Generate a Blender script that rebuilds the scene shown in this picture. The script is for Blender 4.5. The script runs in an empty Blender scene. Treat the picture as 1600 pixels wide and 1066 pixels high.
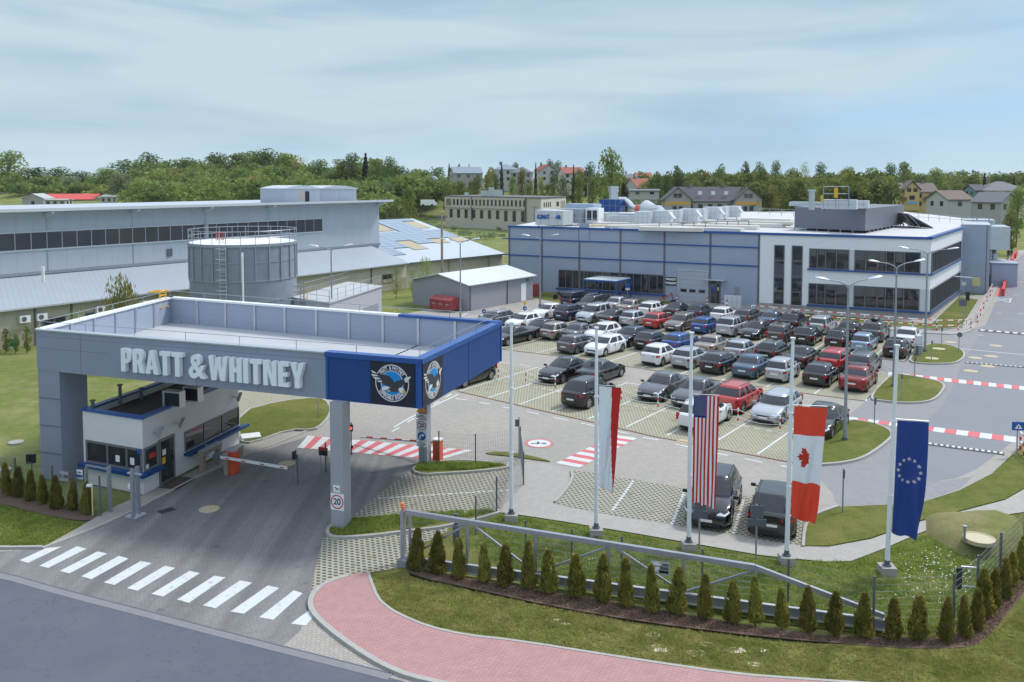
import bpy, math, random
from mathutils import Vector, Matrix, noise
S=bpy.context.scene; COL=S.collection
R=math.radians
# ---------------------------------------------------------------- camera, light, exposure
TH=R(3.4); F=1310.0; CH=14.0
cd=bpy.data.cameras.new('camera'); cam=bpy.data.objects.new('camera',cd); COL.objects.link(cam)
cam.location=(0,0,CH); cam.rotation_euler=(math.pi/2-TH,0,0)
cd.sensor_width=36; cd.lens=F/1600*36; cd.shift_y=-171/1600; cd.clip_start=.5; cd.clip_end=9000
S.camera=cam
SUN_EL,SUN_AZ=R(52),R(62)          # azimuth from +Y towards +X
sl=bpy.data.lights.new('sun','SUN'); sun=bpy.data.objects.new('sun',sl); COL.objects.link(sun)
sl.energy=1.9; sl.angle=R(10); sl.color=(1,.955,.89)
sd=Vector((math.cos(SUN_EL)*math.sin(SUN_AZ),math.cos(SUN_EL)*math.cos(SUN_AZ),math.sin(SUN_EL)))
sun.rotation_euler=sd.to_track_quat('Z','Y').to_euler()
W=bpy.data.worlds.new('World'); S.world=W; W.use_nodes=True
nt=W.node_tree; nt.nodes.clear()
def N(nt,t,**k):
    n=nt.nodes.new(t)
    for a,b in k.items(): setattr(n,a,b)
    return n
sky=N(nt,'ShaderNodeTexSky',sky_type='NISHITA'); sky.sun_disc=False; sky.sun_elevation=SUN_EL; sky.sun_rotation=SUN_AZ
sky.air_density=1.0; sky.dust_density=.6; sky.ozone_density=2.0
tc=N(nt,'ShaderNodeTexCoord'); L=nt.links.new
def wmap(sc,loc,scale,detail,rough,dist):
    mp=N(nt,'ShaderNodeMapping'); mp.inputs['Scale'].default_value=sc; mp.inputs['Location'].default_value=loc; L(tc.outputs['Generated'],mp.inputs['Vector'])
    nz=N(nt,'ShaderNodeTexNoise'); nz.inputs['Scale'].default_value=scale; nz.inputs['Detail'].default_value=detail; nz.inputs['Roughness'].default_value=rough; nz.inputs['Distortion'].default_value=dist; L(mp.outputs[0],nz.inputs['Vector']); return nz.outputs['Fac']
def wramp(src,st):
    cr=N(nt,'ShaderNodeValToRGB'); e=cr.color_ramp.elements
    while len(e)<len(st): e.new(.5)
    for i,(p,c) in enumerate(st): e[i].position=p; e[i].color=(*(c if isinstance(c,tuple) else (c,c,c)),1)
    L(src,cr.inputs[0]); return cr.outputs[0]
def wmix(f,a,b_,mode='MIX'):
    m=N(nt,'ShaderNodeMixRGB',blend_type=mode)
    for i,v in enumerate((f,a,b_)):
        if isinstance(v,(int,float)): m.inputs[i].default_value=v
        elif isinstance(v,tuple): m.inputs[i].default_value=(*v,1)
        else: L(v,m.inputs[i])
    return m.outputs[0]
sx_=N(nt,'ShaderNodeSeparateXYZ'); L(tc.outputs['Generated'],sx_.inputs[0])
c1=wramp(wmap((1,1,4.5),(.35,.2,0),1.3,4,.42,.5),[(.40,0.0),(.58,1.0)])
c2=wramp(wmap((1,1,7),(4.1,1.2,0),2.2,5,.48,.6),[(.45,0.0),(.66,.7)])
blue=wmix(.80,sky.outputs[0],(1.45,2.6,3.95))          # thin clear air between the cloud sheets
low=wmix(c1,blue,(3.05,3.75,4.15)); low=wmix(c2,low,(1.8,2.75,3.65))
hzr=wramp(sx_.outputs['Z'],[(0.0,.45),(.05,0.0)]); low=wmix(hzr,low,(3.5,4.5,5.1))
high=wmix(.62,sky.outputs[0],(7.2,7.9,9.0))              # upper sky out of view, brightened to add soft light from above
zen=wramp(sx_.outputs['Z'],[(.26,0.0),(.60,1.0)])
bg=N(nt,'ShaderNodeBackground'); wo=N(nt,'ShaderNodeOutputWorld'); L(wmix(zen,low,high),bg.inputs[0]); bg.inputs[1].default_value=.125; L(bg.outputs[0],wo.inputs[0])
S.view_settings.view_transform='Standard'; S.view_settings.look='None'; S.view_settings.exposure=.60; S.view_settings.gamma=1
S.render.engine='CYCLES'; S.cycles.max_bounces=6; S.cycles.volume_bounces=1

# ---------------------------------------------------------------- survey: photo bearing -> point on a level plane
def ray(px,py):
    a=(px-800)/F; b=(362-py)/F
    return Vector((a,b*math.sin(TH)+math.cos(TH),b*math.cos(TH)-math.sin(TH)))
def G(px,py,z=0.0):
    r=ray(px,py); t=(z-CH)/r.z; return Vector((r.x*t,r.y*t,z))
def Zat(px,py,Y):
    r=ray(px,py); return CH+r.z/r.y*Y
def at(px,py,Y):
    r=ray(px,py); t=Y/r.y; return Vector((r.x*t,Y,CH+r.z*t))
def PX(p):   # projection, for checks
    q=p-Vector((0,0,CH)); f=q.y*math.cos(TH)-q.z*math.sin(TH); u=q.y*math.sin(TH)+q.z*math.cos(TH)
    return 800+F*q.x/f, 362-F*u/f
# ---------------------------------------------------------------- object helpers
OFF={}
def tag(o,label=None,cat=None,group=None,kind=None):
    if label: o['label']=label
    if cat: o['category']=cat
    if group: o['group']=group
    if kind: o['kind']=kind
    return o
def thing(name,label,cat,loc=(0,0,0),group=None,kind=None):
    o=bpy.data.objects.new(name,None); COL.objects.link(o); o.location=loc; o.empty_display_size=.2
    OFF[o]=Vector(loc); return tag(o,label,cat,group,kind)
def clone(src,loc=None,rz=None,label=None):
    def cp(o,par):
        c=o.copy(); COL.objects.link(c); OFF[c]=OFF.get(o,Vector())
        if par: c.parent=par
        for ch in list(o.children): cp(ch,c)
        return c
    r=cp(src,None)
    if loc is not None: r.location=loc
    if rz is not None: r.rotation_euler[2]=rz
    if label: r['label']=label
    return r
class MB:
    def __init__(s): s.v=[]; s.f=[]; s.m=[]
    def add(s,vs,fs,mi=0):
        o=len(s.v); s.v+= [Vector(p) for p in vs]; s.f+=[tuple(i+o for i in f) for f in fs]; s.m+=[mi]*len(fs); return s
    def box(s,c,d,rz=0,mi=0,ry=0):
        c=Vector(c); hx,hy,hz=d[0]/2,d[1]/2,d[2]/2
        M=Matrix.Rotation(rz,3,'Z')@Matrix.Rotation(ry,3,'Y')
        vs=[c+M@Vector((x,y,z)) for x in(-hx,hx) for y in(-hy,hy) for z in(-hz,hz)]
        return s.add(vs,[(0,1,3,2),(4,6,7,5),(0,4,5,1),(2,3,7,6),(0,2,6,4),(1,5,7,3)],mi)
    def prism(s,poly,z0,z1,mi=0,bottom=True,top=True):
        n=len(poly); a=sum(poly[i][0]*poly[(i+1)%n][1]-poly[(i+1)%n][0]*poly[i][1] for i in range(n))
        if a<0: poly=poly[::-1]
        f=lambda z,p:(p[0],p[1],z(p) if callable(z) else z)
        vs=[f(z0,p) for p in poly]+[f(z1,p) for p in poly]
        fs=[(i,(i+1)%n,n+(i+1)%n,n+i) for i in range(n)]
        if top: fs.append(tuple(range(n,2*n)))
        if bottom: fs.append(tuple(range(n-1,-1,-1)))
        return s.add(vs,fs,mi)
    def sheet(s,poly,z,mi=0):
        n=len(poly); a=sum(poly[i][0]*poly[(i+1)%n][1]-poly[(i+1)%n][0]*poly[i][1] for i in range(n))
        if a<0: poly=poly[::-1]
        return s.add([(p[0],p[1],z) for p in poly],[tuple(range(n))],mi)
    def tube(s,pts,r,n=6,mi=0,cap=True):
        pts=[Vector(p) for p in pts]; rs=r if isinstance(r,(list,tuple)) else [r]*len(pts)
        vs=[];prev=None
        for i,p in enumerate(pts):
            t=(pts[min(i+1,len(pts)-1)]-pts[max(i-1,0)]).normalized()
            u=Vector((0,0,1)).cross(t)
            if u.length<.05: u=Vector((1,0,0)).cross(t)
            u.normalize()
            if prev is not None and u.dot(prev)<0: u=-u
            prev=u; w=t.cross(u)
            for k in range(n):
                a=2*math.pi*(k+.5)/n; vs.append(p+(u*math.cos(a)+w*math.sin(a))*rs[i])
        fs=[]
        for i in range(len(pts)-1):
            for k in range(n):
                fs.append((i*n+k,i*n+(k+1)%n,(i+1)*n+(k+1)%n,(i+1)*n+k))
        if cap: fs.append(tuple(range(n-1,-1,-1))); fs.append(tuple(range((len(pts)-1)*n,len(pts)*n)))
        return s.add(vs,fs,mi)
    def bar(s,a,b,w,h,mi=0):   # rectangular bar a->b, w horizontal, h vertical
        a=Vector(a);b=Vector(b); t=(b-a).normalized(); u=Vector((0,0,1)).cross(t)
        if u.length<.05: u=Vector((1,0,0))
        u.normalize(); q=t.cross(u); u*=w/2; q*=h/2
        vs=[a-u-q,a+u-q,a+u+q,a-u+q,b-u-q,b+u-q,b+u+q,b-u+q]
        return s.add(vs,[(3,2,1,0),(4,5,6,7),(0,1,5,4),(1,2,6,5),(2,3,7,6),(3,0,4,7)],mi)
    def cyl(s,c,r,h,n=16,mi=0,r2=None):
        c=Vector(c); r2=r if r2 is None else r2
        vs=[c+Vector((r*math.cos(2*math.pi*k/n),r*math.sin(2*math.pi*k/n),0)) for k in range(n)]
        vs+=[c+Vector((r2*math.cos(2*math.pi*k/n),r2*math.sin(2*math.pi*k/n),h)) for k in range(n)]
        return s.add(vs,[(k,(k+1)%n,n+(k+1)%n,n+k) for k in range(n)]+[tuple(range(n-1,-1,-1)),tuple(range(n,2*n))],mi)
    def ring(s,c,r0,r1,z0,z1,n=32,mi=0):
        c=Vector(c); vs=[]
        for k in range(n):
            a=2*math.pi*k/n; d=Vector((math.cos(a),math.sin(a),0))
            vs+=[c+d*r0+Vector((0,0,z0)),c+d*r1+Vector((0,0,z0)),c+d*r1+Vector((0,0,z1)),c+d*r0+Vector((0,0,z1))]
        fs=[]
        for k in range(n):
            a=4*k;b=4*((k+1)%n)
            fs+=[(a+1,b+1,b+2,a+2),(b,a,a+3,b+3),(a+3,a+2,b+2,b+3),(a,b,b+1,a+1)]
        return s.add(vs,fs,mi)
    def xf(s,M):
        s.v=[M@p for p in s.v]; return s
    def build(s,name,mats,parent=None,smooth=False,ang=35,loc=None):
        off=OFF.get(parent,Vector()) if parent else (Vector(loc) if loc is not None else Vector())
        me=bpy.data.meshes.new(name); me.from_pydata([p-off for p in s.v],[],s.f)
        if not isinstance(mats,(list,tuple)): mats=[mats]
        for m in mats: me.materials.append(m)
        me.polygons.foreach_set('material_index',s.m)
        if smooth: smooth_mesh(me,ang)
        me.update(); o=bpy.data.objects.new(name,me); COL.objects.link(o)
        if parent: o.parent=parent; OFF[o]=off
        else: o.location=off; OFF[o]=off
        return o
def smooth_mesh(me,ang=35):
    import bmesh
    b=bmesh.new(); b.from_mesh(me); bmesh.ops.recalc_face_normals(b,faces=b.faces)
    for f in b.faces: f.smooth=True
    for e in b.edges: e.smooth = len(e.link_faces)==2 and e.calc_face_angle(0)<R(ang)
    b.to_mesh(me); b.free()
def struct(name,mb,mat,**k):
    return tag(mb.build(name,mat,**k),kind='structure')
def frame(o,x,y=None,z=None):
    """matrix from local (x right, y up, z out) to world"""
    x=Vector(x).normalized(); y=Vector(y or (0,0,1)).normalized(); z=x.cross(y).normalized()
    M=Matrix.Identity(4)
    for i in range(3): M[i][0]=x[i];M[i][1]=y[i];M[i][2]=z[i];M[i][3]=o[i]
    return M
def plate(mb,M,x0,x1,y0,y1,z0=0,z1=.01,mi=0):
    vs=[M@Vector((x,y,z)) for x in(x0,x1) for y in(y0,y1) for z in(z0,z1)]
    return mb.add(vs,[(0,1,3,2),(4,6,7,5),(0,4,5,1),(2,3,7,6),(0,2,6,4),(1,5,7,3)],mi)
def flat(mb,M,pts,z=.01,mi=0):
    return mb.add([M@Vector((p[0],p[1],z)) for p in pts],[tuple(range(len(pts)))],mi)
def circ(r,n=28,c=(0,0),a0=0,a1=2*math.pi,ry=None):
    ry=ry or r; return [(c[0]+r*math.cos(a0+(a1-a0)*k/n),c[1]+ry*math.sin(a0+(a1-a0)*k/n)) for k in range(n)]
def flat_ring(mb,M,r0,r1,z=.012,mi=0,n=32,c=(0,0)):
    for k in range(n):
        a=2*math.pi*k/n;b=2*math.pi*(k+1)/n
        flat(mb,M,[(c[0]+r0*math.cos(a),c[1]+r0*math.sin(a)),(c[0]+r1*math.cos(a),c[1]+r1*math.sin(a)),(c[0]+r1*math.cos(b),c[1]+r1*math.sin(b)),(c[0]+r0*math.cos(b),c[1]+r0*math.sin(b))],z,mi)
def curve_mesh(loops,ext):
    """filled planar outline(s) -> verts, faces (local x,y; thickness 0..2*ext)"""
    cu=bpy.data.curves.new('c','CURVE'); cu.dimensions='2D'; cu.fill_mode='BOTH'; cu.extrude=ext
    for lp in loops:
        sp=cu.splines.new('POLY'); sp.points.add(len(lp)-1)
        for i,p in enumerate(lp): sp.points[i].co=(p[0],p[1],0,1)
        sp.use_cyclic_u=True
    return _conv(cu,ext)
def _conv(cu,ext):
    o=bpy.data.objects.new('c',cu); COL.objects.link(o); dg=bpy.context.evaluated_depsgraph_get()
    me=bpy.data.meshes.new_from_object(o.evaluated_get(dg))
    v=[Vector((p.co.x,p.co.y,p.co.z+ext)) for p in me.vertices]; f=[tuple(p.vertices) for p in me.polygons]
    bpy.data.objects.remove(o); bpy.data.curves.remove(cu); bpy.data.meshes.remove(me)
    return v,f
def text_mesh(t,size=1,ext=.005,bold=.0,sx=1,align='CENTER',track=1):
    cu=bpy.data.curves.new('t','FONT'); cu.body=t; cu.size=size; cu.extrude=ext; cu.offset=bold; cu.align_x=align; cu.align_y='CENTER'; cu.space_character=track
    v,f=_conv(cu,ext)
    return [Vector((p.x*sx,p.y,p.z)) for p in v],f
def put_text(mb,M,t,x,y,size,z=.01,mi=0,**k):
    v,f=text_mesh(t,size,ext=.002,**k)
    mb.add([M@(p+Vector((x,y,z))) for p in v],f,mi)
ORD=['first','second','third','fourth','fifth','sixth','seventh','eighth','ninth','tenth','eleventh','twelfth','thirteenth','fourteenth','fifteenth','sixteenth','seventeenth','eighteenth','nineteenth','twentieth','twenty-first','twenty-second','twenty-third','twenty-fourth','twenty-fifth','twenty-sixth','twenty-seventh','twenty-eighth','twenty-ninth','thirtieth','thirty-first','thirty-second']
# ---------------------------------------------------------------- materials
def mat(name,col,rough=.6,metal=0,var=.12,scale=3,bump=0,bscale=40,spec=None,emit=None,coat=0,obj=True):
    m=bpy.data.materials.new(name); m.use_nodes=True; t=m.node_tree; b=t.nodes['Principled BSDF']
    b.inputs['Roughness'].default_value=rough; b.inputs['Metallic'].default_value=metal
    if spec is not None: b.inputs['Specular IOR Level'].default_value=spec
    if coat: b.inputs['Coat Weight'].default_value=coat; b.inputs['Coat Roughness'].default_value=.05
    if emit: b.inputs['Emission Color'].default_value=(*emit[:3],1); b.inputs['Emission Strength'].default_value=emit[3]
    c=N(t,'ShaderNodeTexCoord'); n=N(t,'ShaderNodeTexNoise'); n.inputs['Scale'].default_value=scale; n.inputs['Detail'].default_value=5
    t.links.new(c.outputs['Object'],n.inputs['Vector'])
    x=N(t,'ShaderNodeMixRGB'); t.links.new(n.outputs['Fac'],x.inputs[0])
    x.inputs[1].default_value=(*[k*(1-var) for k in col],1); x.inputs[2].default_value=(*[min(1,k*(1+var)) for k in col],1)
    t.links.new(x.outputs[0],b.inputs['Base Color'])
    if bump:
        n2=N(t,'ShaderNodeTexNoise'); n2.inputs['Scale'].default_value=bscale; n2.inputs['Detail'].default_value=4
        t.links.new(c.outputs['Object'],n2.inputs['Vector']); bu=N(t,'ShaderNodeBump'); bu.inputs['Strength'].default_value=bump; bu.inputs['Distance'].default_value=.02
        t.links.new(n2.outputs['Fac'],bu.inputs['Height']); t.links.new(bu.outputs[0],b.inputs['Normal'])
    return m
def ramp(t,src,stops):
    r=N(t,'ShaderNodeValToRGB'); e=r.color_ramp.elements
    while len(e)<len(stops): e.new(.5)
    for i,(p,c) in enumerate(stops): e[i].position=p; e[i].color=(*c,1)
    t.links.new(src,r.inputs[0]); return r.outputs[0]
def base(name,rough):
    m=bpy.data.materials.new(name); m.use_nodes=True; t=m.node_tree; b=t.nodes['Principled BSDF']; b.inputs['Roughness'].default_value=rough
    c=N(t,'ShaderNodeTexCoord'); return m,t,b,c
def noise_n(t,vec,scale,detail=5,rough=.55):
    n=N(t,'ShaderNodeTexNoise'); n.inputs['Scale'].default_value=scale; n.inputs['Detail'].default_value=detail; n.inputs['Roughness'].default_value=rough
    t.links.new(vec,n.inputs['Vector']); return n.outputs['Fac']
def mixc(t,fac,a,b,mode='MIX'):
    x=N(t,'ShaderNodeMixRGB',blend_type=mode)
    for i,v in enumerate((fac,a,b)):
        if isinstance(v,(int,float)): x.inputs[i].default_value=v
        elif isinstance(v,tuple): x.inputs[i].default_value=(*v,1)
        else: t.links.new(v,x.inputs[i])
    return x.outputs[0]
def bump(t,b,h,s,d=.02):
    bu=N(t,'ShaderNodeBump'); bu.inputs['Strength'].default_value=s; bu.inputs['Distance'].default_value=d
    t.links.new(h,bu.inputs['Height']); t.links.new(bu.outputs[0],b.inputs['Normal'])
def grass_mat(name,dry=.5,a=(.085,.115,.020),bb=(.155,.165,.036),c3=(.27,.225,.085)):
    m,t,b,c=base(name,.9); v=c.outputs['Object']
    big=noise_n(t,v,.22,6,.65); mid=noise_n(t,v,1.6,6,.7); fine=noise_n(t,v,22,4,.7)
    g=mixc(t,ramp(t,mid,[(.3,(0,0,0)),(.7,(1,1,1))]),a,bb)
    g=mixc(t,ramp(t,big,[(.62-.25*dry,(0,0,0)),(.86-.2*dry,(.75,.75,.75))]),g,c3)
    g=mixc(t,.75,g,ramp(t,fine,[(.25,(.45,.45,.45)),(.75,(1.5,1.5,1.5))]),'MULTIPLY')
    t.links.new(g,b.inputs['Base Color']); b.inputs['Specular IOR Level'].default_value=.15; bump(t,b,fine,.8,.06); return m
def paver_mat(name,c1,c2,mortar,sc=1,rot=0,dirt=(.12,.11,.10),wear=.35,bw=.2,bh=.1,ms=.008,streak=None):
    m,t,b,c=base(name,.85); mp=N(t,'ShaderNodeMapping'); t.links.new(c.outputs['Object'],mp.inputs[0]); mp.inputs['Rotation'].default_value=(0,0,rot)
    br=N(t,'ShaderNodeTexBrick'); t.links.new(mp.outputs[0],br.inputs['Vector'])
    br.inputs['Color1'].default_value=(*c1,1); br.inputs['Color2'].default_value=(*c2,1); br.inputs['Mortar'].default_value=(*mortar,1)
    br.inputs['Scale'].default_value=sc; br.inputs['Brick Width'].default_value=bw; br.inputs['Row Height'].default_value=bh; br.inputs['Mortar Size'].default_value=ms; br.inputs['Bias'].default_value=0
    big=noise_n(t,c.outputs['Object'],.18,6,.6); mid=noise_n(t,c.outputs['Object'],2.2,5,.6)
    x=mixc(t,ramp(t,big,[(.4,(0,0,0)),(.75,(wear,wear,wear))]),br.outputs['Color'],dirt)
    x=mixc(t,.5,x,ramp(t,mid,[(.2,(.8,.8,.8)),(.8,(1.15,1.15,1.15))]),'MULTIPLY')
    if streak is not None:   # tyre wear along the lane and oil drips
        m2=N(t,'ShaderNodeMapping'); m2.inputs['Rotation'].default_value=(0,0,streak); m2.inputs['Scale'].default_value=(1.3,.05,1); t.links.new(c.outputs['Object'],m2.inputs[0])
        x=mixc(t,ramp(t,noise_n(t,m2.outputs[0],1,3,.5),[(.38,(0,0,0)),(.62,(.75,.75,.75))]),x,mixc(t,1,x,(.62,.61,.62),'MULTIPLY'))
        x=mixc(t,ramp(t,noise_n(t,c.outputs['Object'],1.7,2,.4),[(.68,(0,0,0)),(.76,(.55,.55,.55))]),x,(.07,.07,.07))
    t.links.new(x,b.inputs['Base Color']); bump(t,b,br.outputs['Fac'],-.4,.006) ; return m
def grasscrete(name,rot=0,cell=(.2,.24),conc=(.43,.42,.35),hole=(.115,.125,.04),ms=.055):
    m,t,b,c=base(name,.9); mp=N(t,'ShaderNodeMapping'); t.links.new(c.outputs['Object'],mp.inputs[0]); mp.inputs['Rotation'].default_value=(0,0,rot)
    br=N(t,'ShaderNodeTexBrick'); t.links.new(mp.outputs[0],br.inputs['Vector']); br.inputs['Scale'].default_value=1
    br.inputs['Brick Width'].default_value=cell[0]; br.inputs['Row Height'].default_value=cell[1]; br.inputs['Mortar Size'].default_value=ms; br.inputs['Mortar Smooth'].default_value=.3
    nn=noise_n(t,c.outputs['Object'],6,3); n2=noise_n(t,c.outputs['Object'],.5,5,.7)
    h=mixc(t,nn,hole,(hole[0]*1.9,hole[1]*1.5,hole[2]*2.0)); cc=mixc(t,n2,(conc[0]*.8,conc[1]*.8,conc[2]*.78),conc)
    x=mixc(t,br.outputs['Fac'],h,cc)
    x=mixc(t,ramp(t,noise_n(t,c.outputs['Object'],1.1,6,.75),[(.56,(0,0,0)),(.72,(.8,.8,.8))]),x,(.12,.13,.035))
    t.links.new(x,b.inputs['Base Color']); bump(t,b,br.outputs['Fac'],.6,.02); return m
def panel_mat(name,col,per=.25,axis='Z',depth=.5,rough=.45,var=.08,metal=0,wdir=None):
    """ribbed / banded sheet cladding; axis = direction across the ribs (object coords), wdir = horizontal rib direction angle"""
    m,t,b,c=base(name,rough); sp=N(t,'ShaderNodeSeparateXYZ'); mp=N(t,'ShaderNodeMapping'); t.links.new(c.outputs['Object'],mp.inputs[0])
    mp.inputs['Rotation'].default_value=(0,0,wdir or 0); t.links.new(mp.outputs[0],sp.inputs[0])
    w=N(t,'ShaderNodeMath',operation='MULTIPLY'); t.links.new(sp.outputs[axis],w.inputs[0]); w.inputs[1].default_value=1/per
    fr=N(t,'ShaderNodeMath',operation='FRACT'); t.links.new(w.outputs[0],fr.inputs[0])
    ed=ramp(t,fr.outputs[0],[(0,(.62,.62,.62)),(.10,(1,1,1)),(.9,(1,1,1)),(1,(.7,.7,.7))])
    n=noise_n(t,c.outputs['Object'],.7,5); g=mixc(t,n,tuple(k*(1-var) for k in col),tuple(min(1,k*(1+var)) for k in col))
    x=mixc(t,depth,g,ed,'MULTIPLY'); t.links.new(x,b.inputs['Base Color']); b.inputs['Metallic'].default_value=metal; bump(t,b,ed,.5,.02); return m
def leaf_mat(name,a,b_,sc=.35):
    m,t,b,c=base(name,.75); oi=N(t,'ShaderNodeObjectInfo'); geo=N(t,'ShaderNodeNewGeometry')
    n=noise_n(t,geo.outputs['Position'],sc,4,.7); n2=noise_n(t,geo.outputs['Position'],sc*7,3,.7)
    x=mixc(t,ramp(t,n,[(.32,(0,0,0)),(.68,(1,1,1))]),a,b_)
    x=mixc(t,.6,x,ramp(t,n2,[(.25,(.5,.5,.5)),(.75,(1.45,1.45,1.35))]),'MULTIPLY')
    h=N(t,'ShaderNodeHueSaturation'); t.links.new(x,h.inputs['Color'])
    mr=N(t,'ShaderNodeMapRange'); t.links.new(oi.outputs['Random'],mr.inputs[0]); mr.inputs[3].default_value=.8; mr.inputs[4].default_value=1.3; t.links.new(mr.outputs[0],h.inputs['Value'])
    mr2=N(t,'ShaderNodeMapRange'); t.links.new(oi.outputs['Random'],mr2.inputs[0]); mr2.inputs[3].default_value=.485; mr2.inputs[4].default_value=.51; t.links.new(mr2.outputs[0],h.inputs['Hue'])
    t.links.new(h.outputs[0],b.inputs['Base Color']); b.inputs['Specular IOR Level'].default_value=.2
    b.inputs['Subsurface Weight'].default_value=0
    tr=N(t,'ShaderNodeBsdfTranslucent'); t.links.new(h.outputs[0],tr.inputs[0]); ms=N(t,'ShaderNodeMixShader'); ms.inputs[0].default_value=.42
    t.links.new(b.outputs[0],ms.inputs[1]); t.links.new(tr.outputs[0],ms.inputs[2]); t.links.new(ms.outputs[0],t.nodes['Material Output'].inputs[0]); return m
def worn(name,c,under,th=.60):
    m,t,b,co=base(name,.75); n=noise_n(t,co.outputs['Object'],3.2,9,.82); n2=noise_n(t,co.outputs['Object'],.8,3,.6)
    x=mixc(t,n2,tuple(k*.88 for k in c),c); x=mixc(t,ramp(t,n,[(th,(0,0,0)),(th+.07,(.8,.8,.8))]),x,under); t.links.new(x,b.inputs['Base Color']); return m
K={}
K['wire']=mat('fence wire',(.20,.22,.24),.6,var=.1)
K['gutter']=mat('gutter stone',(.20,.205,.215),.85,var=.15,scale=3)
K['grass']=grass_mat('lawn grass',.45); K['grass_dry']=grass_mat('dry lawn',.8); K['meadow']=grass_mat('meadow grass',.55,(.115,.155,.035),(.20,.22,.07),(.33,.30,.15))
m,t,b,c=base('asphalt',.82); v=c.outputs['Object']
x=mixc(t,ramp(t,noise_n(t,v,.12,4,.6),[(.4,(0,0,0)),(.65,(1,1,1))]),(.080,.092,.122),(.105,.115,.145)); x=mixc(t,ramp(t,noise_n(t,v,.9,6,.75),[(.5,(0,0,0)),(.8,(.6,.6,.6))]),x,(.125,.13,.15))
x=mixc(t,.5,x,ramp(t,noise_n(t,v,45,3,.8),[(.3,(.7,.7,.7)),(.7,(1.3,1.3,1.3))]),'MULTIPLY')
nn=noise_n(t,v,.33,7,.62); ab=N(t,'ShaderNodeMath',operation='SUBTRACT'); t.links.new(nn,ab.inputs[0]); ab.inputs[1].default_value=.5; a2=N(t,'ShaderNodeMath',operation='ABSOLUTE'); t.links.new(ab.outputs[0],a2.inputs[0])
x=mixc(t,ramp(t,a2.outputs[0],[(0,(.65,.65,.65)),(.0022,(0,0,0))]),x,(.035,.038,.045)); t.links.new(x,b.inputs['Base Color']); bump(t,b,noise_n(t,v,60,3,.7),.3); K['asphalt']=m
K['asphalt2']=mat('old asphalt',(.195,.205,.225),.85,var=.12,scale=.3,bump=.3,bscale=50)
K['paver']=paver_mat('grey block paving',(.385,.36,.315),(.335,.315,.275),(.17,.165,.15),rot=R(35),wear=.5,dirt=(.25,.245,.24))
K['paver_dark']=paver_mat('worn block paving',(.25,.25,.247),(.22,.22,.218),(.14,.138,.136),rot=R(20),dirt=(.165,.167,.172),wear=.8,streak=R(33))
K['paver_light']=paver_mat('pale path paving',(.40,.39,.355),(.35,.34,.315),(.23,.22,.20),rot=R(25),dirt=(.31,.30,.285))
K['paver_red']=paver_mat('red path paving',(.43,.245,.235),(.38,.215,.208),(.26,.15,.145),rot=R(-20),dirt=(.38,.24,.23),wear=.6)
K['concrete']=mat('concrete',(.33,.325,.30),.85,var=.15,scale=2,bump=.3)
K['kerb']=mat('kerb stone',(.36,.355,.33),.85,var=.18,scale=4,bump=.3)
K['gc']=grasscrete('grass paving',R(37),(.22,.16),ms=.038)
K['gc2']=grasscrete('open grass paving',R(20),(.24,.19),conc=(.38,.375,.33),hole=(.06,.065,.02),ms=.05)
K['mark']=worn('road paint white',(.58,.62,.62),(.28,.28,.27),.55)
K['mark_red']=worn('road paint red',(.56,.14,.15),(.36,.26,.24))
K['line_y']=mat('manhole ochre',(.46,.39,.26),.8,var=.25,scale=5)
K['edge']=mat('rusty edging',(.22,.12,.08),.8,var=.3)
K['mulch']=mat('bark mulch',(.125,.078,.058),.95,var=.75,scale=22,bump=1,bscale=28)
K['soil']=mat('bare soil',(.30,.25,.18),.95,var=.3,scale=3,bump=.7)
K['grey_panel']=panel_mat('grey cladding',(.33,.375,.465),.30,'Z',.18,.45)
K['grey_panel_d']=panel_mat('dark grey cladding',(.165,.18,.215),.12,'Z',.4,.5)
K['canopy']=mat('grey composite panel',(.27,.30,.375),.38,var=.05,scale=1,metal=.1)
K['white_wall']=mat('white render',(.77,.785,.79),.8,var=.03,scale=1.5,bump=.1)
K['booth_wall']=mat('off white render',(.66,.65,.63),.8,var=.06,scale=1.2,bump=.15)
K['cream']=mat('cream wall',(.48,.44,.34),.8,var=.07,scale=1)
K['cream2']=mat('office wall',(.50,.45,.38),.85,var=.07,scale=.6)
K['blue']=mat('blue sheet',(.004,.050,.20),.4,var=.08,scale=2,bump=.05)
K['blue_cap']=mat('blue capping',(.018,.085,.30),.35,var=.05)
K['steel']=mat('galvanised steel',(.34,.37,.42),.45,.55,var=.15,scale=6)
K['steel_d']=mat('dark steel post',(.12,.13,.155),.5,.2,var=.15)
K['alu']=mat('aluminium',(.55,.58,.62),.35,.7,var=.08)
K['white']=mat('white painted metal',(.78,.8,.8),.35,var=.04)
K['pole']=mat('white flagpole',(.74,.78,.82),.3,var=.04)
K['roof_w']=mat('white roof membrane',(.50,.51,.51),.75,var=.10,scale=.5)
K['roof_dirty']=mat('gravel roof',(.085,.075,.065),.95,var=.5,scale=4,bump=.8)
K['black']=mat('black plastic',(.014,.014,.016),.45,var=.2)
K['tyre']=mat('tyre rubber',(.018,.018,.019),.8,var=.2)
K['rim']=mat('wheel alloy',(.42,.43,.44),.35,.75,var=.1)
K['glass']=mat('dark glass',(.018,.022,.028),.04,var=.3,spec=.75)
K['wglass']=mat('window glass',(.028,.032,.038),.03,var=.6,scale=.8,spec=.9)
K['wframe']=mat('grey window frame',(.15,.155,.165),.45,var=.08)
K['tail']=mat('tail light',(.42,.018,.015),.15,var=.1)
K['lampglass']=mat('headlight',(.62,.66,.70),.08,var=.1,metal=.3)
K['plate']=mat('number plate',(.72,.74,.74),.5,var=.05)
K['red']=mat('signal red',(.55,.03,.025),.45,var=.1)
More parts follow.
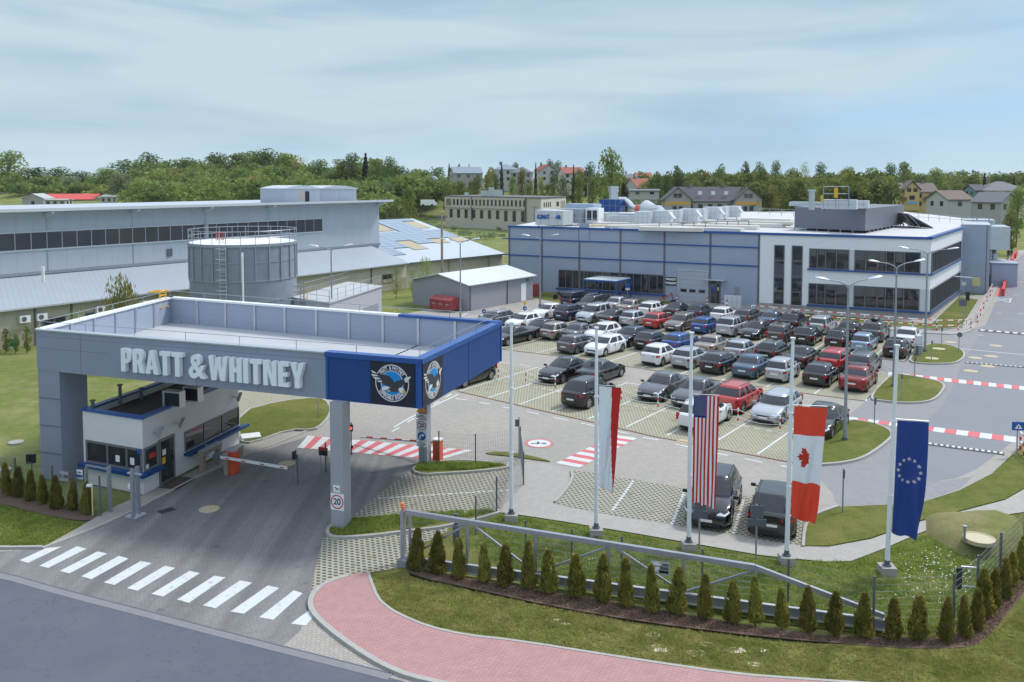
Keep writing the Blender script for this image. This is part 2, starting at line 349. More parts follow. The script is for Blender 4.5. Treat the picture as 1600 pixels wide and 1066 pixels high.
K['orange']=mat('orange enamel',(.62,.085,.03),.4,var=.08)
K['yellow']=mat('safety yellow',(.78,.42,.03),.5,var=.12)
K['pale_yellow']=mat('yellow panel',(.68,.58,.28),.6,var=.06)
K['wood']=mat('weathered wood',(.30,.24,.18),.8,var=.2,scale=8)
K['green']=mat('green sign',(.0,.26,.11),.5)
K['ink']=mat('black print',(.012,.012,.014),.6)
K['signblue']=mat('sign blue',(.012,.09,.38),.4)
K['redbin']=mat('red skip paint',(.30,.055,.055),.6,var=.25,scale=3,bump=.1)
K['bark']=mat('bark',(.10,.08,.06),.95,var=.35,scale=6,bump=.6)
K['sil']=mat('silver duct',(.55,.58,.60),.35,.75,var=.12,scale=1.2)
K['ahu']=mat('pale unit casing',(.58,.61,.63),.45,.2,var=.06)
# ---------------------------------------------------------------- terrain
def sst(a,b,x):
    t=max(0,min(1,(x-a)/(b-a))); return t*t*(3-2*t)
def TER(x,y):
    w=1-sst(15,110,x)
    hl=(9.5+5.5*math.exp(-((x+115)/80)**2)+2.5*math.exp(-((x-15)/50)**2))*sst(285,400,y)
    hr=6.0*sst(190,275,y)
    if x<-150: hl*=.9
    far=8*sst(600,1500,y)
    h=(hl*w+hr*(1-w))
    return h*(1-.6*sst(500,900,y))+far+.5*noise.noise(Vector((x*.02,y*.02,0)))*sst(140,220,y)
xs=[-900,-600,-420]+[-330+12*i for i in range(56)]+[360,420,520,700,1000]
ys=[-40,0,60,110,150]+[165+10*i for i in range(40)]+[580,640,720,850,1000,1300,1700,2300,3200,4500]
mb=MB(); xs2=[-4500,-2500,-1500]+xs+[1500,2500,4500]
for y in ys:
    for x in xs2: mb.v.append(Vector((x,y,TER(x,y)-(.03 if y<160 else .03+.0))))
n=len(xs2)
for j in range(len(ys)-1):
    for i in range(n-1): mb.f.append((j*n+i,j*n+i+1,(j+1)*n+i+1,(j+1)*n+i)); mb.m.append(0)
struct('terrain',mb,K['meadow'],smooth=True,ang=60)
def P2(pts,z=0): return [tuple(G(a,b,z)[:2]) for a,b in pts]
def chaikin(p,n=2,closed=True):
    for _ in range(n):
        q=[]
        m=len(p)
        for i in range(m if closed else m-1):
            a=p[i];b=p[(i+1)%m]
            q+=[(a[0]*.75+b[0]*.25,a[1]*.75+b[1]*.25),(a[0]*.25+b[0]*.75,a[1]*.25+b[1]*.75)]
        if not closed: q=[p[0]]+q+[p[-1]]
        p=q
    return p
def sheet(name,pts,z,m,world=False,smooth=0,kind='structure'):
    p=pts if world else P2(pts)
    if smooth: p=chaikin(p,smooth)
    mb=MB(); mb.sheet(p,z); o=mb.build(name,m); return tag(o,kind=kind) if kind else o
def strip(mb,p,w,z0,z1,closed=False,mi=0):
    m=len(p); L_=[];R_=[]
    for i in range(m):
        a=Vector(p[(i-1)%m] if closed or i else p[0]); b=Vector(p[(i+1)%m] if closed or i<m-1 else p[-1])
        t=Vector((b.x-a.x,b.y-a.y)); t=t.normalized() if t.length>1e-6 else Vector((1,0)); nn=Vector((-t.y,t.x))*w/2
        L_.append((p[i][0]+nn.x,p[i][1]+nn.y)); R_.append((p[i][0]-nn.x,p[i][1]-nn.y))
    rng=range(m if closed else m-1)
    for i in rng:
        j=(i+1)%m; q=[L_[i],L_[j],R_[j],R_[i]]
        vs=[(x,y,z0) for x,y in q]+[(x,y,z1) for x,y in q]
        fs=[(4,7,6,5),(0,1,5,4),(2,3,7,6)]
        if not closed and i==0: fs.append((3,0,4,7))
        if not closed and i==m-2: fs.append((1,2,6,5))
        mb.add(vs,fs,mi)
def kerb(pts,w=.14,z=.11,closed=False,smooth=1,world=False,name='kerb',z0=-.02,m='kerb'):
    p=pts if world else P2(pts)
    if smooth: p=chaikin(p,smooth,closed)
    mb=MB(); strip(mb,p,w,z0,z,closed); return struct(name,mb,K[m])
def lawn(pts,z=.10,smooth=2,m='grass',k=True,name='lawn'):
    p=chaikin(P2(pts),smooth) if smooth else P2(pts)
    mb=MB(); mb.prism(p,-.02,z,bottom=False); o=struct(name,mb,K[m])
    if k: kerb(p,world=True,closed=True,smooth=0,z=z+.015)
    return o
# paved yard: forecourt, driveway, inner road, car park lanes
YARD=[(-400,872),(0,858),(66,857),(125,824),(180,792),(206,781),(225,772),(330,722),(374,691),(360,645),(330,600),(400,540),(500,500),(622,493),(667,484),(733,486),(834,468),(850,459),(1180,470),(1440,480),(1496,460),(1545,462),(1562,432),(1578,400),(1590,391),(1660,388),(1760,395),(1900,480),(2000,600),(1650,640),(1602,688),(1590,702),(1550,740),(1500,766),(1440,785),(1400,788),(1310,792),(1278,802),(1262,812),(1254,854),(1137,835),(952,805),(865,789),(782,802),(700,826),(700,872),(640,888),(575,897),(530,904),(497,918),(480,935),(480,955),(515,990),(560,1022),(605,1046),(660,1064),(760,1100),(1000,1200),(600,1500),(-600,1300)]
sheet('yard_paving',YARD,.0,K['paver'])
# main road of dark asphalt in the foreground
sheet('road',[(-900,760),(-300,845),(0,902),(100,932),(240,968),(400,1010),(520,1040),(620,1062),(760,1102),(1050,1200),(1500,1500),(400,2600),(-1600,2600),(-2500,1100)],.006,K['asphalt'])
sheet('driveway',[(66,858),(152,822),(205,797),(250,776),(330,738),(390,710),(470,686),(481,681),(700,701),(690,722),(655,728),(644,738),(600,766),(545,812),(512,832),(500,870),(486,925),(470,985),(430,1020),(330,992),(0,902),(-60,890),(-60,866)],.004,K['paver_dark'])
sheet('asphalt_road',[(1583,401),(1545,500),(1525,532),(1500,575),(1478,630),(1440,665),(1420,720),(1440,755),(1510,745),(1570,700),(1700,600),(1850,480),(1740,396),(1640,389)],.004,K['asphalt2'],smooth=1)
K['lane']=paver_mat('worn lane paving',(.27,.272,.275),(.24,.242,.247),(.14,.14,.14),rot=R(35),wear=.5,dirt=(.21,.213,.222))
sheet('lane_paving',[(1300,511),(1440,521),(1495,524),(1545,505),(1525,575),(1505,630),(1470,670),(1460,720),(1470,752),(1520,745),(1500,764),(1440,784),(1400,787),(1310,791),(1300,770),(1262,727),(1317,657),(1352,627),(1393,585),(1350,577),(1330,560),(1414,566),(1437,538)],.003,K['lane'])
# gutter strip and kerb line between paving and road
gp=[(-300,842),(0,898),(100,927),(240,963),(400,1005),(520,1035),(610,1058)]
mb=MB(); strip(mb,chaikin(P2(gp),1,False),.34,.0,.014); struct('gutter_strip',mb,K['gutter'])
mb=MB(); strip(mb,chaikin(P2([(a,b-5) for a,b in gp]),1,False),.05,.0,.018); struct('road_joint',mb,K['steel_d'])
# side walk by the booth
sheet('sidewalk',[(66,857),(125,824),(180,792),(206,781),(225,776),(262,757),(330,722),(374,695),(452,675),(476,675),(440,690),(380,712),(320,738),(250,776),(205,800),(150,825)],.03,K['paver'])
kerb([(66,858),(150,826),(205,801),(250,777),(320,740),(380,713),(440,691),(484,672),(505,662)],w=.12,z=.07)
# left lawns and thuja bed
kerb([(-200,852),(0,858),(66,857)],z=.10)
sheet('lawn',[(-500,760),(-100,762),(0,788),(60,803),(130,818),(150,812),(66,856),(0,857),(-300,850),(-700,820)],.006,K['grass'])
# red footpath along the road
inner=[(575,897),(580,912),(590,938),(605,952),(622,963),(668,983),(730,997),(800,1004),(1000,1036),(1150,1058),(1260,1066),(1500,1082),(1800,1080)]
outer=[(2000,1180),(1300,1160),(1000,1120),(760,1084),(700,1073),(640,1060),(600,1043),(555,1016),(510,982),(487,958),(484,942),(492,926),(512,912),(545,902)]
RP=chaikin(P2(inner),1,False)+chaikin(P2(outer),1,False)
sheet('red_path',RP,.085,K['paver_red'],world=True)
kerb(inner,z=.10,w=.10); kerb(outer[::-1],z=.10,w=.17,smooth=1)
mb=MB(); mb.prism(P2([(640,888),(575,897),(580,912),(590,938),(605,952),(622,963),(668,983),(730,997),(800,1004),(1000,1036),(1150,1058),(1260,1066),(1500,1082),(1800,1080),(2100,900),(1700,880),(1610,910),(1560,950),(1520,1000),(1480,1012),(1200,1008),(1000,983),(860,955),(760,935),(640,905)]),-.02,.06,bottom=False)
struct('lawn',mb,K['grass_dry'])
# open grass paving beside the driveway
sheet('grass_paving',[(486,922),(497,872),(506,838),(540,838),(700,824),(700,872),(640,888),(575,896),(530,903),(500,915)],.008,K['gc2'])
sheet('grass_paving',[(540,814),(560,800),(600,767),(637,738),(655,742),(790,733),(815,705),(800,733),(779,799),(700,806),(640,806)],.008,K['gc2'])
lawn([(511,833),(515,826),(530,815),(560,812),(640,805),(706,806),(778,800),(782,804),(700,825),(640,832),(580,840),(530,843),(514,840)],smooth=1,m='grass_dry')
lawn([(645,738),(652,728),(690,722),(745,722),(790,728),(796,733),(740,739),(690,742),(660,744)],smooth=1)
lawn([(752,710),(780,706),(820,711),(866,723),(840,720),(800,714)],smooth=1,z=.05,k=False)
# light footpath in front of the flagpoles
PATH=[(783,801),(793,765),(806,728),(830,722),(868,727),(892,737),(893,755),(880,772),(865,788),(952,805),(1137,835),(1254,854),(1295,855),(1360,843),(1440,815),(1500,800),(1570,782),(1600,765),(1640,742),(1700,700),(1760,710),(1700,765),(1640,795),(1560,806),(1500,812),(1440,832),(1380,858),(1330,877),(1290,878),(1190,868),(1000,835),(880,815),(820,806)]
sheet('footpath',PATH,.010,K['paver_light'])
kerb([(893,737),(895,750),(882,770),(867,786)],w=.12,z=.09)
# grass between footpath and the fences
mb=MB(); mb.prism(P2([(783,803),(820,808),(880,817),(1000,837),(1190,870),(1290,880),(1330,879),(1380,860),(1440,834),(1500,814),(1560,808),(1640,797),(1700,767),(1900,700),(2000,860),(1640,900),(1590,915),(1520,985),(1430,1000),(1200,972),(1000,935),(830,905),(640,886),(640,860),(700,830)]),-.02,.014,bottom=False)
struct('lawn',mb,K['grass'])
mb=MB(); mb.prism(P2([(1258,853),(1262,813),(1278,803),(1310,793),(1400,789),(1440,786),(1500,767),(1550,741),(1590,703),(1640,650),(1660,700),(1600,763),(1570,780),(1500,798),(1440,813),(1360,841),(1295,853)]),-.02,.014,bottom=False)
struct('lawn',mb,K['grass'])
kerb([(1255,855),(1257,828),(1263,812),(1278,803),(1310,792)],z=.08,w=.12)
# grass paved parking
DLOT=[(895,735),(952,743),(1070,763),(1172,777),(1278,800),(1262,812),(1255,854),(1137,834),(952,804),(866,788),(880,770),(893,752)]
sheet('grass_paving',DLOT,.006,K['gc2'])
A_=[(826,497),(915,481),(1000,484),(1200,504),(1437,537),(1414,565.5),(1320,556),(1160,537.5),(960,515.6)]
B_=[(640,524),(784,546),(890,559),(1072,587),(1170,602.5),(1294,620),(1352,627),(1393,585),(1100,548),(730,499)]
C_=[(716,612),(820,636),(1020,682),(1230,722),(1262,727),(1317,657),(980,602),(820,575),(770,566)]
for q in (A_,B_,C_): sheet('parking_grass_paving',q,.006,K['gc'])
sheet('grass_paving',[(345,640),(330,612),(420,604),(510,616),(500,622),(440,629),(374,646)],.006,K['gc'])
for pts in ([(716,612),(820,636),(1020,682),(1230,722),(1262,727)],[(784,546),(890,559),(1072,587),(1170,602.5),(1294,620),(1352,627)],[(826,497),(960,515.6),(1160,537.5),(1320,556),(1414,565.5)]):
    mb=MB(); strip(mb,P2(pts),.10,0,.03); struct('edging',mb,K['edge'])
# grass islands
lawn([(1414,566),(1446,538),(1477,539),(1498,545),(1507,552),(1506,560),(1495,568),(1475,570),(1447,570)])
lawn([(1355,625),(1393,585),(1410,587),(1430,590),(1463,596),(1476,603),(1474,610),(1462,625),(1440,631),(1405,631),(1380,628)])
lawn([(1262,727),(1284,693),(1320,657),(1356,661),(1380,668),(1394,677),(1393,686),(1372,703),(1350,717),(1325,724),(1290,728)])
lawn([(806,493),(816,488),(832,488),(828,499),(812,499)],smooth=1)
lawn([(372,646),(440,628),(500,623),(515,632),(517,648),(505,664),(490,674),(452,673),(395,694),(374,692)],smooth=1)
lawn([(1241,495),(1262,490),(1454,507),(1497,465),(1530,469),(1503,512),(1462,516),(1350,506)],smooth=0,z=.06)
lawn([(1164,489),(1180,484),(1228,490),(1224,494)],smooth=0,z=.05,k=False)
lawn([(836,466),(846,459),(910,463),(1050,472),(1046,475),(905,471),(880,474)],smooth=0,z=.05,k=False)
sheet('sidewalk',[(1120,487),(1164,490),(1224,495),(1350,507),(1462,518),(1503,514),(1531,470),(1556,440),(1560,445),(1522,515),(1495,523),(1440,520),(1330,510),(1200,497)],.05,K['paver_light'])
kerb([(1200,498),(1330,511),(1440,521),(1495,524),(1522,516),(1561,446)],z=.08)
# thuja beds
sheet('bark_mulch',[(632,888),(760,912),(1000,950),(1250,995),(1420,1001),(1490,997),(1522,975),(1560,930),(1595,888),(1640,850),(1660,872),(1612,915),(1580,955),(1545,1000),(1520,1014),(1470,1018),(1400,1016),(1200,1000),(1000,975),(860,950),(760,928),(640,902)],.075,K['mulch'],smooth=1)
sheet('bark_mulch',[(-200,740),(0,765),(60,782),(150,800),(152,812),(120,815),(60,803),(0,787),(-200,765)],.02,K['mulch'],smooth=1)
# ---------------------------------------------------------------- markings
mk=MB()
cross=[((30,876),(44,880),(97,854.5),(72,857)),((61.5,884.5),(75.5,888),(135,858),(120,854)),((93.5,892.5),(108.5,896.5),(167.5,865.5),(152.5,862)),((127,901),(143,905.5),(201,873.5),(186,869)),((162,910.5),(179,914.5),(237,880.5),(220,877)),((198.5,919.5),(215,923.5),(274,888),(257.5,884.5)),((236.5,928.5),(255,932.5),(312.5,896),(296,892.5)),((276.5,937.5),(295,942.5),(352.5,903),(335,900)),((317,946.5),(337,951),(394,911),(375,907.5)),((360,956),(381,959.5),(436,919.5),(419,915)),((405,965),(427,969),(473,927.5),(459,923)),((454.5,975),(478,978),(488,966),(482.5,954))]
for q in cross: mk.sheet(P2(q),.010)
struct('zebra_crossing',mk,K['mark'])
def hump(a,b,c,d,n,name='striped_crossing',z=.012):
    a,b,c,d=[Vector(G(*p)) for p in (a,b,c,d)]; mw=MB()
    for k in range(n):
        t0=k/n;t1=(k+1)/n
        q=[a.lerp(b,t0),a.lerp(b,t1),d.lerp(c,t1),d.lerp(c,t0)]
        mw.add([(p.x,p.y,z) for p in q],[(0,1,2,3)] if (q[1]-q[0]).cross(q[2]-q[0]).z>0 else [(3,2,1,0)],k%2)
    return tag(mw.build(name,[K['mark'],K['mark_red']]),kind='structure')
hump((464.6,700),(687.5,719),(739.5,704),(481,681),21)
hump((868,724),(962,680),(996,685),(905,731),13)
hump((1388,587),(1605,610.5),(1605,604.5),(1388,581.5),19)
hump((1322,656),(1587,692),(1588,683),(1325,651.5),15)
# parking bays
def dash(mb,a,b,w=.12,z=.011,on=None,off=0):
    a=Vector(a);b=Vector(b); Ln=(b-a).length
    if on is None: strip(mb,[tuple(a[:2]),tuple(b[:2])],w,.004,z); return
    t=0
    while t<Ln:
        e=min(Ln,t+on); p=a.lerp(b,t/Ln);q=a.lerp(b,e/Ln); strip(mb,[tuple(p[:2]),tuple(q[:2])],w,.004,z); t+=on+off
mk=MB()
def bays(p0,p1,n,ang,ln,z=.011,d=None):
    a=G(*p0);b=G(*p1)
    for k in range(n+1):
        p=a.lerp(b,k/n); an=R(ang(k/n) if callable(ang) else ang); q=p+Vector((math.sin(an),math.cos(an),0))*ln
        dash(mk,p,q,.11,z)
bays((716,612),(1262,727),9,37,9.3)
dash(mk,G(743,588),G(1289,690),.10,on=.35,off=.3)
bays((784,546),(1352,627),9,lambda t:40-6*t,10.6)
bays((640,524),(784,546),3,40,10.6)
bays((826,497),(1414,565.5),15,lambda t:41-8*t,10.6)
for a,b in (((957,798),(990,751)),((1050,820),(1070,766)),((1146,834),(1162,780)),): dash(mk,G(*a),G(*b),.12,on=.18,off=.1)
dash(mk,G(590,779),G(795,766),.10,on=.18,off=.08)
dash(mk,G(1355.6,624.5),G(1393,585),.14); dash(mk,G(1317,657),G(1264,724),.14); dash(mk,G(1437,538),G(1414,565),.12)
dash(mk,G(1500,545),G(1605,555),.13)
def dashes(pl,w=.13,ln=1.2):
    for (x,y,x2,y2) in pl: dash(mk,G(x,y),G(x2,y2),w)
dashes([(712,623,730,625.5),(748,629,766,632),(786,636.5,802,639),(823,643.5,842,647.5),(865,653,888,657),(908,661.5,929,666),(957,673,982,678),(1005,684,1029,688),(1055,694,1077,699),(1120,709,1137,712),(1163,717,1191,723),(1220,728,1238,732)],.14)
dashes([(783,567,797,568.5),(812,570,829,573),(843,576,856,578),(980,599,1000,601),(1322,578.5,1333,580),(1374,581,1382,582)],.13)
dash(mk,G(717,616),G(664,641),.12); dash(mk,G(655,645),G(615,668),.12); dash(mk,G(705,616),G(695,621.5),.12);dash(mk,G(687,627),G(677,632),.12);dash(mk,G(647,654),G(636,660),.12);dash(mk,G(624,668),G(612,675),.12)
dash(mk,G(733,487),G(705,505),.15);dash(mk,G(756,492),G(722,497),.12);dash(mk,G(735,489),G(760,493),.1)
for (x,y,x2,y2) in [(1556,466,1577,473),(1553,471,1580,467),(1580,466,1577,473),(1553,466,1580,467),(1557,489,1565,490),(1590,490,1600,491),(1584,461,1592,461.5),(1585,409,1600,410),(1585,421,1600,422),(1587,440,1600,441),(1530,524,1537,525)]: dash(mk,G(x,y),G(x2,y2),.16)
struct('road_markings',mk,K['mark'])
# painted roundel on the lane
mw=MB(); c=G(842.5,693); M=Matrix.Translation((c.x,c.y,.006))
flat(mw,M,circ(.62,32),.004,0); flat_ring(mw,M,.62,.76,.004,1)
for x,y,a,b in ((-.3,-.05,.22,.05),(-.05,.08,.1,.16),(.2,.02,.2,.06),(.3,-.12,.16,.05),(-.12,-.12,.1,.05)):
    flat(mw,M,[(x-a/1.5,y-b),(x+a/1.5,y-b),(x+a/1.6,y+b),(x-a/1.6,y+b)],.006,2)
tag(mw.build('painted_roundel',[K['mark'],K['mark_red'],K['ink']]),kind='structure')
# rubber speed humps
def speedhump(a,b,w,h,n,label,blk='black'):
    a=G(*a);b=G(*b); t=thing('speed_hump',label,'speed hump',a,group='rubber speed humps across the road')
    d=(b-a).normalized(); nn=Vector((-d.y,d.x,0))
    prof=[(-w/2,0.005),(-w*.33,h),(w*.33,h),(w/2,0.005)]
    m_=MB(); m_.add([a+nn*u+Vector((0,0,z)) for u,z in prof]+[b+nn*u+Vector((0,0,z)) for u,z in prof],[(0,4,5,1),(1,5,6,2),(2,6,7,3),(0,1,2,3),(7,6,5,4)])
    m_.build('rubber_body',K['black2'],t); q=MB(); Ln=(b-a).length
    for k in range(n):
        c=a+d*Ln*(k+.5)/n; hw=Ln/n*.27
        q.add([c-d*hw-nn*w*.3+Vector((0,0,h+.006)),c+d*hw-nn*w*.3+Vector((0,0,h+.006)),c+d*hw+nn*w*.3+Vector((0,0,h+.006)),c-d*hw+nn*w*.3+Vector((0,0,h+.006))],[(0,1,2,3)])
    q.build('reflector_strip',K['mark'],t)
K['black2']=mat('hump rubber',(.07,.07,.075),.8,var=.2)
speedhump((1529,516.5),(1606,523),1.3,.06,6,'wide black speed hump with large white blocks near the factory corner')
speedhump((1508,567),(1606,575),.45,.05,13,'thin black speed hump with small white blocks beside the second grass island')
speedhump((1449,694),(1569,710),.5,.05,13,'thin speed hump below the red and white crossing at the right')
# manhole covers
for (x,y,r,lab,mt) in [(327,796,.42,'round ochre manhole cover in the shaded driveway lane','line_y'),(448.5,724.5,.42,'round ochre manhole cover by the raised barrier tip','line_y'),(1410,541,.5,'manhole between the parking bay and first island','line_y'),(1433,532,.5,'manhole cover left of the kerb on the far lane','line_y'),(1485,535,.5,'manhole cover above the round sign island','line_y'),(1556,540.5,.5,'manhole cover standing alone in the main inner road','line_y'),(1524,559.5,.5,'manhole cover just above the thin hump, left one','line_y'),(1549,557,.5,'manhole cover just above the thin hump, right one','line_y'),(1543,572.5,.5,'manhole cover touching the thin speed hump','line_y'),(1516.5,580,.5,'manhole cover below the thin speed hump','line_y'),(1467,547,.5,'pale manhole cover near the top of the first island','line_y'),(1456,562,.5,'pale manhole cover near the bottom of the first island','line_y'),(1068,690.5,.4,'worn ochre manhole patch at the lane edge','line_y'),(907,561,.6,'pale patch on the lane between the parking blocks','soil'),(1203,608,.5,'ochre patch on the lane behind the silver hatchback','line_y'),(690,614,.5,'ochre patch at the corner behind the blue canopy','line_y')]:
    c=G(x,y); gz=.02 if not (1440<x<1480 and y>540) else .115
    m_=MB(); m_.cyl((c.x,c.y,0),r,gz,24); m_.ring((c.x,c.y,0),r*.72,r*.78,gz,gz+.004,24); tag(m_.build('manhole_cover',K[mt],loc=(c.x,c.y,0)),lab,'manhole cover',group='manhole covers')
c=G(261,798); t=thing('drain_grate','dark rectangular drain grate beside the driveway kerb','drain',c)
m_=MB()
for k in range(7): m_.box((c.x,c.y,.012+0) if k==0 else (c.x+(k-3.5)*.0,c.y,.012),(.001,.001,.001))
m_=MB(); M=frame((c.x,c.y,.004),(math.cos(R(50)),math.sin(R(50)),0),(-math.sin(R(50)),math.cos(R(50)),0))
plate(m_,M,-.35,.35,-.24,.24,0,.008); m_.build('frame',K['steel_d'],t); m_=MB()
for k in range(9): plate(m_,M,-.31+k*.07,-.28+k*.07,-.2,.2,.008,.02)
m_.build('grate_bars',K['black'],t)
# ---------------------------------------------------------------- shared builders
def window(parent,M,x0,x1,y0,y1,nx=1,ny=1,fw=.06,pj=.05,frame_m='wframe',glass_m='wglass',xs=None,pane=True,z=.004):
    m_=MB(); plate(m_,M,x0,x1,y0,y0+fw,z,pj);plate(m_,M,x0,x1,y1-fw,y1,z,pj)
    X=xs or [x0+(x1-x0)*k/nx for k in range(nx+1)]
    for k,x in enumerate(X):
        a=x if k==0 else (x-fw if k==len(X)-1 else x-fw/2); plate(m_,M,a,a+fw,y0+fw,y1-fw,z,pj)
    for k in range(1,ny):
        y=y0+(y1-y0)*k/ny
        for i in range(len(X)-1): plate(m_,M,X[i]+fw,X[i+1]-fw,y-fw/2,y+fw/2,z,pj-.005)
    w=m_.build('window',K[frame_m],parent)
    if pane:
        g=MB(); plate(g,M,x0+.01,x1-.01,y0+.01,y1-.01,z,.016); g.build('pane',K[glass_m],w)
    return w
def part(name,mb,m,parent,**k): return mb.build(name,K[m] if isinstance(m,str) else m,parent,**k)
def rail(mb,pts,h,step,r=.02,levels=(1,),z0=0):
    pts=[Vector(p) for p in pts]
    for lv in levels:
        mb.tube([p+Vector((0,0,z0+h*lv)) for p in pts],r,5)
    for i in range(len(pts)-1):
        a,b=pts[i],pts[i+1]; n=max(1,round((b-a).length/step))
        for k in range(n+(i==len(pts)-2)):
            p=a.lerp(b,k/n); mb.tube([p+Vector((0,0,z0)),p+Vector((0,0,z0+h))],r*1.1,5,cap=False)
# ---------------------------------------------------------------- entrance gate canopy
ZB,ZT,ZD=5.2,7.06,5.62
FR=G(659,638.4,ZB);FL=G(56,516.5,ZT);BR=G(783.5,563.3,ZB);BL=G(265,465,ZT)
for p in (FR,FL,BR,BL): p.z=0
gate=thing('entrance_canopy','flat grey and blue gate canopy with big white lettering spanning the driveway','canopy',FR)
u=(FR-FL).normalized(); Wd=(FR-FL).length; Mf=frame((FL.x,FL.y,0),u); Mr=frame((FR.x,FR.y,0),(BR-FR).normalized()); Sd=(BR-FR).length
O=[FL,FR,BR,BL]; ins=lambda d:[O[i]+((O[(i+1)%4]-O[i]).normalized()+(O[(i-1)%4]-O[i]).normalized())*d for i in range(4)]
I_=ins(.30)
def wallseg(i,t0,t1,z0,z1):
    a=O[i].lerp(O[(i+1)%4],t0);b=O[i].lerp(O[(i+1)%4],t1);c=I_[i].lerp(I_[(i+1)%4],t1);d=I_[i].lerp(I_[(i+1)%4],t0)
    m_=MB(); m_.prism([tuple(p[:2]) for p in (a,b,c,d)],z0,z1); return m_
part('front_fascia',wallseg(0,0,.785,ZB,ZT),'canopy',gate)
part('blue_front_fascia',wallseg(0,.785,1,ZB-.02,ZT+.0),'blue',gate)
part('blue_side_fascia',wallseg(1,0,1,ZB-.02,ZT),'blue',gate)
part('back_wall',wallseg(2,0,1,ZB,ZT),'grey_panel',gate); part('left_wall',wallseg(3,0,1,ZB,ZT),'grey_panel',gate)
m_=MB(); m_.prism([tuple(p[:2]) for p in I_],ZD-.3,ZD)
K['deck']=panel_mat('roof deck',(.44,.46,.475),.42,'X',.6,.55,wdir=R(-70),var=.14); part('roof_deck',m_,K['deck'],gate)
# cappings
def cap(i,t0,t1,zc,w,h,m,name='parapet_cap'):
    a=O[i].lerp(O[(i+1)%4],t0);b=O[i].lerp(O[(i+1)%4],t1); n_=Vector((-(b-a).y,(b-a).x,0)).normalized()
    a=a+n_*(w/2-.05);b=b+n_*(w/2-.05); m_=MB(); m_.bar((a.x,a.y,zc),(b.x,b.y,zc),w,h); part(name,m_,m,gate)
cap(0,0,.785,ZT+.035,.40,.06,'alu');cap(0,.783,1.0,ZT-.02,.42,.20,'blue_cap');cap(1,0.0,1,ZT-.021,.42,.20,'blue_cap')
cap(2,0,.26,ZT+.04,.42,.14,'blue_cap');cap(2,.26,1,ZT+.04,.42,.10,'white');cap(3,0,1,ZT+.04,.42,.10,'white')
# inner ribs of the back and left parapets
for i,n_ in ((2,10),(3,6)):
    for k in range(1,n_):
        m_=MB(); p=I_[i].lerp(I_[(i+1)%4],k/n_); m_.box((p.x,p.y,(ZD+ZT)/2),(.13,.13,ZT-ZD),math.atan2(*(O[(i+1)%4]-O[i]).yx)); part('parapet_rib',m_,'alu',gate)
m_=MB(); pj=Mf
for t in (0,.135,.30,.46,.62,):      # cladding joints on the grey fascia
    x=t*Wd
    if t in(0,): continue
    if t<.2: plate(m_,Mf,x-.008,x+.008,ZB,ZT,0,.004)
part('cladding_joint',m_,'steel_d',gate)
for a_,b_,z_ in ((0,.78*Wd,6.80),(.0,.22*Wd,6.25)):
    m_=MB(); plate(m_,Mf,a_,b_,z_,z_+.01,0,.004); part('cladding_joint',m_,'steel_d',gate)
for t in (.30,.46,.62):
    for z0_,z1_ in ((ZB,5.55),(6.82,ZT)): m_=MB(); plate(m_,Mf,t*Wd-.006,t*Wd+.006,z0_,z1_,0,.004); part('cladding_joint',m_,'steel_d',gate)
for M__,a_,b_,z_ in ((Mr,Sd*.53,Sd*.53+.05,.02),(Mr,Sd-.12,Sd,.03),(Mf,Wd*.785,Wd*.785+.1,.03),(Mf,Wd-.22,Wd,.03)):
    m_=MB(); plate(m_,M__,a_,b_,ZB-.01,ZT-.1,0,z_); part('fascia_trim',m_,'blue_cap',gate)
# lettering
def arc(cx,cy,rx,ry,a0,a1,n=9): return [(cx+rx*math.cos(R(a0+(a1-a0)*k/n)),cy+ry*math.sin(R(a0+(a1-a0)*k/n))) for k in range(n+1)]
s=.2
GL={'P':(.48,[[(0,0),(s,0),(s,.37)]+arc(.26,.685,.22,.315,-90,90)+[(0,1)],[(s,.54)]+arc(.235,.685,.06,.145,-90,90)+[(s,.83)]]),
'R':(.52,[[(0,0),(s,0),(s,.39),(.235,.39),(.31,0),(.52,0)]+arc(.26,.70,.22,.30,-48,90)+[(0,1)],[(s,.55)]+arc(.235,.69,.06,.14,-90,90)+[(s,.83)]]),
'A':(.58,[[(0,0),(.2,0),(.235,.2),(.345,.2),(.38,0),(.58,0),(.39,1),(.19,1)],[(.255,.36),(.325,.36),(.29,.68)]]),
'T':(.48,[[(.14,0),(.34,0),(.34,.83),(.48,.83),(.48,1),(0,1),(0,.83),(.14,.83)]]),
'W':(.82,[[(.12,0),(.32,0),(.41,.52),(.50,0),(.70,0),(.82,1),(.63,1),(.58,.42),(.50,.95),(.32,.95),(.24,.42),(.19,1),(0,1)]]),
'H':(.52,[[(0,0),(s,0),(s,.41),(.32,.41),(.32,0),(.52,0),(.52,1),(.32,1),(.32,.59),(s,.59),(s,1),(0,1)]]),
'I':(.2,[[(0,0),(s,0),(s,1),(0,1)]]),
'N':(.54,[[(0,0),(.18,0),(.18,.58),(.34,0),(.54,0),(.54,1),(.36,1),(.36,.45),(.2,1),(0,1)]]),
'E':(.42,[[(0,0),(.42,0),(.42,.17),(s,.17),(s,.42),(.38,.42),(.38,.58),(s,.58),(s,.83),(.42,.83),(.42,1),(0,1)]]),
'Y':(.54,[[(.17,0),(.37,0),(.37,.38),(.54,1),(.34,1),(.27,.6),(.2,1),(0,1),(.17,.38)]])}
word='PRATT & WHITNEY'; tot=0; pos=[]
for ch in word:
    w=.2 if ch==' ' else (.60 if ch=='&' else GL[ch][0]); pos.append(tot); tot+=w+(.0 if ch==' ' else .075)
x0=.265*Wd; SX=(.745-.265)*Wd/tot; H_=1.03
LET=mat('white sign letter',(.80,.83,.84),.4,var=.03)
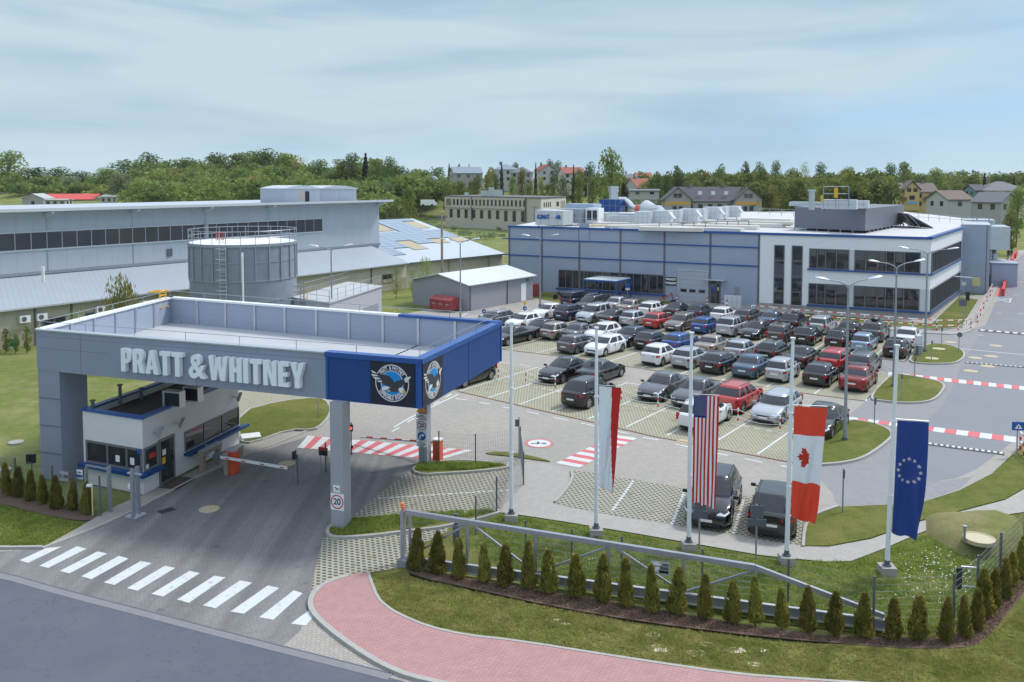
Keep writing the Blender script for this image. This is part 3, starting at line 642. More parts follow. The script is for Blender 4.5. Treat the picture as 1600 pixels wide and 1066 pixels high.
for ch,ps in zip(word,pos):
    if ch==' ': continue
    if ch=='&': v,f=text_mesh('&',1.32,ext=.11,bold=.035,sx=.82,align='LEFT'); mnx=min(p.x for p in v);mny=min(p.y for p in v); mxy=max(p.y for p in v); v=[Vector((p.x-mnx,(p.y-mny)/(mxy-mny),p.z)) for p in v]
    else: v,f=curve_mesh(GL[ch][1],.11)
    m_=MB(); m_.add([Mf@Vector((x0+(ps+p.x)*SX,5.59+p.y*H_,p.z+.03)) for p in v],f); part('letter',m_,LET,gate)
# emblem panels
EB=mat('emblem panel black',(.012,.014,.03),.35,var=.1); EC=mat('emblem blue',(.0,.25,.62),.4,var=.05); EW=mat('emblem white',(.72,.74,.76),.45,var=.04); ED=mat('emblem grey',(.045,.042,.045),.5,var=.7,scale=22); EY=mat('emblem yellow',(.7,.42,.06),.5); EE=mat('emblem edge',(.35,.18,.16),.5)
def emblem(M,x0,x1,y0,y1,sq=1.0):
    m_=MB(); plate(m_,M,x0,x1,y0,y1,.0,.034); pn=part('emblem_panel',m_,EB,gate)
    e=MB(); c=((x0+x1)/2,(y0+y1)/2+.02); Q=M@Matrix.Translation((c[0],c[1],.034)); Q=Q@Matrix.Diagonal((sq,1,1,1))
    r=.74
    flat_ring(e,Q,r-.035,r,.004,0,48); flat_ring(e,Q,.475,.50,.004,0,40); flat(e,Q,circ(.476,40),.003,1)
    def arctext(t,rad,a0,a1,flip):
        n_=len(t)
        for k,ch in enumerate(t):
            if ch==' ': continue
            a=R(a0+(a1-a0)*(k+.5)/n_)
            v,f=text_mesh(ch,.22,ext=.001,bold=.006,sx=.62)
            rot=Matrix.Rotation(a-math.pi/2 if not flip else a+math.pi/2,4,'Z')
            P_=Q@Matrix.Translation((rad*math.cos(a),rad*math.sin(a),.004))@rot
            e.add([P_@p for p in v],f,0)
    arctext('PRATT & WHITNEY',.60,146,34,False); arctext('DEPENDABLE ENGINES',.60,212,328,True)
    # eagle: far wing, near wing, body, tail, head, beak, wing tips
    W1=[(-.86,.40),(-.70,.33),(-.30,.31),(-.10,.26),(.02,.16),(.11,.02),(.2,.10),(.46,.19),(.66,.30),(.78,.28),(.60,.06),(.40,-.10),(.26,-.20),(.34,-.28),(.30,-.33),(-.14,-.33),(-.22,-.26),(-.02,-.16),(-.30,-.10),(-.60,.08),(-.82,.22)]
    v,f=curve_mesh([W1],.003); e.add([Q@(p+Vector((0,0,.008))) for p in v],f,2)
    for tip in ([(-.92,.46),(-.86,.36),(-.66,.33),(-.70,.37)],[(-.93,.30),(-.84,.22),(-.60,.24),(-.64,.28)],[(-.86,.20),(-.72,.10),(-.50,.12),(-.56,.17)],[(-.68,.05),(-.56,.0),(-.42,.03),(-.46,.07)]):
        flat(e,Q,tip[::-1],.017,0)
    for tip in ([(.56,.26),(.80,.33),(.84,.29),(.60,.21)],[(.52,.20),(.76,.26),(.80,.22),(.56,.15)],[(.60,.16),(.72,.18),(.70,.10),(.56,.08)]): flat(e,Q,tip,.017,0)
    flat(e,Q,[(-.10,-.16),(-.34,-.13),(-.47,-.22),(-.44,-.31),(-.30,-.30),(-.14,-.24)],.016,0)
    flat(e,Q,circ(.135,16,(.42,-.235),ry=.10),.016,0); flat(e,Q,[(.50,-.19),(.60,-.28),(.57,-.38),(.50,-.36),(.46,-.30)],.018,3)
    flat(e,Q,[(.56,-.33),(.60,-.30),(.585,-.38),(.55,-.40)],.019,3); flat(e,Q,[(-.22,-.30),(-.10,-.27),(-.06,-.33),(-.16,-.36)],.018,3)
    part('eagle_emblem',e,[EW,EC,ED,EY],pn); 
emblem(Mf,.888*Wd,.985*Wd,ZB+.03,ZT-.13)
emblem(Mr,.04,2.0,ZB+.03,ZT-.13)
# left pier and columns
def colbox(p,wx,wy,ang,z0,z1,m,name):
    m_=MB(); m_.box((p.x,p.y,(z0+z1)/2),(wx,wy,z1-z0),ang); return part(name,m_,m,gate)
ua=math.atan2(u.y,u.x)
pr=FL+u*.68+Vector((-u.y,u.x,0))*.80
colbox(pr,1.32,1.56,ua,0,ZB,'canopy','pier')
for z in (1.3,2.6,3.9):
    m_=MB(); plate(m_,Mf,.03,1.33,z,z+.012,0,.024); part('cladding_joint',m_,'steel_d',gate)
c1=G(529,829);c1+=Vector((.05,.3,0)); c2=G(663,729)+Vector((.0,.3,0))
K['colgrey']=mat('painted column',(.33,.345,.375),.5,var=.08,scale=.8)
colbox(c1,.58,.58,ua,0,ZB,'colgrey','column'); colbox(c2,.46,.46,ua,0,ZB,'colgrey','column')
# railings, roof bits
m_=MB(); f3=lambda p,z:Vector((p.x,p.y,z)); Jn=ins(.12)
rail(m_,[f3(Jn[0],0),f3(Jn[1],0),f3(Jn[2],0)],.42,3.0,.014,(1,),ZT); rail(m_,[f3(Jn[2],0),f3(Jn[3],0),f3(Jn[0],0)],.42,2.6,.018,(1,),ZT)
part('roof_railing',m_,'steel',gate)
m_=MB(); p=G(671,528,ZD); m_.box((p.x,p.y,ZD+.5),(.42,.42,1.0),ua); part('vent_box',m_,'white',gate)
m_=MB(); p=G(275,505,ZD); m_.box((p.x,p.y+.2,ZD+.07),(.9,.5,.14),ua); part('roof_hatch',m_,'alu',gate)
m_=MB(); a=G(611,558,ZD+.02);b=G(659,537,ZD+.02); dash_n=11
for k in range(dash_n): q=a.lerp(b,(k+.2)/dash_n);r_=a.lerp(b,(k+.75)/dash_n); m_.bar((q.x,q.y,ZD+.02),(r_.x,r_.y,ZD+.02),.07,.03)
part('roof_joint_strip',m_,'black',gate)
lad=thing('safety_ladder','bright orange yellow access ladder hooked over the left canopy parapet','ladder',G(252,488,ZT))
p=O[3].lerp(O[0],.10); d_=(O[0]-O[3]).normalized(); nn=Vector((-d_.y,d_.x,0))
m_=MB()
for sgn in(-.3,.3):
    q=p+d_*sgn; m_.tube([q+Vector((0,0,ZT-.45))+nn*.25,q+Vector((0,0,ZT+.55))+nn*.25],.045,6); m_.tube([q+Vector((0,0,ZT+.55))+nn*.45,q+Vector((0,0,ZT+.5))-nn*.5],.045,6); m_.tube([q+Vector((0,0,ZT-.4))+nn*.45,q+Vector((0,0,ZT-.42))+nn*.0],.04,6)
part('side_rails',m_,'yellow',lad); m_=MB()
for z in (-.3,0,.3,.55): m_.tube([p+d_*-.3+Vector((0,0,ZT+z))+nn*.25,p+d_*.3+Vector((0,0,ZT+z))+nn*.25],.035,6)
part('rungs',m_,'yellow',lad)
# signs fixed on the columns
def sign20(parent,M,x,y,w,h,r,name='speed_limit_plate'):
    m_=MB(); plate(m_,M,x-w/2,x+w/2,y-h/2,y+h/2,0,.02,0); Q=M@Matrix.Translation((x,y,.02)); flat(m_,Q,circ(r,28),.002,0); flat_ring(m_,Q,r*.82,r,.003,1,28)
    put_text(m_,Q,'20',0,-.0,r*1.25,.003,2,bold=r*.03,sx=.92); return part(name,m_,[K['white'],K['red'],K['ink']],parent)
Mc1=frame((c1.x-math.cos(ua)*.29+math.sin(ua)*.29,c1.y-math.sin(ua)*.29-math.cos(ua)*.29,0),u)
sg=thing('speed_sign','square 20 speed limit sign on the near canopy column','sign',Mc1@Vector((.29,1.4,0)))
sign20(sg,Mc1,.30,1.17,.60,.68,.29)
sg=thing('camera_sign','small red edged camera warning sign above the near speed limit','sign',Mc1@Vector((.29,1.9,0)))
m_=MB(); plate(m_,Mc1,.10,.46,1.56,1.84,0,.02,0)
for a in ((.10,.125,1.56,1.84),(.435,.46,1.56,1.84)): plate(m_,Mc1,*a,.02,.023,1)
Q=Mc1@Matrix.Translation((.28,1.72,.02)); flat(m_,Q,[(-.10,.03),(-.07,.06),(.05,.0),(.11,.0),(.11,-.04),(.03,-.05)],.003,2); flat(m_,Q,[(-.1,-.08),(.1,-.08),(.1,-.07),(-.1,-.07)],.003,2)
part('sign_plate',m_,[K['white'],K['red'],K['ink']],sg)
Mc2=frame((c2.x-math.cos(ua)*.23+math.sin(ua)*.23,c2.y-math.sin(ua)*.23-math.cos(ua)*.23,0),u)
sp=thing('sign_board_stack','stack of traffic signs covering the front of the far canopy column','sign',Mc2@Vector((.2,1.0,.05)))
m_=MB(); m_.tube([Mc2@Vector((.24,0,.07)),Mc2@Vector((.24,4.3,.07))],.03,8); part('post',m_,'steel',sp)
Mq=Mc2@Matrix.Translation((0.24,0,.11))
def zc(py): return Zat(660,py,c2.y)
m_=MB(); v=[(-.29,zc(642)),(.29,zc(642)),(0,zc(642)+.52)]; m_.add([Mq@Vector((a,b,.03)) for a,b in v]+[Mq@Vector((a,b,.0)) for a,b in v],[(0,1,2),(5,4,3),(0,3,4,1),(1,4,5,2),(2,5,3,0)],0)
cx=.0;cy=zc(642)+.19; v2=[(a*.86,cy+(b-cy)*.84) for a,b in v]; flat(m_,Mq,v2,.033,1); plate(m_,Mq,-.02,.02,cy-.03,cy+.2,.033,.036,2); plate(m_,Mq,-.02,.02,cy-.1,cy-.06,.033,.036,2)
part('warning_triangle',m_,[K['red'],mat('amber sign',(.75,.42,.05),.5),K['ink']],sp)
m_=MB(); plate(m_,Mq,-.29,.29,zc(651),zc(644),0,.025,0); 
for k,w in ((.62,.12),(.3,.22)): plate(m_,Mq,-w,w,zc(651)+k*.2,zc(651)+k*.2+.035,.025,.028,1)
part('text_plate',m_,[K['white'],K['ink']],sp)
sign20(sp,Mq,0,(zc(653)+zc(671))/2,.58,zc(653)-zc(671),.235)
m_=MB(); ym=(zc(671.5)+zc(685.5))/2; plate(m_,Mq,-.29,.29,zc(685.5),zc(671.5),0,.02,0); Q=Mq@Matrix.Translation((0,ym,.02)); flat(m_,Q,circ(.215,26),.004,1)
for pl in ([(-.12,-.14),(-.05,-.14),(-.05,.02),(-.12,.02)],[(-.12,.02),(.05,.02),(.05,.09),(-.06,.09)],[(.04,-.05),(.15,.055),(.04,.16)]): flat(m_,Q,pl,.007,0)
part('turn_arrow_plate',m_,[K['white'],K['signblue']],sp)
m_=MB(); plate(m_,Mq,-.29,.29,zc(695),zc(686.5),0,.02,0)
for k,w in ((.7,.16),(.4,.22),(.15,.12)): plate(m_,Mq,-w,w,zc(695)+k*.27,zc(695)+k*.27+.03,.02,.023,1)
part('text_plate',m_,[K['white'],K['ink']],sp)
# ---------------------------------------------------------------- guard booth
Bf=G(225,773);Bl=G(129,757)+Vector((0,.2,0));Br=G(374,692); Bb=Bl+(Br-Bf)
HB=3.42
bt=thing('guard_booth','low white guard booth with blue sills standing under the canopy','guard booth',Bf)
foot=[tuple(p[:2]) for p in (Bf,Br,Bb,Bl)]
m_=MB(); m_.prism(foot,0,HB-.36); BW_=m_
ctr=(Bf+Br+Bb+Bl)/4
def ofs(poly,d):
    n_=len(poly); out=[]
    for i in range(n_):
        a=Vector(poly[i-1][:2]);b=Vector(poly[i][:2]);c=Vector(poly[(i+1)%n_][:2]); e1=(b-a).normalized();e2=(c-b).normalized(); n1=Vector((e1.y,-e1.x));n2=Vector((e2.y,-e2.x)); k=(n1+n2); k=k/ max(.3,k.dot(n1)); out.append(tuple(b+k*d))
    return out
def ccw(poly):
    n_=len(poly); a=sum(poly[i][0]*poly[(i+1)%n_][1]-poly[(i+1)%n_][0]*poly[i][1] for i in range(n_)); return poly if a>0 else poly[::-1]
def ringwall(poly,d0,d1,z0,z1,mi=0):
    poly=ccw(poly); a=ofs(poly,d0);b=ofs(poly,d1); m_=MB(); n_=len(poly)
    for i in range(n_):
        j=(i+1)%n_; q=[a[i],a[j],b[j],b[i]]; vs=[(x,y,z0) for x,y in q]+[(x,y,z1) for x,y in q]
        m_.add(vs,[(4,5,6,7),(3,2,1,0),(0,1,5,4),(2,3,7,6)],mi)
    return m_
fw2=[tuple(p[:2]) for p in (Bf,Br,Bb,Bl)]
rw_=ringwall(fw2,0,-.22,HB-.36,HB-.0); BW_.add(rw_.v,rw_.f); part('wall',BW_,'booth_wall',bt)
part('parapet_cap',ringwall(fw2,.06,-.28,HB-.0,HB+.09),'blue_cap',bt)
m_=MB(); m_.prism(ofs(ccw(fw2),-.225),HB-.355,HB-.30); part('roof',m_,'roof_dirty',bt)
Mbl=frame((Bl.x,Bl.y,0),(Bf-Bl).normalized()); LL=(Bf-Bl).length; Mbr=frame((Bf.x,Bf.y,0),(Br-Bf).normalized()); LR=(Br-Bf).length
K['intr']=mat('shaded booth interior glass',(.035,.04,.045),.06,var=.5,scale=1.5,spec=.8)
w=window(bt,Mbl,.18,LL-.02,1.02,2.08,xs=[.18,1.55,2.75,LL-.02],fw=.10,glass_m='intr')
w=window(bt,Mbr,.02,.98,1.02,2.08,1,fw=.09,glass_m='intr')
w=window(bt,Mbr,2.98,LR-.03,1.0,1.98,3,fw=.06,glass_m='wglass')
m_=MB(); plate(m_,Mbl,-.05,LL+.32,.86,1.01,0,.32); part('sill',m_,'blue',bt); m_=MB(); plate(m_,Mbr,.0,1.0,.862,1.012,0,.32);part('sill',m_,'blue',bt)
m_=MB(); plate(m_,Mbr,2.9,LR+.45,.82,.94,0,.36);part('sill',m_,'blue',bt)
m_=MB(); x0_,x1_=1.06,2.18
for a in ((x0_,x0_+.1,0,2.15),(x1_-.1,x1_,0,2.15),(x0_+.1,x1_-.1,2.05,2.15),(x0_+.1,x1_-.1,.02,.12)): plate(m_,Mbr,*a,0.003,.06)
dr=part('door',m_,'wframe',bt); m_=MB(); plate(m_,Mbr,x0_+.1,x1_-.1,.12,2.05,.003,.02); part('pane',m_,'intr',dr); m_=MB(); plate(m_,Mbr,x1_-.19,x1_-.15,.95,1.2,.06,.10); part('handle',m_,'black',dr)
for a_,m__ in (((x0_+.25,x0_+.5,1.35,1.62),'white'),((x0_+.22,x0_+.45,.95,1.25),'yellow')): m_=MB(); plate(m_,Mbr,*a_,.022,.026); part('door_poster',m_,m__,dr)
for a_,m__ in (((.38,.85,1.5,1.72),'red'),((.38,.85,1.28,1.48),'ink'),((.14,.34,1.1,1.3),'white')): m_=MB(); plate(m_,Mbr,*a_,.02,.024); part('window_notice',m_,m__,bt)
m_=MB(); plate(m_,Mbl,2.05,2.3,1.3,1.6,.022,.026,0);plate(m_,Mbl,2.95,3.2,1.28,1.6,.022,.026,0);plate(m_,Mbl,LL-.28,LL-.08,1.85,2.05,.06,.07,1)
part('window_notice',m_,[K['white'],K['signblue']],bt)
m_=MB(); q=Bf+ (Br-Bf).normalized()*1.6+Vector((.6,-.2,0)); m_.box((q.x,q.y,.045),(1.5,.9,.02),math.atan2(*(Br-Bf).yx)); part('door_mat',m_,'roof_dirty',bt)
# cctv cameras on booth wall
for x,lab in ((.75,'white bullet camera on booth wall nearest the booth corner'),(2.3,'middle shaded bullet camera on the booth side wall'),(LR-.5,'white bullet camera at the far end of the booth wall')):
    t=thing('security_camera',lab,'security camera',Mbr@Vector((x,2.65,.05)),group='cameras on the guard booth'); m_=MB(); a=Mbr@Vector((x,2.62,0));b=Mbr@Vector((x,2.6,.35)); m_.tube([a,b],.035,6); part('bracket',m_,'alu',t)
    m_=MB(); m_.bar(Mbr@Vector((x-.25,2.52,.45)),Mbr@Vector((x+.25,2.74,.3)),.13,.12); m_.bar(Mbr@Vector((x-.28,2.58,.46)),Mbr@Vector((x+.27,2.82,.29)),.17,.02); part('camera_body',m_,'alu',t)
# booth roof things under the canopy
for (px,py,w_,h_,lab) in ((268,640,1.0,.75,'black faced cooling unit on the booth roof, left of two'),(298,632,.9,.7,'black faced cooling unit on the booth roof, right of two')):
    p=G(px,py,HB-.05); t=thing('cooling_unit',lab,'cooling unit',p,group='cooling units on booth roof'); m_=MB(); m_.box((p.x,p.y+.3,HB+.4),(w_,.4,h_),ua); part('casing',m_,'alu',t); m_=MB(); M_=frame((p.x,p.y+.085,HB+.4),u); plate(m_,M_,-w_*.42,w_*.42,-h_*.4,h_*.4,0,.02); part('fan_grille',m_,'black',t)
for (px,py,h_) in ((188,628,.9),(145,640,.5),(221,620,.5)):
    p=G(px,py,HB); m_=MB(); m_.cyl((p.x,p.y,HB-.1),.08,h_,10); m_.cyl((p.x,p.y,HB-.1+h_),.13,.05,10); tag(m_.build('vent_pipe',K['steel_d'],loc=p),{188:'tall dark vent pipe in the middle of the booth roof',145:'short vent pipe at the left corner of the booth roof',221:'short vent pipe at the back edge of booth roof'}[px],'vent pipe')
# ---------------------------------------------------------------- barriers, turnstiles, light, island fence
t=thing('barrier_gate','orange barrier cabinet with lowered white arm beside the booth turnstiles','barrier',G(361,745))
p=G(361,742); m_=MB(); m_.box((p.x,p.y+.15,.62),(.62,.40,1.0),ua+.0); m_.box((p.x,p.y+.15,.06),(.45,.34,.12),ua); part('cabinet',m_,'orange',t)
m_=MB(); m_.box((p.x,p.y+.15,1.155),(.50,.34,.07),ua); part('cabinet_lid',m_,'alu',t)
a=at(340,722,p.y-.12); b=G(449,733,.75)
m_=MB(); hub=Vector((a.x,a.y,.93)); m_.tube([hub+Vector((0,.08,0)),hub+Vector((-.05,-.12,0))],.19,16); part('hub',m_,'steel_d',t)
m_=MB(); m_.bar(hub,Vector((b.x,b.y,.80)),.07,.12); arm=part('arm',m_,'white',t); m_=MB()
for k in (.12,.35,.62,.9): q=hub.lerp(Vector((b.x,b.y,.80)),k);r_=hub.lerp(Vector((b.x,b.y,.80)),k+.06); m_.bar(q+Vector((0,0,-.01)),r_+Vector((0,0,-.01)),.08,.05)
part('arm_reflector',m_,'red',arm)
t=thing('barrier_gate','orange barrier cabinet with a white lid and red striped arm behind far column','barrier',G(683,722))
p=G(684,722); m_=MB(); m_.box((p.x,p.y+.1,.55),(.38,.38,1.1),ua); part('cabinet',m_,'orange',t); m_=MB(); m_.box((p.x,p.y+.1,1.13),(.44,.42,.06),ua); part('cabinet_lid',m_,'white',t)
a=Vector((p.x-.2,p.y+.1,.95)); b=G(562,683,.0); b=at(563,683,b.y-1.3)
m_=MB(); m_.bar(a,b,.06,.10); arm=part('arm',m_,'white',t); m_=MB()
for k in range(5): m_.bar(a.lerp(b,k/5+.02)+Vector((0,0,.03)),a.lerp(b,k/5+.11)+Vector((0,0,.03)),.07,.06)
part('arm_reflector',m_,'red',arm)
for (px0,py0,px1,py1,lab) in ((317,738,341,724,'brown turnstile standing close against the booth wall'),(355,742,375,729,'brown turnstile between the orange barrier and kerb')):
    a=G(px0,py0);b=G(px1,py1); d=(b-a).normalized(); t=thing('turnstile',lab,'turnstile',a,group='turnstiles by the guard booth')
    for q in (a,b): m_=MB(); m_.box((q.x,q.y,.5),(.22,.22,1.0),ua); part('leg',m_,'wood',t)
    m_=MB(); m_.bar(Vector((a.x,a.y,.93))-d*.15,Vector((b.x,b.y,.93))+d*.15,.28,.22); part('housing',m_,'wood',t); m_=MB(); m_.bar(Vector((a.x,a.y,1.06))-d*.16,Vector((b.x,b.y,1.06))+d*.16,.30,.03); part('lid',m_,'alu',t)
    m_=MB(); c_=a.lerp(b,.5)+Vector((0,0,.85))
    for k in range(3): m_.tube([c_,c_+Vector((math.sin(ua)*.0+math.cos(ua+1.57*0)*.4*math.cos(k*2.1),-.1,.4*math.sin(k*2.1)))],.022,6)
    part('tripod_arm',m_,'steel',t)
def post(mb,px,py,pt,r=.03,z0=0,base=None):
    p=base or G(px,py); h=Zat(px,pt,p.y); mb.tube([p+Vector((0,0,z0)),Vector((p.x,p.y,h))],r,6); return p,h
t=thing('traffic_light','slim traffic light post showing red between the canopy columns','traffic light',G(549,711))
m_=MB(); p,h=post(m_,549,711,660,.03); part('post',m_,'black',t); m_=MB(); m_.box((p.x,p.y-.02,Zat(549,668.5,p.y)),(.2,.12,.34)); part('housing',m_,'black',t)
LR_=mat('lit red signal',(.8,.05,.03),.4,emit=(1,.05,.03,2.2)); m_=MB(); m_.tube([Vector((p.x,p.y-.10,Zat(549,668.5,p.y))),Vector((p.x,p.y-.12,Zat(549,668.5,p.y)))],.07,14); part('red_lens',m_,LR_,t)
m_=MB(); m_.box((p.x+.05,p.y-.04,Zat(549,698,p.y)),(.1,.1,.14)); part('sensor',m_,'black',t)
# ---------------------------------------------------------------- mesh fences
def wire_mesh(mb,a,b,h0,h1,dx=.10,dz=.2,r=.003,za=0,zb=0,ha=None):
    a=Vector(a);b=Vector(b); Ln=(b-a).length; n_=max(1,int(Ln/dx))
    for k in range(n_+1):
        t_=k/n_; p=a.lerp(b,t_); z_=za+(zb-za)*t_; hh=h1+((ha or h1)-h1)*t_
        mb.tube([p+Vector((0,0,z_+h0)),p+Vector((0,0,z_+hh))],r,3,cap=False)
    m_=int((h1-h0)/dz)
    for k in range(m_+1):
        f_=k/m_; mb.tube([a+Vector((0,0,za+h0+(h1-h0)*f_)),b+Vector((0,0,zb+h0+((ha or h1)-h0)*f_))],r*1.3,3,cap=False)
POSTED=set()
def fence(label,pts,h=1.55,name='mesh_fence',step=None,hs=None,group=None,dx=.10,bottom=.05):
    P=[G(*q) for q in pts]; t=thing(name,label,'fence',P[0],group=group)
    for i,p in enumerate(P):
        if tuple(pts[i]) in POSTED: continue
        POSTED.add(tuple(pts[i]))
        hh=hs[i] if hs else h; m_=MB(); m_.box((p.x,p.y,hh/2+.03),(.06,.06,hh+.06)); m_.box((p.x,p.y,hh+.07),(.07,.07,.02)); part('post',m_,'steel_d',t)
    for i in range(len(P)-1):
        m_=MB(); wire_mesh(m_,P[i],P[i+1],bottom,hs[i] if hs else h,dx,.2,ha=hs[i+1] if hs else None); part('mesh_panel',m_,'wire',t)
    return t
K['steel2']=K['steel']
fence('mesh fence around the island beside the far column, corner by the footpath',[(686,724),(743,729),(813,716)],h=1.55)
fence('mesh fence running from the path corner down to the sliding gate',[(818,758),(776,802),(743.5,836)],h=1.5)
fence('mesh fence stub linking two posts beside the left flagpole path',[(813,716),(818,758)],h=1.5)
fence('short mesh fence between the booth lane and the near column',[(465,758),(509,737),],h=1.35)
t=thing('notice_board','small red and black notice on thin posts beside the booth lane','notice board',G(502,737))
m_=MB(); 
for px,py in ((501,738),(512,739)): post(m_,px,py,702 if px<505 else 700,.02)
part('post',m_,'steel',t); p=G(502,738); M_=frame((p.x,p.y-.05,0),u); m_=MB(); plate(m_,M_,-.1,.35,.85,1.25,0,.02,0);plate(m_,M_,-.08,.33,1.1,1.22,.02,.023,1); part('board',m_,[K['ink'],K['red']],t)
m_=MB(); t=thing('card_reader','black card reader on a slim post at the near end of the booth lane','card reader',G(465,758)); p,h=post(m_,463,757,702,.035); part('post',m_,'steel',t); m_=MB(); m_.box((p.x-.05,p.y-.1,h-.25),(.16,.2,.35)); part('reader',m_,'black',t)
# ---------------------------------------------------------------- sliding gate
A0=G(635,886);A1=G(1412,992); gd=(A1-A0).normalized(); gL=(A1-A0).length
sg=thing('sliding_gate','long galvanised sliding gate with diagonal braces behind the row of thujas','gate',A0)
def gp_(px):     # point on the gate line seen at column px
    k=(px-800)/F; t_=(k*A0.y-A0.x)/((A1.x-A0.x)-k*(A1.y-A0.y)); return A0.lerp(A1,t_)
HL=Zat(632,800,A0.y); q=gp_(1190); HR=Zat(1190,886,q.y); gt=lambda p:HL+(HR-HL)*((p-A0).length/(q-A0).length)
up=lambda p,z:Vector((p.x,p.y,z))
m_=MB(); m_.bar(up(A0,HL),up(q,HR),.14,.16); m_.bar(up(q,HR),up(gp_(1398),.52),.12,.14); part('top_beam',m_,'steel',sg)
m_=MB(); m_.bar(up(A0,.28),up(gp_(1400),.28),.16,.24); part('bottom_beam',m_,'steel',sg)
K['steel_l']=mat('bright zinc flange',(.55,.58,.62),.4,.4,var=.1)
m_=MB(); m_.bar(up(A0,.42)+Vector((0,-.06,0)),up(gp_(1398),.42)+Vector((0,-.06,0)),.10,.03); m_.bar(up(A0,.12)+Vector((0,-.1,0)),up(gp_(1412),.12)+Vector((0,-.1,0)),.12,.03);part('beam_flange',m_,'steel_l',sg)
vx=[637,728,838,954,1075,1190]
for x in vx:
    p=gp_(x); m_=MB(); m_.bar(up(p,.40),up(p,gt(p)-.08),.10,.10); part('upright',m_,'steel',sg)
for a,b in ((728,637),(738,838),(954,838),(966,1075),(1190,1075)):
    pa=gp_(a);pb=gp_(b); m_=MB(); m_.bar(up(pa,gt(pa)-.1),up(pb,.42),.06,.06); part('diagonal_brace',m_,'steel',sg)
m_=MB()
for a,b in zip(vx[:-1],vx[1:]): pa=gp_(a);pb=gp_(b); wire_mesh(m_,up(pa,0),up(pb,0),.42,gt(pa)-.08,.10,.2,ha=gt(pb)-.08,r=.003)
part('mesh_infill',m_,'wire',sg)
m_=MB(); m_.box((A0.x-.12,A0.y,1.05),(.12,.16,2.1),ua); m_.box((A0.x-.12,A0.y+.35,1.05),(.10,.12,2.1),ua); m_.bar(up(A0,2.02)+Vector((-.12,0,0)),up(A0,2.02)+Vector((-.12,.35,0)),.08,.08);m_.box((A0.x-.05,A0.y+.1,.16),(.35,.6,.32),ua); part('gate_post',m_,'steel',sg)
m_=MB(); m_.cyl((A0.x-.12,A0.y,2.12),.06,.10,10); m_.cyl((A0.x-.12,A0.y,2.22),.09,.16,12,r2=.07); part('beacon',m_,mat('orange beacon',(.75,.22,.08),.3),sg)
p=gp_(697); m_=MB(); m_.box((p.x+.25,p.y+.9,.9),(.14,.14,1.8)); m_.box((p.x+.25,p.y+.85,1.1),(.24,.24,.6)); tag(m_.build('gate_motor_post',K['steel_d'],loc=(p.x+.25,p.y+.9,0)),'dark gate motor post behind the first bay of the sliding gate','gate motor')
# fence behind the gate and to the right
fence('mesh fence standing behind the sliding gate up to the corner post',[(821,872),(893,886),(971,899),(1097,921),(1231,941),(1364,990),(1489,985)],hs=[1.35,1.35,1.35,1.35,1.4,1.75,1.75])
fence('mesh fence climbing right behind the corner thujas',[(1489,985),(1526,950),(1562,905),(1600,862),(1650,815)],hs=[1.75,1.7,1.6,1.5,1.5])
t=thing('gate_handle_frame','small bracket frame fixed inside the right mesh fence','bracket',G(1514,935)); m_=MB(); a=G(1526,950)
m_.tube([up(a,1.35),up(a,1.35)+Vector((-.5,.1,0))],.03,5); m_.tube([up(a,.7)+Vector((-.5,.1,0)),up(a,.7)],.03,5); part('arm',m_,'steel_l',t); m_=MB(); m_.bar(up(a,.6)+Vector((-.55,.1,0)),up(a,1.3)+Vector((-.55,.1,0)),.14,.10); part('lock_box',m_,'black',t)
def notice(name,label,cat,M,w,h,lines,cols,round_=False):
    t=thing(name,label,cat,M@Vector((0,0,0))); m_=MB(); plate(m_,M,-w/2,w/2,-h/2,h/2,0,.015,0)
    for (a,b,c,d,k) in lines: plate(m_,M,a*w,b*w,c*h,d*h,.015,.018,k)
    part('sign_plate',m_,[K[c] for c in cols],t); return t
p=gp_(1037); Mn=frame(up(p,gt(p)-.52)+Vector((0,-.06,0)),gd)
nb=notice('fence_notice','grey security notice with a white shield hung on the gate mesh','notice',Mn,.62,.44,[(-.45,.45,-.10,.12,1),(-.05,.45,-.38,-.15,2),(.12,.46,.2,.28,2),(.12,.46,.32,.38,2)],['steel_l','steel_d','ink'])
m_=MB(); Q=Mn@Matrix.Translation((-.13,.04,.018)); flat(m_,Q,[(-.13,.12),(0,.17),(.13,.12),(.13,-.05),(0,-.17),(-.13,-.05)][::-1],.003,0); put_text(m_,Q,'MONITORING',0,0.02,.055,.004,1,bold=.002); part('shield',m_,[K['white'],K['ink']],nb)
# fence at the left of the booth
lf=[(25,770),(83,790),(119,800),(156,812)]
fence('mesh fence left of the booth behind the thuja hedge',[(-40,757),(25,775),(83,788),(120,797),(157,807)],h=1.65)
a=G(120,790);Mn=frame((a.x-.25,a.y-.9,1.05),(Vector(G(157,807))-Vector(G(83,788))).normalized())
nb=notice('fence_notice','grey security notice with shield on the left fence','notice',frame(up(G(103,790),1.30)+Vector((0,-.05,0)),gd),.42,.42,[(-.5,.5,-.12,.22,1),(-.4,.0,-.06,.16,2)],['steel_l','steel_d','white'])
nb=notice('fence_notice','white and blue notice on the left fence post','notice',frame(up(G(127,795),1.52)+Vector((0,-.05,0)),gd),.32,.40,[(-.5,.5,-.32,-.02,1),(-.2,.3,.15,.3,1),(-.4,.4,-.45,-.4,1)],['white','signblue'])
gt2=thing('side_gate','small steel frame pedestrian gate left of the driveway','gate',G(172,801))
m_=MB(); 
for px,py,pt in ((137,790,726),(172,801,729)): p=G(px,py); h=Zat(px,pt,p.y); m_.box((p.x,p.y,h/2),(.13 if px>150 else .08,.13 if px>150 else .08,h),ua)
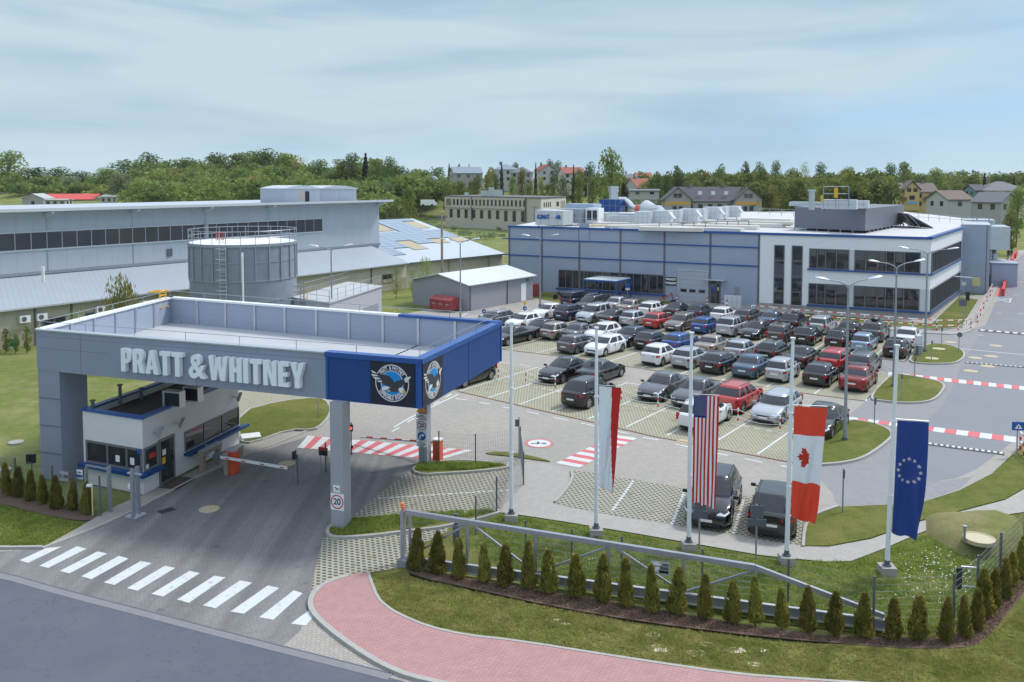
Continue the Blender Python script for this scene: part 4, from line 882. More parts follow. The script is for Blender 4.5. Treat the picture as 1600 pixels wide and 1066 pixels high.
a=G(137,790);b=G(172,801); m_.bar(up(a,1.78),up(b,1.86),.07,.07); part('frame',m_,'steel',gt2); m_=MB(); wire_mesh(m_,a,b,.1,1.7,.12,.25); part('mesh_infill',m_,'wire',gt2)
gp2=thing('gate_post_pair','pair of grey steel gate posts with a bridge plate at the kerb','gate post',G(213,806))
m_=MB()
for px,py,pt in ((208.5,810,733),(216.5,805,729)): p=G(px,py); h=Zat(px,pt,p.y); m_.box((p.x,p.y,h/2),(.13,.13,h),ua)
part('post',m_,'steel',gp2); m_=MB(); p=G(212,806); m_.box((p.x,p.y,1.8),(.7,.12,.05),ua); part('bridge_plate',m_,'steel_l',gp2); m_=MB(); m_.box((p.x,p.y,.03),(.6,.6,.05),ua); part('foot_plate',m_,'steel_l',gp2)
m_=MB(); p=G(205,806); m_.box((p.x,p.y-.1,1.3),(.13,.02,.22),ua); part('notice',m_,'white',gp2)
t=thing('signal_post','double black signal head on a short post left of the pier','signal',G(51,765)); m_=MB(); p=G(51,765); m_.tube([p,up(p,1.25)],.03,6); part('post',m_,'steel_d',t); m_=MB(); m_.box((p.x-.11,p.y-.05,1.45),(.17,.14,.42));m_.box((p.x+.11,p.y-.05,1.45),(.17,.14,.42)); part('signal_head',m_,'black',t)
t=thing('yellow_pipe','thin yellow gas pipe beside the last left thuja','pipe',G(145,807)); m_=MB(); p=G(145,806); m_.tube([p,up(p,1.25)],.03,6); part('pipe',m_,mat('yellow pipe',(.72,.60,.25),.5),t); m_=MB(); m_.box((p.x-.1,p.y,1.3),(.22,.12,.1)); part('valve_box',m_,'white',t)
m_=MB(); c=G(25,692); m_.cyl((c.x,c.y,-.03),.38,.09,20); tag(m_.build('manhole_cover',K['concrete'],loc=(c.x,c.y,0)),'pale concrete manhole ring on the left lawn behind a fence post','manhole cover')
m_=MB(); c=G(7,735); m_.cyl((c.x,c.y,-.03),.32,.09,20); tag(m_.build('manhole_cover',K['concrete'],loc=(c.x,c.y,0)),'pale manhole ring on the left lawn at the frame edge','manhole cover')
m_=MB(); c=G(392,685); m_.box((c.x,c.y,.12),(1.0,.9,.1),.4); tag(m_.build('concrete_slab',K['white'],loc=(c.x,c.y,0)),'white slab lying on the small lawn behind the booth','slab')
# earth mound with tank lid
P_=[G(x,y) for x,y in ((1455,812),(1500,812),(1560,808),(1588,820),(1594,850),(1560,868),(1500,862),(1456,838))]
c=sum(P_,Vector())/len(P_); m_=MB(); rings=[(1.14,-.03),(1.06,.12),(.98,.28),(.88,.40),(.76,.46),(.6,.49),(.45,.505),(.3,.51),(.15,.515)]
dens=[]
for i in range(len(P_)): dens+= [P_[i],P_[i].lerp(P_[(i+1)%len(P_)],.5)]
for s_,z_ in rings:
    for k,p in enumerate(dens): q=c+(p-c)*s_; m_.v.append(Vector((q.x,q.y,z_+.09*noise.noise(q*1.1)+.04*noise.noise(q*3.1))))
n_=len(dens)
for r_ in range(len(rings)-1):
    for k in range(n_): m_.f.append((r_*n_+k,r_*n_+(k+1)%n_,(r_+1)*n_+(k+1)%n_,(r_+1)*n_+k)); m_.m.append(0)
m_.f.append(tuple(range((len(rings)-1)*n_,len(rings)*n_))); m_.m.append(0)
struct('earth_mound',m_,grass_mat('mound',.75,(.13,.155,.04),(.23,.22,.085),(.33,.27,.16)),smooth=True,ang=70)
m_=MB(); p=G(1530,842,.55); m_.cyl((p.x,p.y,.45),.55,.13,28); m_.ring((p.x,p.y,0),.49,.55,.58,.60,28); tag(m_.build('tank_lid',mat('cream tank lid',(.50,.44,.30),.6,var=.08),loc=(p.x,p.y,.55)),'round cream tank lid on top of the earth mound','lid')
m_=MB(); p=G(1507,841,.60); m_.tube([p+Vector((0,0,-.1)),p+Vector((0,0,.45))],.045,8); m_.cyl((p.x,p.y,1.03),.09,.05,10); tag(m_.build('vent_pipe',K['steel'],loc=(p.x,p.y,.5)),'short grey vent pipe on the earth mound','vent pipe')
# ---------------------------------------------------------------- flagpoles and flags
def flagpole(bx,by,tx,ty,label):
    b=G(bx,by); h=Zat(tx,ty,b.y); t=thing('flagpole',label,'flagpole',b,group='white flagpoles in a row')
    lean=at(tx,ty,b.y).x-b.x
    m_=MB(); m_.box((b.x,b.y,.16),(.52,.52,.30),ua+.3); part('concrete_base',m_,'concrete',t)
    m_=MB(); m_.cyl((b.x,b.y,.31),.15,.05,14); m_.cyl((b.x,b.y,.36),.095,.16,14); part('base_flange',m_,'steel_d',t)
    top=Vector((b.x+lean,b.y,h)); bb=up(b,.35); m_=MB(); m_.tube([bb,bb.lerp(top,.32),bb.lerp(top,.66),top],[.085,.08,.07,.055],12); po=part('pole',m_,'pole',t,smooth=True)
    m_=MB()
    for k in (.32,.66): q=bb.lerp(top,k); m_.tube([q-Vector((0,0,.03)),q+Vector((0,0,.03))],.095,12)
    m_.tube([top-Vector((0,0,.02)),top+Vector((0,0,.05))],[.09,.10],12); part('collar',m_,'pole',t)
    return bb,top
poles=[flagpole(799,814,799,505,'white flagpole without a flag nearest the grey canopy column'),flagpole(931.5,837,932,513,'white flagpole carrying the white and red flag'),flagpole(1076,859,1080.6,521,'white flagpole carrying the striped starry flag'),flagpole(1229,881,1239,529.5,'white flagpole carrying the maple leaf flag'),flagpole(1385.6,897,1402,541,'white flagpole carrying the blue flag with ring of stars')]
def flagsurf(pole,pxT,pyT,pxB,pyB,wT,wB,amp,skew,seed):
    bb,top=pole; zT=Zat(pxT,pyT,bb.y); zB=Zat(pxB,pyB,bb.y)
    def f(a,b,off=0):    # a 0..1 away from pole, b 0..1 downwards
        z=zT+(zB-zT)*b; k=(z-bb.z)/(top.z-bb.z); q=bb.lerp(top,k)
        wd=wT+(wB-wT)*b
        fo=amp*math.sin(a*7+b*4+seed)*(.3+b)+amp*.6*math.sin(a*13-b*5+seed*2)*b
        x=q.x+.10+wd*a; y=q.y-.06-skew*a*(.5+b*.6)+fo*max(a,0)**.6
        y+=.05*math.sin(a*21+b*9+seed*3)*b*a; x-=.10*wT*a*(b**2)*(1+math.sin(seed*5))*.5
        z2=z-.05*a*(1-b)+(-.16*a*b)+.05*math.sin(a*9+seed)*b*b
        return Vector((x,y-off,z2))
    return f
def flag(label,f,pick,mats,nu=26,nv=40,name='flag'):
    o=f(0,0); t=thing(name,label,'flag',o,group='flags hanging from the flagpoles'); m_=MB()
    for j in range(nv+1):
        for i in range(nu+1): m_.v.append(f(i/nu,j/nv))
    for j in range(nv):
        for i in range(nu):
            a=j*(nu+1)+i; m_.f.append((a,a+nu+1,a+nu+2,a+1)); m_.m.append(pick((i+.5)/nu,(j+.5)/nv))
    c=part('cloth',m_,mats,t,smooth=True,ang=80); so=c.modifiers.new('thickness','SOLIDIFY'); so.thickness=.006
    m_=MB(); m_.tube([f(-.08,-.008)+Vector((0,0,.01)),f(1,-.008)+Vector((0,0,.02))],.014,6); part('top_arm',m_,'alu',t); return t
def cloth(n,c): 
    m=mat(n,c,.75,var=.05,scale=4)
    t=m.node_tree; b=t.nodes['Principled BSDF']; tr=N(t,'ShaderNodeBsdfTranslucent'); src=b.inputs['Base Color'].links[0].from_socket; t.links.new(src,tr.inputs[0]); ms=N(t,'ShaderNodeMixShader'); ms.inputs[0].default_value=.35
    t.links.new(b.outputs[0],ms.inputs[1]); t.links.new(tr.outputs[0],ms.inputs[2]); t.links.new(ms.outputs[0],t.nodes['Material Output'].inputs[0]); return m
FW=cloth('white flag cloth',(.80,.83,.86));FRd=cloth('red flag cloth',(.62,.035,.03));FBl=cloth('blue flag cloth',(.03,.08,.34));FNv=cloth('navy canton cloth',(.008,.03,.22));FO=cloth('orange red flag cloth',(.80,.10,.05)); FS=cloth('pale star cloth',(.80,.78,.72))
f=flagsurf(poles[1],931,603,931,760,.86,.52,.09,.15,1.0)
flag('white and red banner flag hanging half folded',f,lambda a,b:0 if a<.58+.40*b*b else 1,[FW,FRd],nu=30)
f=flagsurf(poles[2],1080,617,1078,785,.95,.85,.08,.1,2.2)
t=flag('striped red and white banner flag with starry canton',f,lambda a,b:(2 if (a<.52 and b<.19*1.0+.0) else (0 if int(a*13)%2==0 else 1)),[FRd,FW,FNv],nu=39)
t['label']='striped red and white banner flag with starry canton'
m_=MB()
for r_ in range(11):
    for c_ in range(5):
        a=.045+c_*.1+(.05 if r_%2 else 0); b=.010+r_*.0165
        if a>.5: continue
        p=[f(a+.026*math.cos(math.pi/2+k*math.pi/5)*(1 if k%2==0 else .5),b-.026*.25*math.sin(math.pi/2+k*math.pi/5)*(1 if k%2==0 else .5),.02) for k in range(10)]; m_.add(p,[tuple(range(10))])
part('canton_stars',m_,FS,t)
f=flagsurf(poles[3],1237,634,1234,808,1.18,.90,.09,.15,.4)
t=flag('red white red banner flag with a red maple leaf',f,lambda a,b:(1 if .24<b<.665 else 0),[FO,FW],nv=48)
lf=[(0,-.5),(.02,-.22),(.24,-.26),(.2,-.16),(.44,.04),(.37,.08),(.42,.24),(.27,.2),(.23,.27),(.11,.14),(.15,.38),(.07,.34),(0,.5)]
lf=lf+[(-x,y) for x,y in lf[-2:0:-1]]
m_=MB(); v,fc=curve_mesh([lf],.0005); sc_=.42
# leaf lies sideways: its tip points to the pole
m_.add([f(.40-p.y*sc_*1.25,.445+p.x*sc_*.62*.80,.014) for p in v],fc); part('maple_leaf',m_,FO,t)
f=flagsurf(poles[4],1401,656,1390,832,1.05,.98,.12,.2,3.1)
t=flag('blue banner flag with a ring of white stars',f,lambda a,b:0,[FBl])
m_=MB()
for k in range(12):
    an=2*math.pi*k/12; ca=.45+.36*math.cos(an); cb=.43+.36*.285*math.sin(an)*.98
    m_.add([f(ca+.075*math.cos(math.pi/2+j*math.pi/5)*(1 if j%2==0 else .42),cb-.075*.27*math.sin(math.pi/2+j*math.pi/5)*(1 if j%2==0 else .42),.016) for j in range(10)],[tuple(range(10))])
part('star_ring',m_,FS,t)
# ---------------------------------------------------------------- street lamps
def lamp(bx,by,tx,ty,ang,label,arm=1.5,name='street_lamp',Yd=None,bz=0):
    b=G(bx,by) if Yd is None else at(bx,by,Yd); b.z=bz; h=Zat(tx,ty,b.y); t=thing(name,label,'street lamp',b,group='double armed street lamps')
    m_=MB(); m_.tube([b,up(b,h*.2),up(b,h)],[.11,.09,.055],10); part('pole',m_,K['lampgrey'],t,smooth=True)
    m_=MB(); m_.cyl((b.x,b.y,bz),.16,.25,10); m_.box((b.x,b.y,bz+.03),(.4,.4,.06)); part('base',m_,'steel_d',t)
    for s_ in (-1,1):
        d=Vector((math.cos(ang),math.sin(ang),0))*s_; m_=MB(); pts=[up(b,h-.05)+d*0,up(b,h+.15)+d*.2,up(b,h+.32)+d*arm*.5,up(b,h+.42)+d*arm]; m_.tube(pts,[.045,.04,.035,.03],8); ar=part('arm',m_,K['lampgrey'],t,smooth=True)
        m_=MB(); e=up(b,h+.42)+d*arm; nx=Vector((-d.y,d.x,0)); sec=[(-.08,.05,.03),(.08,.12,.07),(.35,.17,.10),(.62,.14,.09),(.78,.06,.04)]
        for xx,w_,hh in sec:
            for k in range(10): an=2*math.pi*k/10; m_.v.append(e+d*xx+nx*w_*math.cos(an)+Vector((0,0,xx*.16+hh*math.sin(an)*(1 if math.sin(an)>0 else .5))))
        for i in range(4):
            for k in range(10): m_.f.append((i*10+k,i*10+(k+1)%10,(i+1)*10+(k+1)%10,(i+1)*10+k)); m_.m.append(0)
        m_.f.append(tuple(range(9,-1,-1)));m_.m.append(0); m_.f.append(tuple(range(40,50)));m_.m.append(0)
        part('lamp_head',m_,'alu',ar,smooth=True,ang=60)
K['lampgrey']=mat('lamp post paint',(.27,.30,.34),.45,.2,var=.06)
lamp(1320,690,1326,449,.15,'nearest double armed street lamp on the third grass island',1.15)
lamp(1396,606,1402.7,419,.15,'double armed street lamp on the middle grass island',1.3)
lamp(1445,551,1450,397,-.25,'double armed street lamp beside utility boxes on the first island',1.5)
lamp(844,479,843.6,374,.05,'double armed street lamp before the left end of the factory',1.3)
lamp(719.5,500,717.5,381,.1,'double armed street lamp beside the red skip',1.2)
lamp(519,527,518.6,392,.2,'double armed street lamp rising between tank and flat roofed annex',1.15)
# ---------------------------------------------------------------- factory
FL0=G(795,456); FC=G(1451.5,497); FS=G(1500,459.5)
FL0=Vector((-.5,109,0)); HF=8.15
fd=(FC-FL0).normalized(); fLn=(FC-FL0).length; sdv=(FS-FC).normalized(); sLn=(FS-FC).length
Mff=frame(FL0,fd); Mfs=frame(FC,sdv); fa=math.atan2(fd.y,fd.x)
def fx(px,A=FL0,B=FC):   # distance along the wall line seen at column px
    k=(px-800)/F; t_=(k*A.y-A.x)/((B.x-A.x)-k*(B.y-A.y)); return t_*(B-A).length
fac=thing('factory_hall','long grey and white factory with blue stripes and a two storey glazed corner office','factory',FC)
BRk=Vector((77,165,0));BLk=Vector((14,160,0)); BMk=Vector((72,131,0)); RT=Vector((61.5,104.5,0))
xw=fx(1187)
Wp=FL0+fd*xw
back=[tuple(p[:2]) for p in (FL0,Wp,Wp+Vector((18,26,0)),FS+sdv*2+Vector((0,0,0)),BRk,BLk)]
m_=MB(); m_.prism([tuple(p[:2]) for p in (FL0,Wp,Wp+Vector((18.9,28,0)),BLk)],-.5,HF); part('grey_wall',m_,'grey_panel',fac)
m_=MB(); m_.prism([tuple(p[:2]) for p in (Wp,FC,FS,Wp+Vector((18.9,28,0)))],-.5,HF+.05); part('white_wall',m_,'white_wall',fac)
m_=MB(); m_.prism([tuple(p[:2]) for p in (BLk,Wp+Vector((18.9,28,0)),FS,FS+Vector((1,1.4,0)),BMk,BRk)],-.5,HF-.01); part('rear_wall',m_,'grey_panel',fac)
roofp=[tuple(p[:2]) for p in (FL0,FC,FS,BMk,BRk,BLk)]
m_=MB(); m_.prism(ofs(ccw(roofp),-.4),HF-.3,HF+.06); part('roof',m_,'roof_w',fac)
m_=MB(); m_.bar(Mff@Vector((0,HF+.06,-.1)),Mff@Vector((fLn,HF+.06,-.1)),.5,.24); part('parapet_cap',m_,'blue_cap',fac)
m_=MB(); m_.bar(Mfs@Vector((-.05,HF+.09,-.1)),Mfs@Vector((sLn,HF+.09,-.1)),.5,.26); part('parapet_cap',m_,'blue_cap',fac)
for z in (6.55,4.45):
    m_=MB(); plate(m_,Mff,-.8 if z<7 else 0,xw,z,z+.14,0,.12); part('blue_band',m_,'blue_cap',fac)
for px in (796,847,905.6,970,1039,1111,1187):
    m_=MB(); x=fx(px); plate(m_,Mff,x-.12,x+.12,0,HF-.06,0,.03); part('pilaster_strip',m_,K['strip'] if 'strip' in K else K.setdefault('strip',mat('dark joint strip',(.13,.125,.145),.6)),fac)
m_=MB(); x0_=fx(905.6);x1_=fx(921); plate(m_,Mff,x0_,x1_,6.7,HF+.75,0,.09); part('raised_cladding',m_,'grey_panel',fac)
# ribbon window of the grey part
xa=fx(873);xb=fx(1041); n_=13; w=window(fac,Mff,xa,xb,.62,2.95,14,1,fw=.09,pj=.06)
m_=MB(); plate(m_,Mff,xa-.3,xb+.1,.45,.62,0,.20); part('sill',m_,'blue_cap',fac)
# garage door, entrance door, signs
xa=fx(1063);xb=fx(1106); m_=MB(); plate(m_,Mff,xa-.15,xa,0,3.75,0,.10);plate(m_,Mff,xb,xb+.15,0,3.75,0,.10);plate(m_,Mff,xa,xb,3.6,3.75,0,.10); gd_=part('garage_door_frame',m_,'alu',fac)
m_=MB()
for k in range(7): plate(m_,Mff,xa,xb,.02+k*.51,.5+k*.51,0,.035)
gdl=part('garage_door',m_,mat('sectional door',(.40,.43,.48),.5,var=.04),fac); 
for k in range(3):
    m_=MB(); a=xa+.15+k*(xb-xa)/3; plate(m_,Mff,a,a+(xb-xa)/3-.35,1.1,1.45,.035,.045); part('pane',m_,'wglass',gdl)
xa=fx(1111.5);xb=fx(1128); m_=MB(); 
for a in ((xa,xa+.12,0,2.6),(xb-.12,xb,0,2.6),(xa+.12,xb-.12,2.45,2.6),(xa+.55*(xb-xa),xa+.6*(xb-xa),0,2.45)): plate(m_,Mff,*a,0,.08)
d_=part('entrance_door',m_,'wframe',fac); m_=MB(); plate(m_,Mff,xa+.12,xb-.12,0,2.45,0,.03); part('pane',m_,'wglass',d_); m_=MB(); plate(m_,Mff,xa+.3,xa+.6,1.3,2.1,.032,.04,0);plate(m_,Mff,xb-.4,xb-.2,1.5,1.9,.032,.04,1); part('door_poster',m_,[K['signblue'],K['pale_yellow']],d_)
m_=MB(); plate(m_,Mff,xa-.6,xb+.6,2.75,2.80,0,1.2); part('door_canopy',m_,K.setdefault('frost',mat('frosted glass canopy',(.45,.5,.54),.2)),fac)
xa=fx(1041.5);xb=fx(1058.5); sgn=thing('factory_sign','dark wall sign with two white lines left of the garage door','sign',Mff@Vector((xa,1.8,.1)))
m_=MB(); plate(m_,Mff,xa,xb,1.75,2.75,.0,.06,0); Q=Mff@Matrix.Translation(((xa+xb)/2,2.25,.06)); put_text(m_,Q,'MAGAZYN',0,.24,.36,.002,1,sx=.7,bold=.02); put_text(m_,Q,'WYSYŁKOWY',0,-.22,.34,.002,1,sx=.62,bold=.02); part('sign_plate',m_,[K['ink'],K['white']],sgn)
m_=MB(); plate(m_,Mff,fx(1150),fx(1157.5),.03,2.05,0,.04); part('service_door',m_,K.setdefault('greydoor',mat('grey door',(.26,.28,.31),.5)),fac)
for z0_,z1_ in ((.0,0),): pass
# white part: tall strips, ribbons
for a,b in ((1211,1227.5),(1238.5,1256)):
    xa=fx(a);xb=fx(b); w=window(fac,Mff,xa,xb,.15,7.0,1,4,fw=.1,pj=.05)
    m_=MB(); plate(m_,Mff,xa+.1,xb-.1,3.3,4.9,.016,.03); part('spandrel_panel',m_,K.setdefault('spand',mat('spandrel',(.075,.08,.10),.3)),fac)
segs=[(1266,1279,1292,1309,1329),(1337,1355,1374,1387,1400,1416,1441)]
for z0_,z1_ in ((4.55,6.75),(.62,2.95)):
    for sg_ in segs:
        X=[fx(p) for p in sg_]; w=window(fac,Mff,X[0],X[-1],z0_,z1_,xs=X,fw=.10,pj=.06)
        m_=MB()
        for i in range(len(X)-1):      # blinds and desks dimly seen inside
            pass
    m_=MB(); plate(m_,Mff,fx(1264),fLn+.2,z0_-.16,z0_,0,.22); part('sill',m_,'blue_cap',fac); m_=MB(); plate(m_,Mfs,0,sLn-1.0,z0_-.16,z0_,0,.22); part('sill',m_,'blue_cap',fac)
    for a_,b_ in ((fx(1329)+.02,fx(1337)-.02),(fx(1441)+.02,fLn-.1)): m_=MB(); plate(m_,Mff,a_,b_,z0_,z1_,0,.03); part('column_cladding',m_,K['ahu'],fac)
    rb_=random.Random(int(z0_*10)); 
    for sg_ in segs:
        for a_,b_ in zip(sg_[:-1],sg_[1:]):
            if rb_.random()<.55: m_=MB(); h_=rb_.uniform(.25,1.2); plate(m_,Mff,fx(a_)+.12,fx(b_)-.12,z1_-.1-h_,z1_-.1,.017,.022); part('window_blind',m_,K.setdefault('blind',mat('window blind behind glass',(.10,.105,.11),.3)),fac)
    window(fac,Mfs,.25,sLn-1.2,z0_,z1_,15,fw=.09,pj=.14)
m_=MB(); plate(m_,Mff,xw,fLn,.0,.42,0,.05);plate(m_,Mfs,0,sLn,.0,.42,0,.05); part('plinth',m_,K['concrete'],fac)
# grey side block with yellow panel, ducts beyond
T0=G(1503,457);T1=G(1544.5,459.5); T0.z=T1.z=0
blk=thing('side_block','tall plain grey clad block with a yellow panel right of the office corner','building',T1)
dv=Vector((.45,.89,0)); foot=[tuple(p[:2]) for p in (T0,T1,T1+dv*9,T0+dv*9)]; m_=MB(); m_.prism(foot,-.3,8.55); part('wall',m_,'grey_panel',blk); m_=MB(); m_.prism(ofs(ccw(foot),.06),8.55,8.65); part('parapet_cap',m_,'alu',blk)
Mt=frame(T0,(T1-T0).normalized()); TL=(T1-T0).length; m_=MB(); plate(m_,Mt,TL*.38,TL*.68,.9,2.0,0,.04); part('yellow_panel',m_,'pale_yellow',blk)
m_=MB(); plate(m_,Mt,TL*.86,TL*.89,0,8.5,0,.03); part('joint_strip',m_,K['strip'],blk)
eq=thing('filter_plant','stacked pale filter units and pipes on frames behind the grey side block','plant unit',T1+dv*12)
q=T1+dv*13+Vector((1.5,0,0)); m_=MB(); m_.box((q.x+1.0,q.y+3,6.2),(4,6,3.2),-.4); m_.box((q.x+3.0,q.y+10,6.6),(4,5,3.6),-.4); part('filter_casing',m_,'sil',eq)
m_=MB()
for i in range(4):
    for j in range(2): a=q+Vector((-1+i*1.7,j*3+i*2.4,0)); m_.tube([a,up(a,9-.5*i)],.09,5)
for z in (2.5,5,7.2): m_.bar(up(q+Vector((-1,0,0)),z),up(q+Vector((4,7.5,0)),z),.1,.12)
part('support_frame',m_,'steel',eq)
m_=MB(); m_.box((q.x+.5,q.y+1,2.2),(3.4,7,1.6),-.4); m_.tube([up(q,1.2),up(q,3.8),up(q+Vector((1,2,0)),4.4)],.35,8); part('lower_duct',m_,'sil',eq)
m_=MB(); m_.box((q.x-.2,q.y-2.2,1.5),(3.0,4.0,3.0),-.4); m_.box((q.x-.2,q.y-2.2,3.1),(3.3,4.3,.12),-.4); tag(m_.build('utility_shed',K['grey_panel'],loc=(q.x,q.y-2.2,0)),'small grey shed beside the filter plant and red barriers','shed')
# penthouse and roof equipment
def footp(name,label,cat,pts,z0,z1,m,capm=None):
    t=thing(name,label,cat,Vector((pts[0][0],pts[0][1],z0))); m_=MB(); m_.prism(pts,z0,z1); part('casing',m_,m,t)
    if capm: m_=MB(); m_.prism(ofs(ccw(pts),.05),z1,z1+.1); part('cap',m_,capm,t)
    return t
pa=G(1241,360.5,HF);pb=G(1351.5,366,HF);pc=G(1412,354,HF); pd=pa+(pc-pb)
K['louv']=panel_mat('louvre cladding',(.155,.165,.20),.18,'Z',.5,.5)
ph=footp('plant_enclosure','dark louvred plant enclosure on the office roof','enclosure',[tuple(p[:2]) for p in (pa,pb,pc,pd)],HF+.35,11.0,'louv')
m_=MB()
for A_0,B_0,n_ in ((pa,pb,6),(pb,pc,10)):
    for k in range(n_+1): p=A_0.lerp(B_0,k/n_); m_.box((p.x,p.y,HF+.2),(.1,.1,.4))
part('legs',m_,'steel',ph)
m_=MB(); p=pa.lerp(pc,.5); m_.box((p.x-3,p.y,11.2),(9,2.5,.5),fa); part('top_duct',m_,'sil',ph)
def roofbox(px,py,w,d,h,m,name,label,cat,group=None,z0=HF+.35,ang=None,hood=False,legs=True):
    p=G(px,py,z0); t=thing(name,label,cat,p,group=group); m_=MB(); a_=fa if ang is None else ang; c=p+Vector((-math.sin(a_),math.cos(a_),0))*d/2; m_.box((c.x,c.y,z0+h/2),(w,d,h),a_); part('casing',m_,m,t)
    M_=frame((p.x,p.y,z0),(math.cos(a_),math.sin(a_),0)); m_=MB()
    for k in (-.3,.0,.3): plate(m_,M_,k*w-.015,k*w+.015,.08,h-.08,0,.015)
    plate(m_,M_,-w*.45,w*.45,h*.5-.015,h*.5+.015,0,.014); part('access_panel',m_,'steel',t)
    if hood: m_=MB(); M2=frame((c.x+w*.45*math.cos(a_),c.y+w*.45*math.sin(a_),z0+h*.62),(math.cos(a_),math.sin(a_),0)); m_.add([M2@Vector(v) for v in ((0,-.2,-d*.1),(0,.6,-d*.1),(.8,-.35,-d*.1),(0,-.2,d*.45),(0,.6,d*.45),(.8,-.35,d*.45))],[(0,2,1),(3,4,5),(0,3,5,2),(1,2,5,4),(0,1,4,3)]); part('intake_hood',m_,'ahu',t)
    if legs:
        m_=MB()
        for sx_ in(-.4,.4): plate(m_,M_,sx_*w-.05,sx_*w+.05,-.3,0,-.1,.0)
        part('feet',m_,'steel_d',t)
    return t
gA='pale air handling units in two rows on the factory roof'
for i,(px,py,w,h) in enumerate([(1004,350,2.1,1.6),(1031,350,2.2,1.75),(1053,347,1.7,1.6),(1074,346.5,2.2,1.75),(1092,344,1.5,1.6),(1111,343,2.2,1.8),(1127,341,1.3,1.7),(1142,340,2.1,1.75)]):
    roofbox(px,py,w*1.05,2.0,h,'ahu','air_handler',f'pale air handling unit on factory roof, {ORD[i]} from the left','air unit',gA,hood=i in(1,3,5,7))
roofbox(853,352,2.6,2.2,2.0,'sil','duct_unit','silver unit with sign box at the left end of the factory roof','duct unit')
t=roofbox(858,352,2.3,1.8,.0+1.1,'ahu','rooftop_sign_box','white rooftop box with two blue lettered panels','sign box',z0=HF+2.6,legs=False)
p=G(858,352,HF+2.6); M_=frame((p.x,p.y-.02,HF+2.6),fd); m_=MB(); put_text(m_,M_,'KLIMAT',-.5,.6,.42,.02,0,sx=.7,bold=.02); put_text(m_,M_,'AIR',.75,.6,.38,.02,0,sx=.7,bold=.02); part('lettering',m_,'signblue',t)
roofbox(870,350,3.0,2.2,1.3,'sil','duct_unit','long silver duct box near the left of factory roof','duct unit'); roofbox(888,349,3.4,2.2,1.9,'steel','duct_unit','frame of grey pipes and boxes between silver ducts on factory roof','duct unit')
roofbox(905,344,4.4,3,2.3,K['bluegrey'] if 'bluegrey' in K else K.setdefault('bluegrey',mat('light blue casing',(.33,.44,.56),.45,var=.12)),'cooling_block','large light blue cooling block on the far left of factory roof','cooling unit')
roofbox(925,349,1.9,1.8,2.0,'white','open_cabinet','white cabinet with dark windows on the factory roof','cabinet')
p=G(925,349,HF+.35); M_=frame(p,fd); m_=MB(); plate(m_,M_,-.7,-.1,.4,1.7,0,.03);plate(m_,M_,.1,.7,.4,1.7,0,.03); tag(m_.build('cabinet_window',K['wglass'],loc=p),'dark window pair on the white roof cabinet','window')
roofbox(955,347,9,2,1.2,'sil','long_duct','long low silver duct box running across the factory roof','duct')
roofbox(975,349,5,1.4,1.0,'sil','long_duct','shorter silver duct box beside the blue filter','duct')
bl=roofbox(952,331,3.4,2.4,1.9,'blue','blue_filter','tall dark blue filter block with silver chimney duct on roof','filter unit',z0=HF+1.2)
m_=MB(); p=G(957,334,HF+.4); m_.box((p.x,p.y-1.0,HF+2.2),(1.2,1.2,3.8),.2);m_.box((p.x,p.y-1.0,HF+4.6),(1.4,1.4,1.0),.2); part('chimney_duct',m_,'sil',bl)
dct=thing('silver_duct','bent silver duct with orange joint leaving the blue filter block','duct',G(985,335,HF)); Yd=132
pts=[at(966,313,Yd),at(976,313,Yd),at(982,318,Yd-1),at(988,325,Yd-2),at(997,327,Yd-3)]; m_=MB(); m_.tube(pts,.55,12); part('duct_pipe',m_,'sil',dct,smooth=True)
m_=MB(); m_.tube([at(997,327,Yd-3),at(1005,327,Yd-4)],.75,12); part('joint',m_,'orange',dct); m_=MB(); m_.tube([at(1005,327,Yd-4),at(1010,326,Yd-4.5),at(1022,328,Yd-6)],[1.0,1.3,.8],12); m_.tube([at(1020,327,Yd-6),at(1030,327,Yd-7),at(1035,333,Yd-8)],.6,10); part('fan_body',m_,'sil',dct,smooth=True)
m_=MB()
for px in (968,980,1008,1020,1031): p=at(px,328,Yd-3); m_.tube([Vector((p.x,p.y,HF)),p],.05,5)
part('supports',m_,'steel_d',dct)
for i,(x0,y0,x1,y1) in enumerate([(925,350,992,350),(950,355,1060,352),(1030,356,1160,360),(1070,353,1185,356),(1110,350,1225,353),(1140,347,1240,349),(1160,343,1238,345),(1000,357,1100,359)]):
    a=G(x0,y0,HF+.3);b=G(x1,y1,HF+.3); m_=MB(); m_.bar(a,b,1.6,.45); tag(m_.build('roof_light',K.setdefault('rl',mat('roof light',(.66,.64,.58),.4,var=.05)),loc=a),f'long white barrel roof light on factory roof, {ORD[i]} listed from left to right','roof light',group='long white roof lights')
pr=thing('pipe_run','yellowish insulated pipes running across the factory roof','pipe',G(1100,348,HF)); m_=MB()
for (x0,y0,x1,y1) in ((905,353,1000,352),(1095,348,1130,349),(1135,346,1250,348),(1170,350,1235,352)): m_.tube([G(x0,y0,HF+.35),G(x1,y1,HF+.35)],.13,6)
part('pipe',m_,mat('insulated pipe',(.62,.50,.28),.6),pr); m_=MB(); a=G(1030,349,HF+.9);b=G(1170,345,HF+.9); m_.tube([a,b],.06,5); m_.tube([a+Vector((0,.8,0)),b+Vector((0,.8,0))],.06,5)
for k in range(9): q=a.lerp(b,k/8); m_.tube([q,Vector((q.x,q.y,HF))],.05,5)
part('pipe_support',m_,'steel_d',pr)
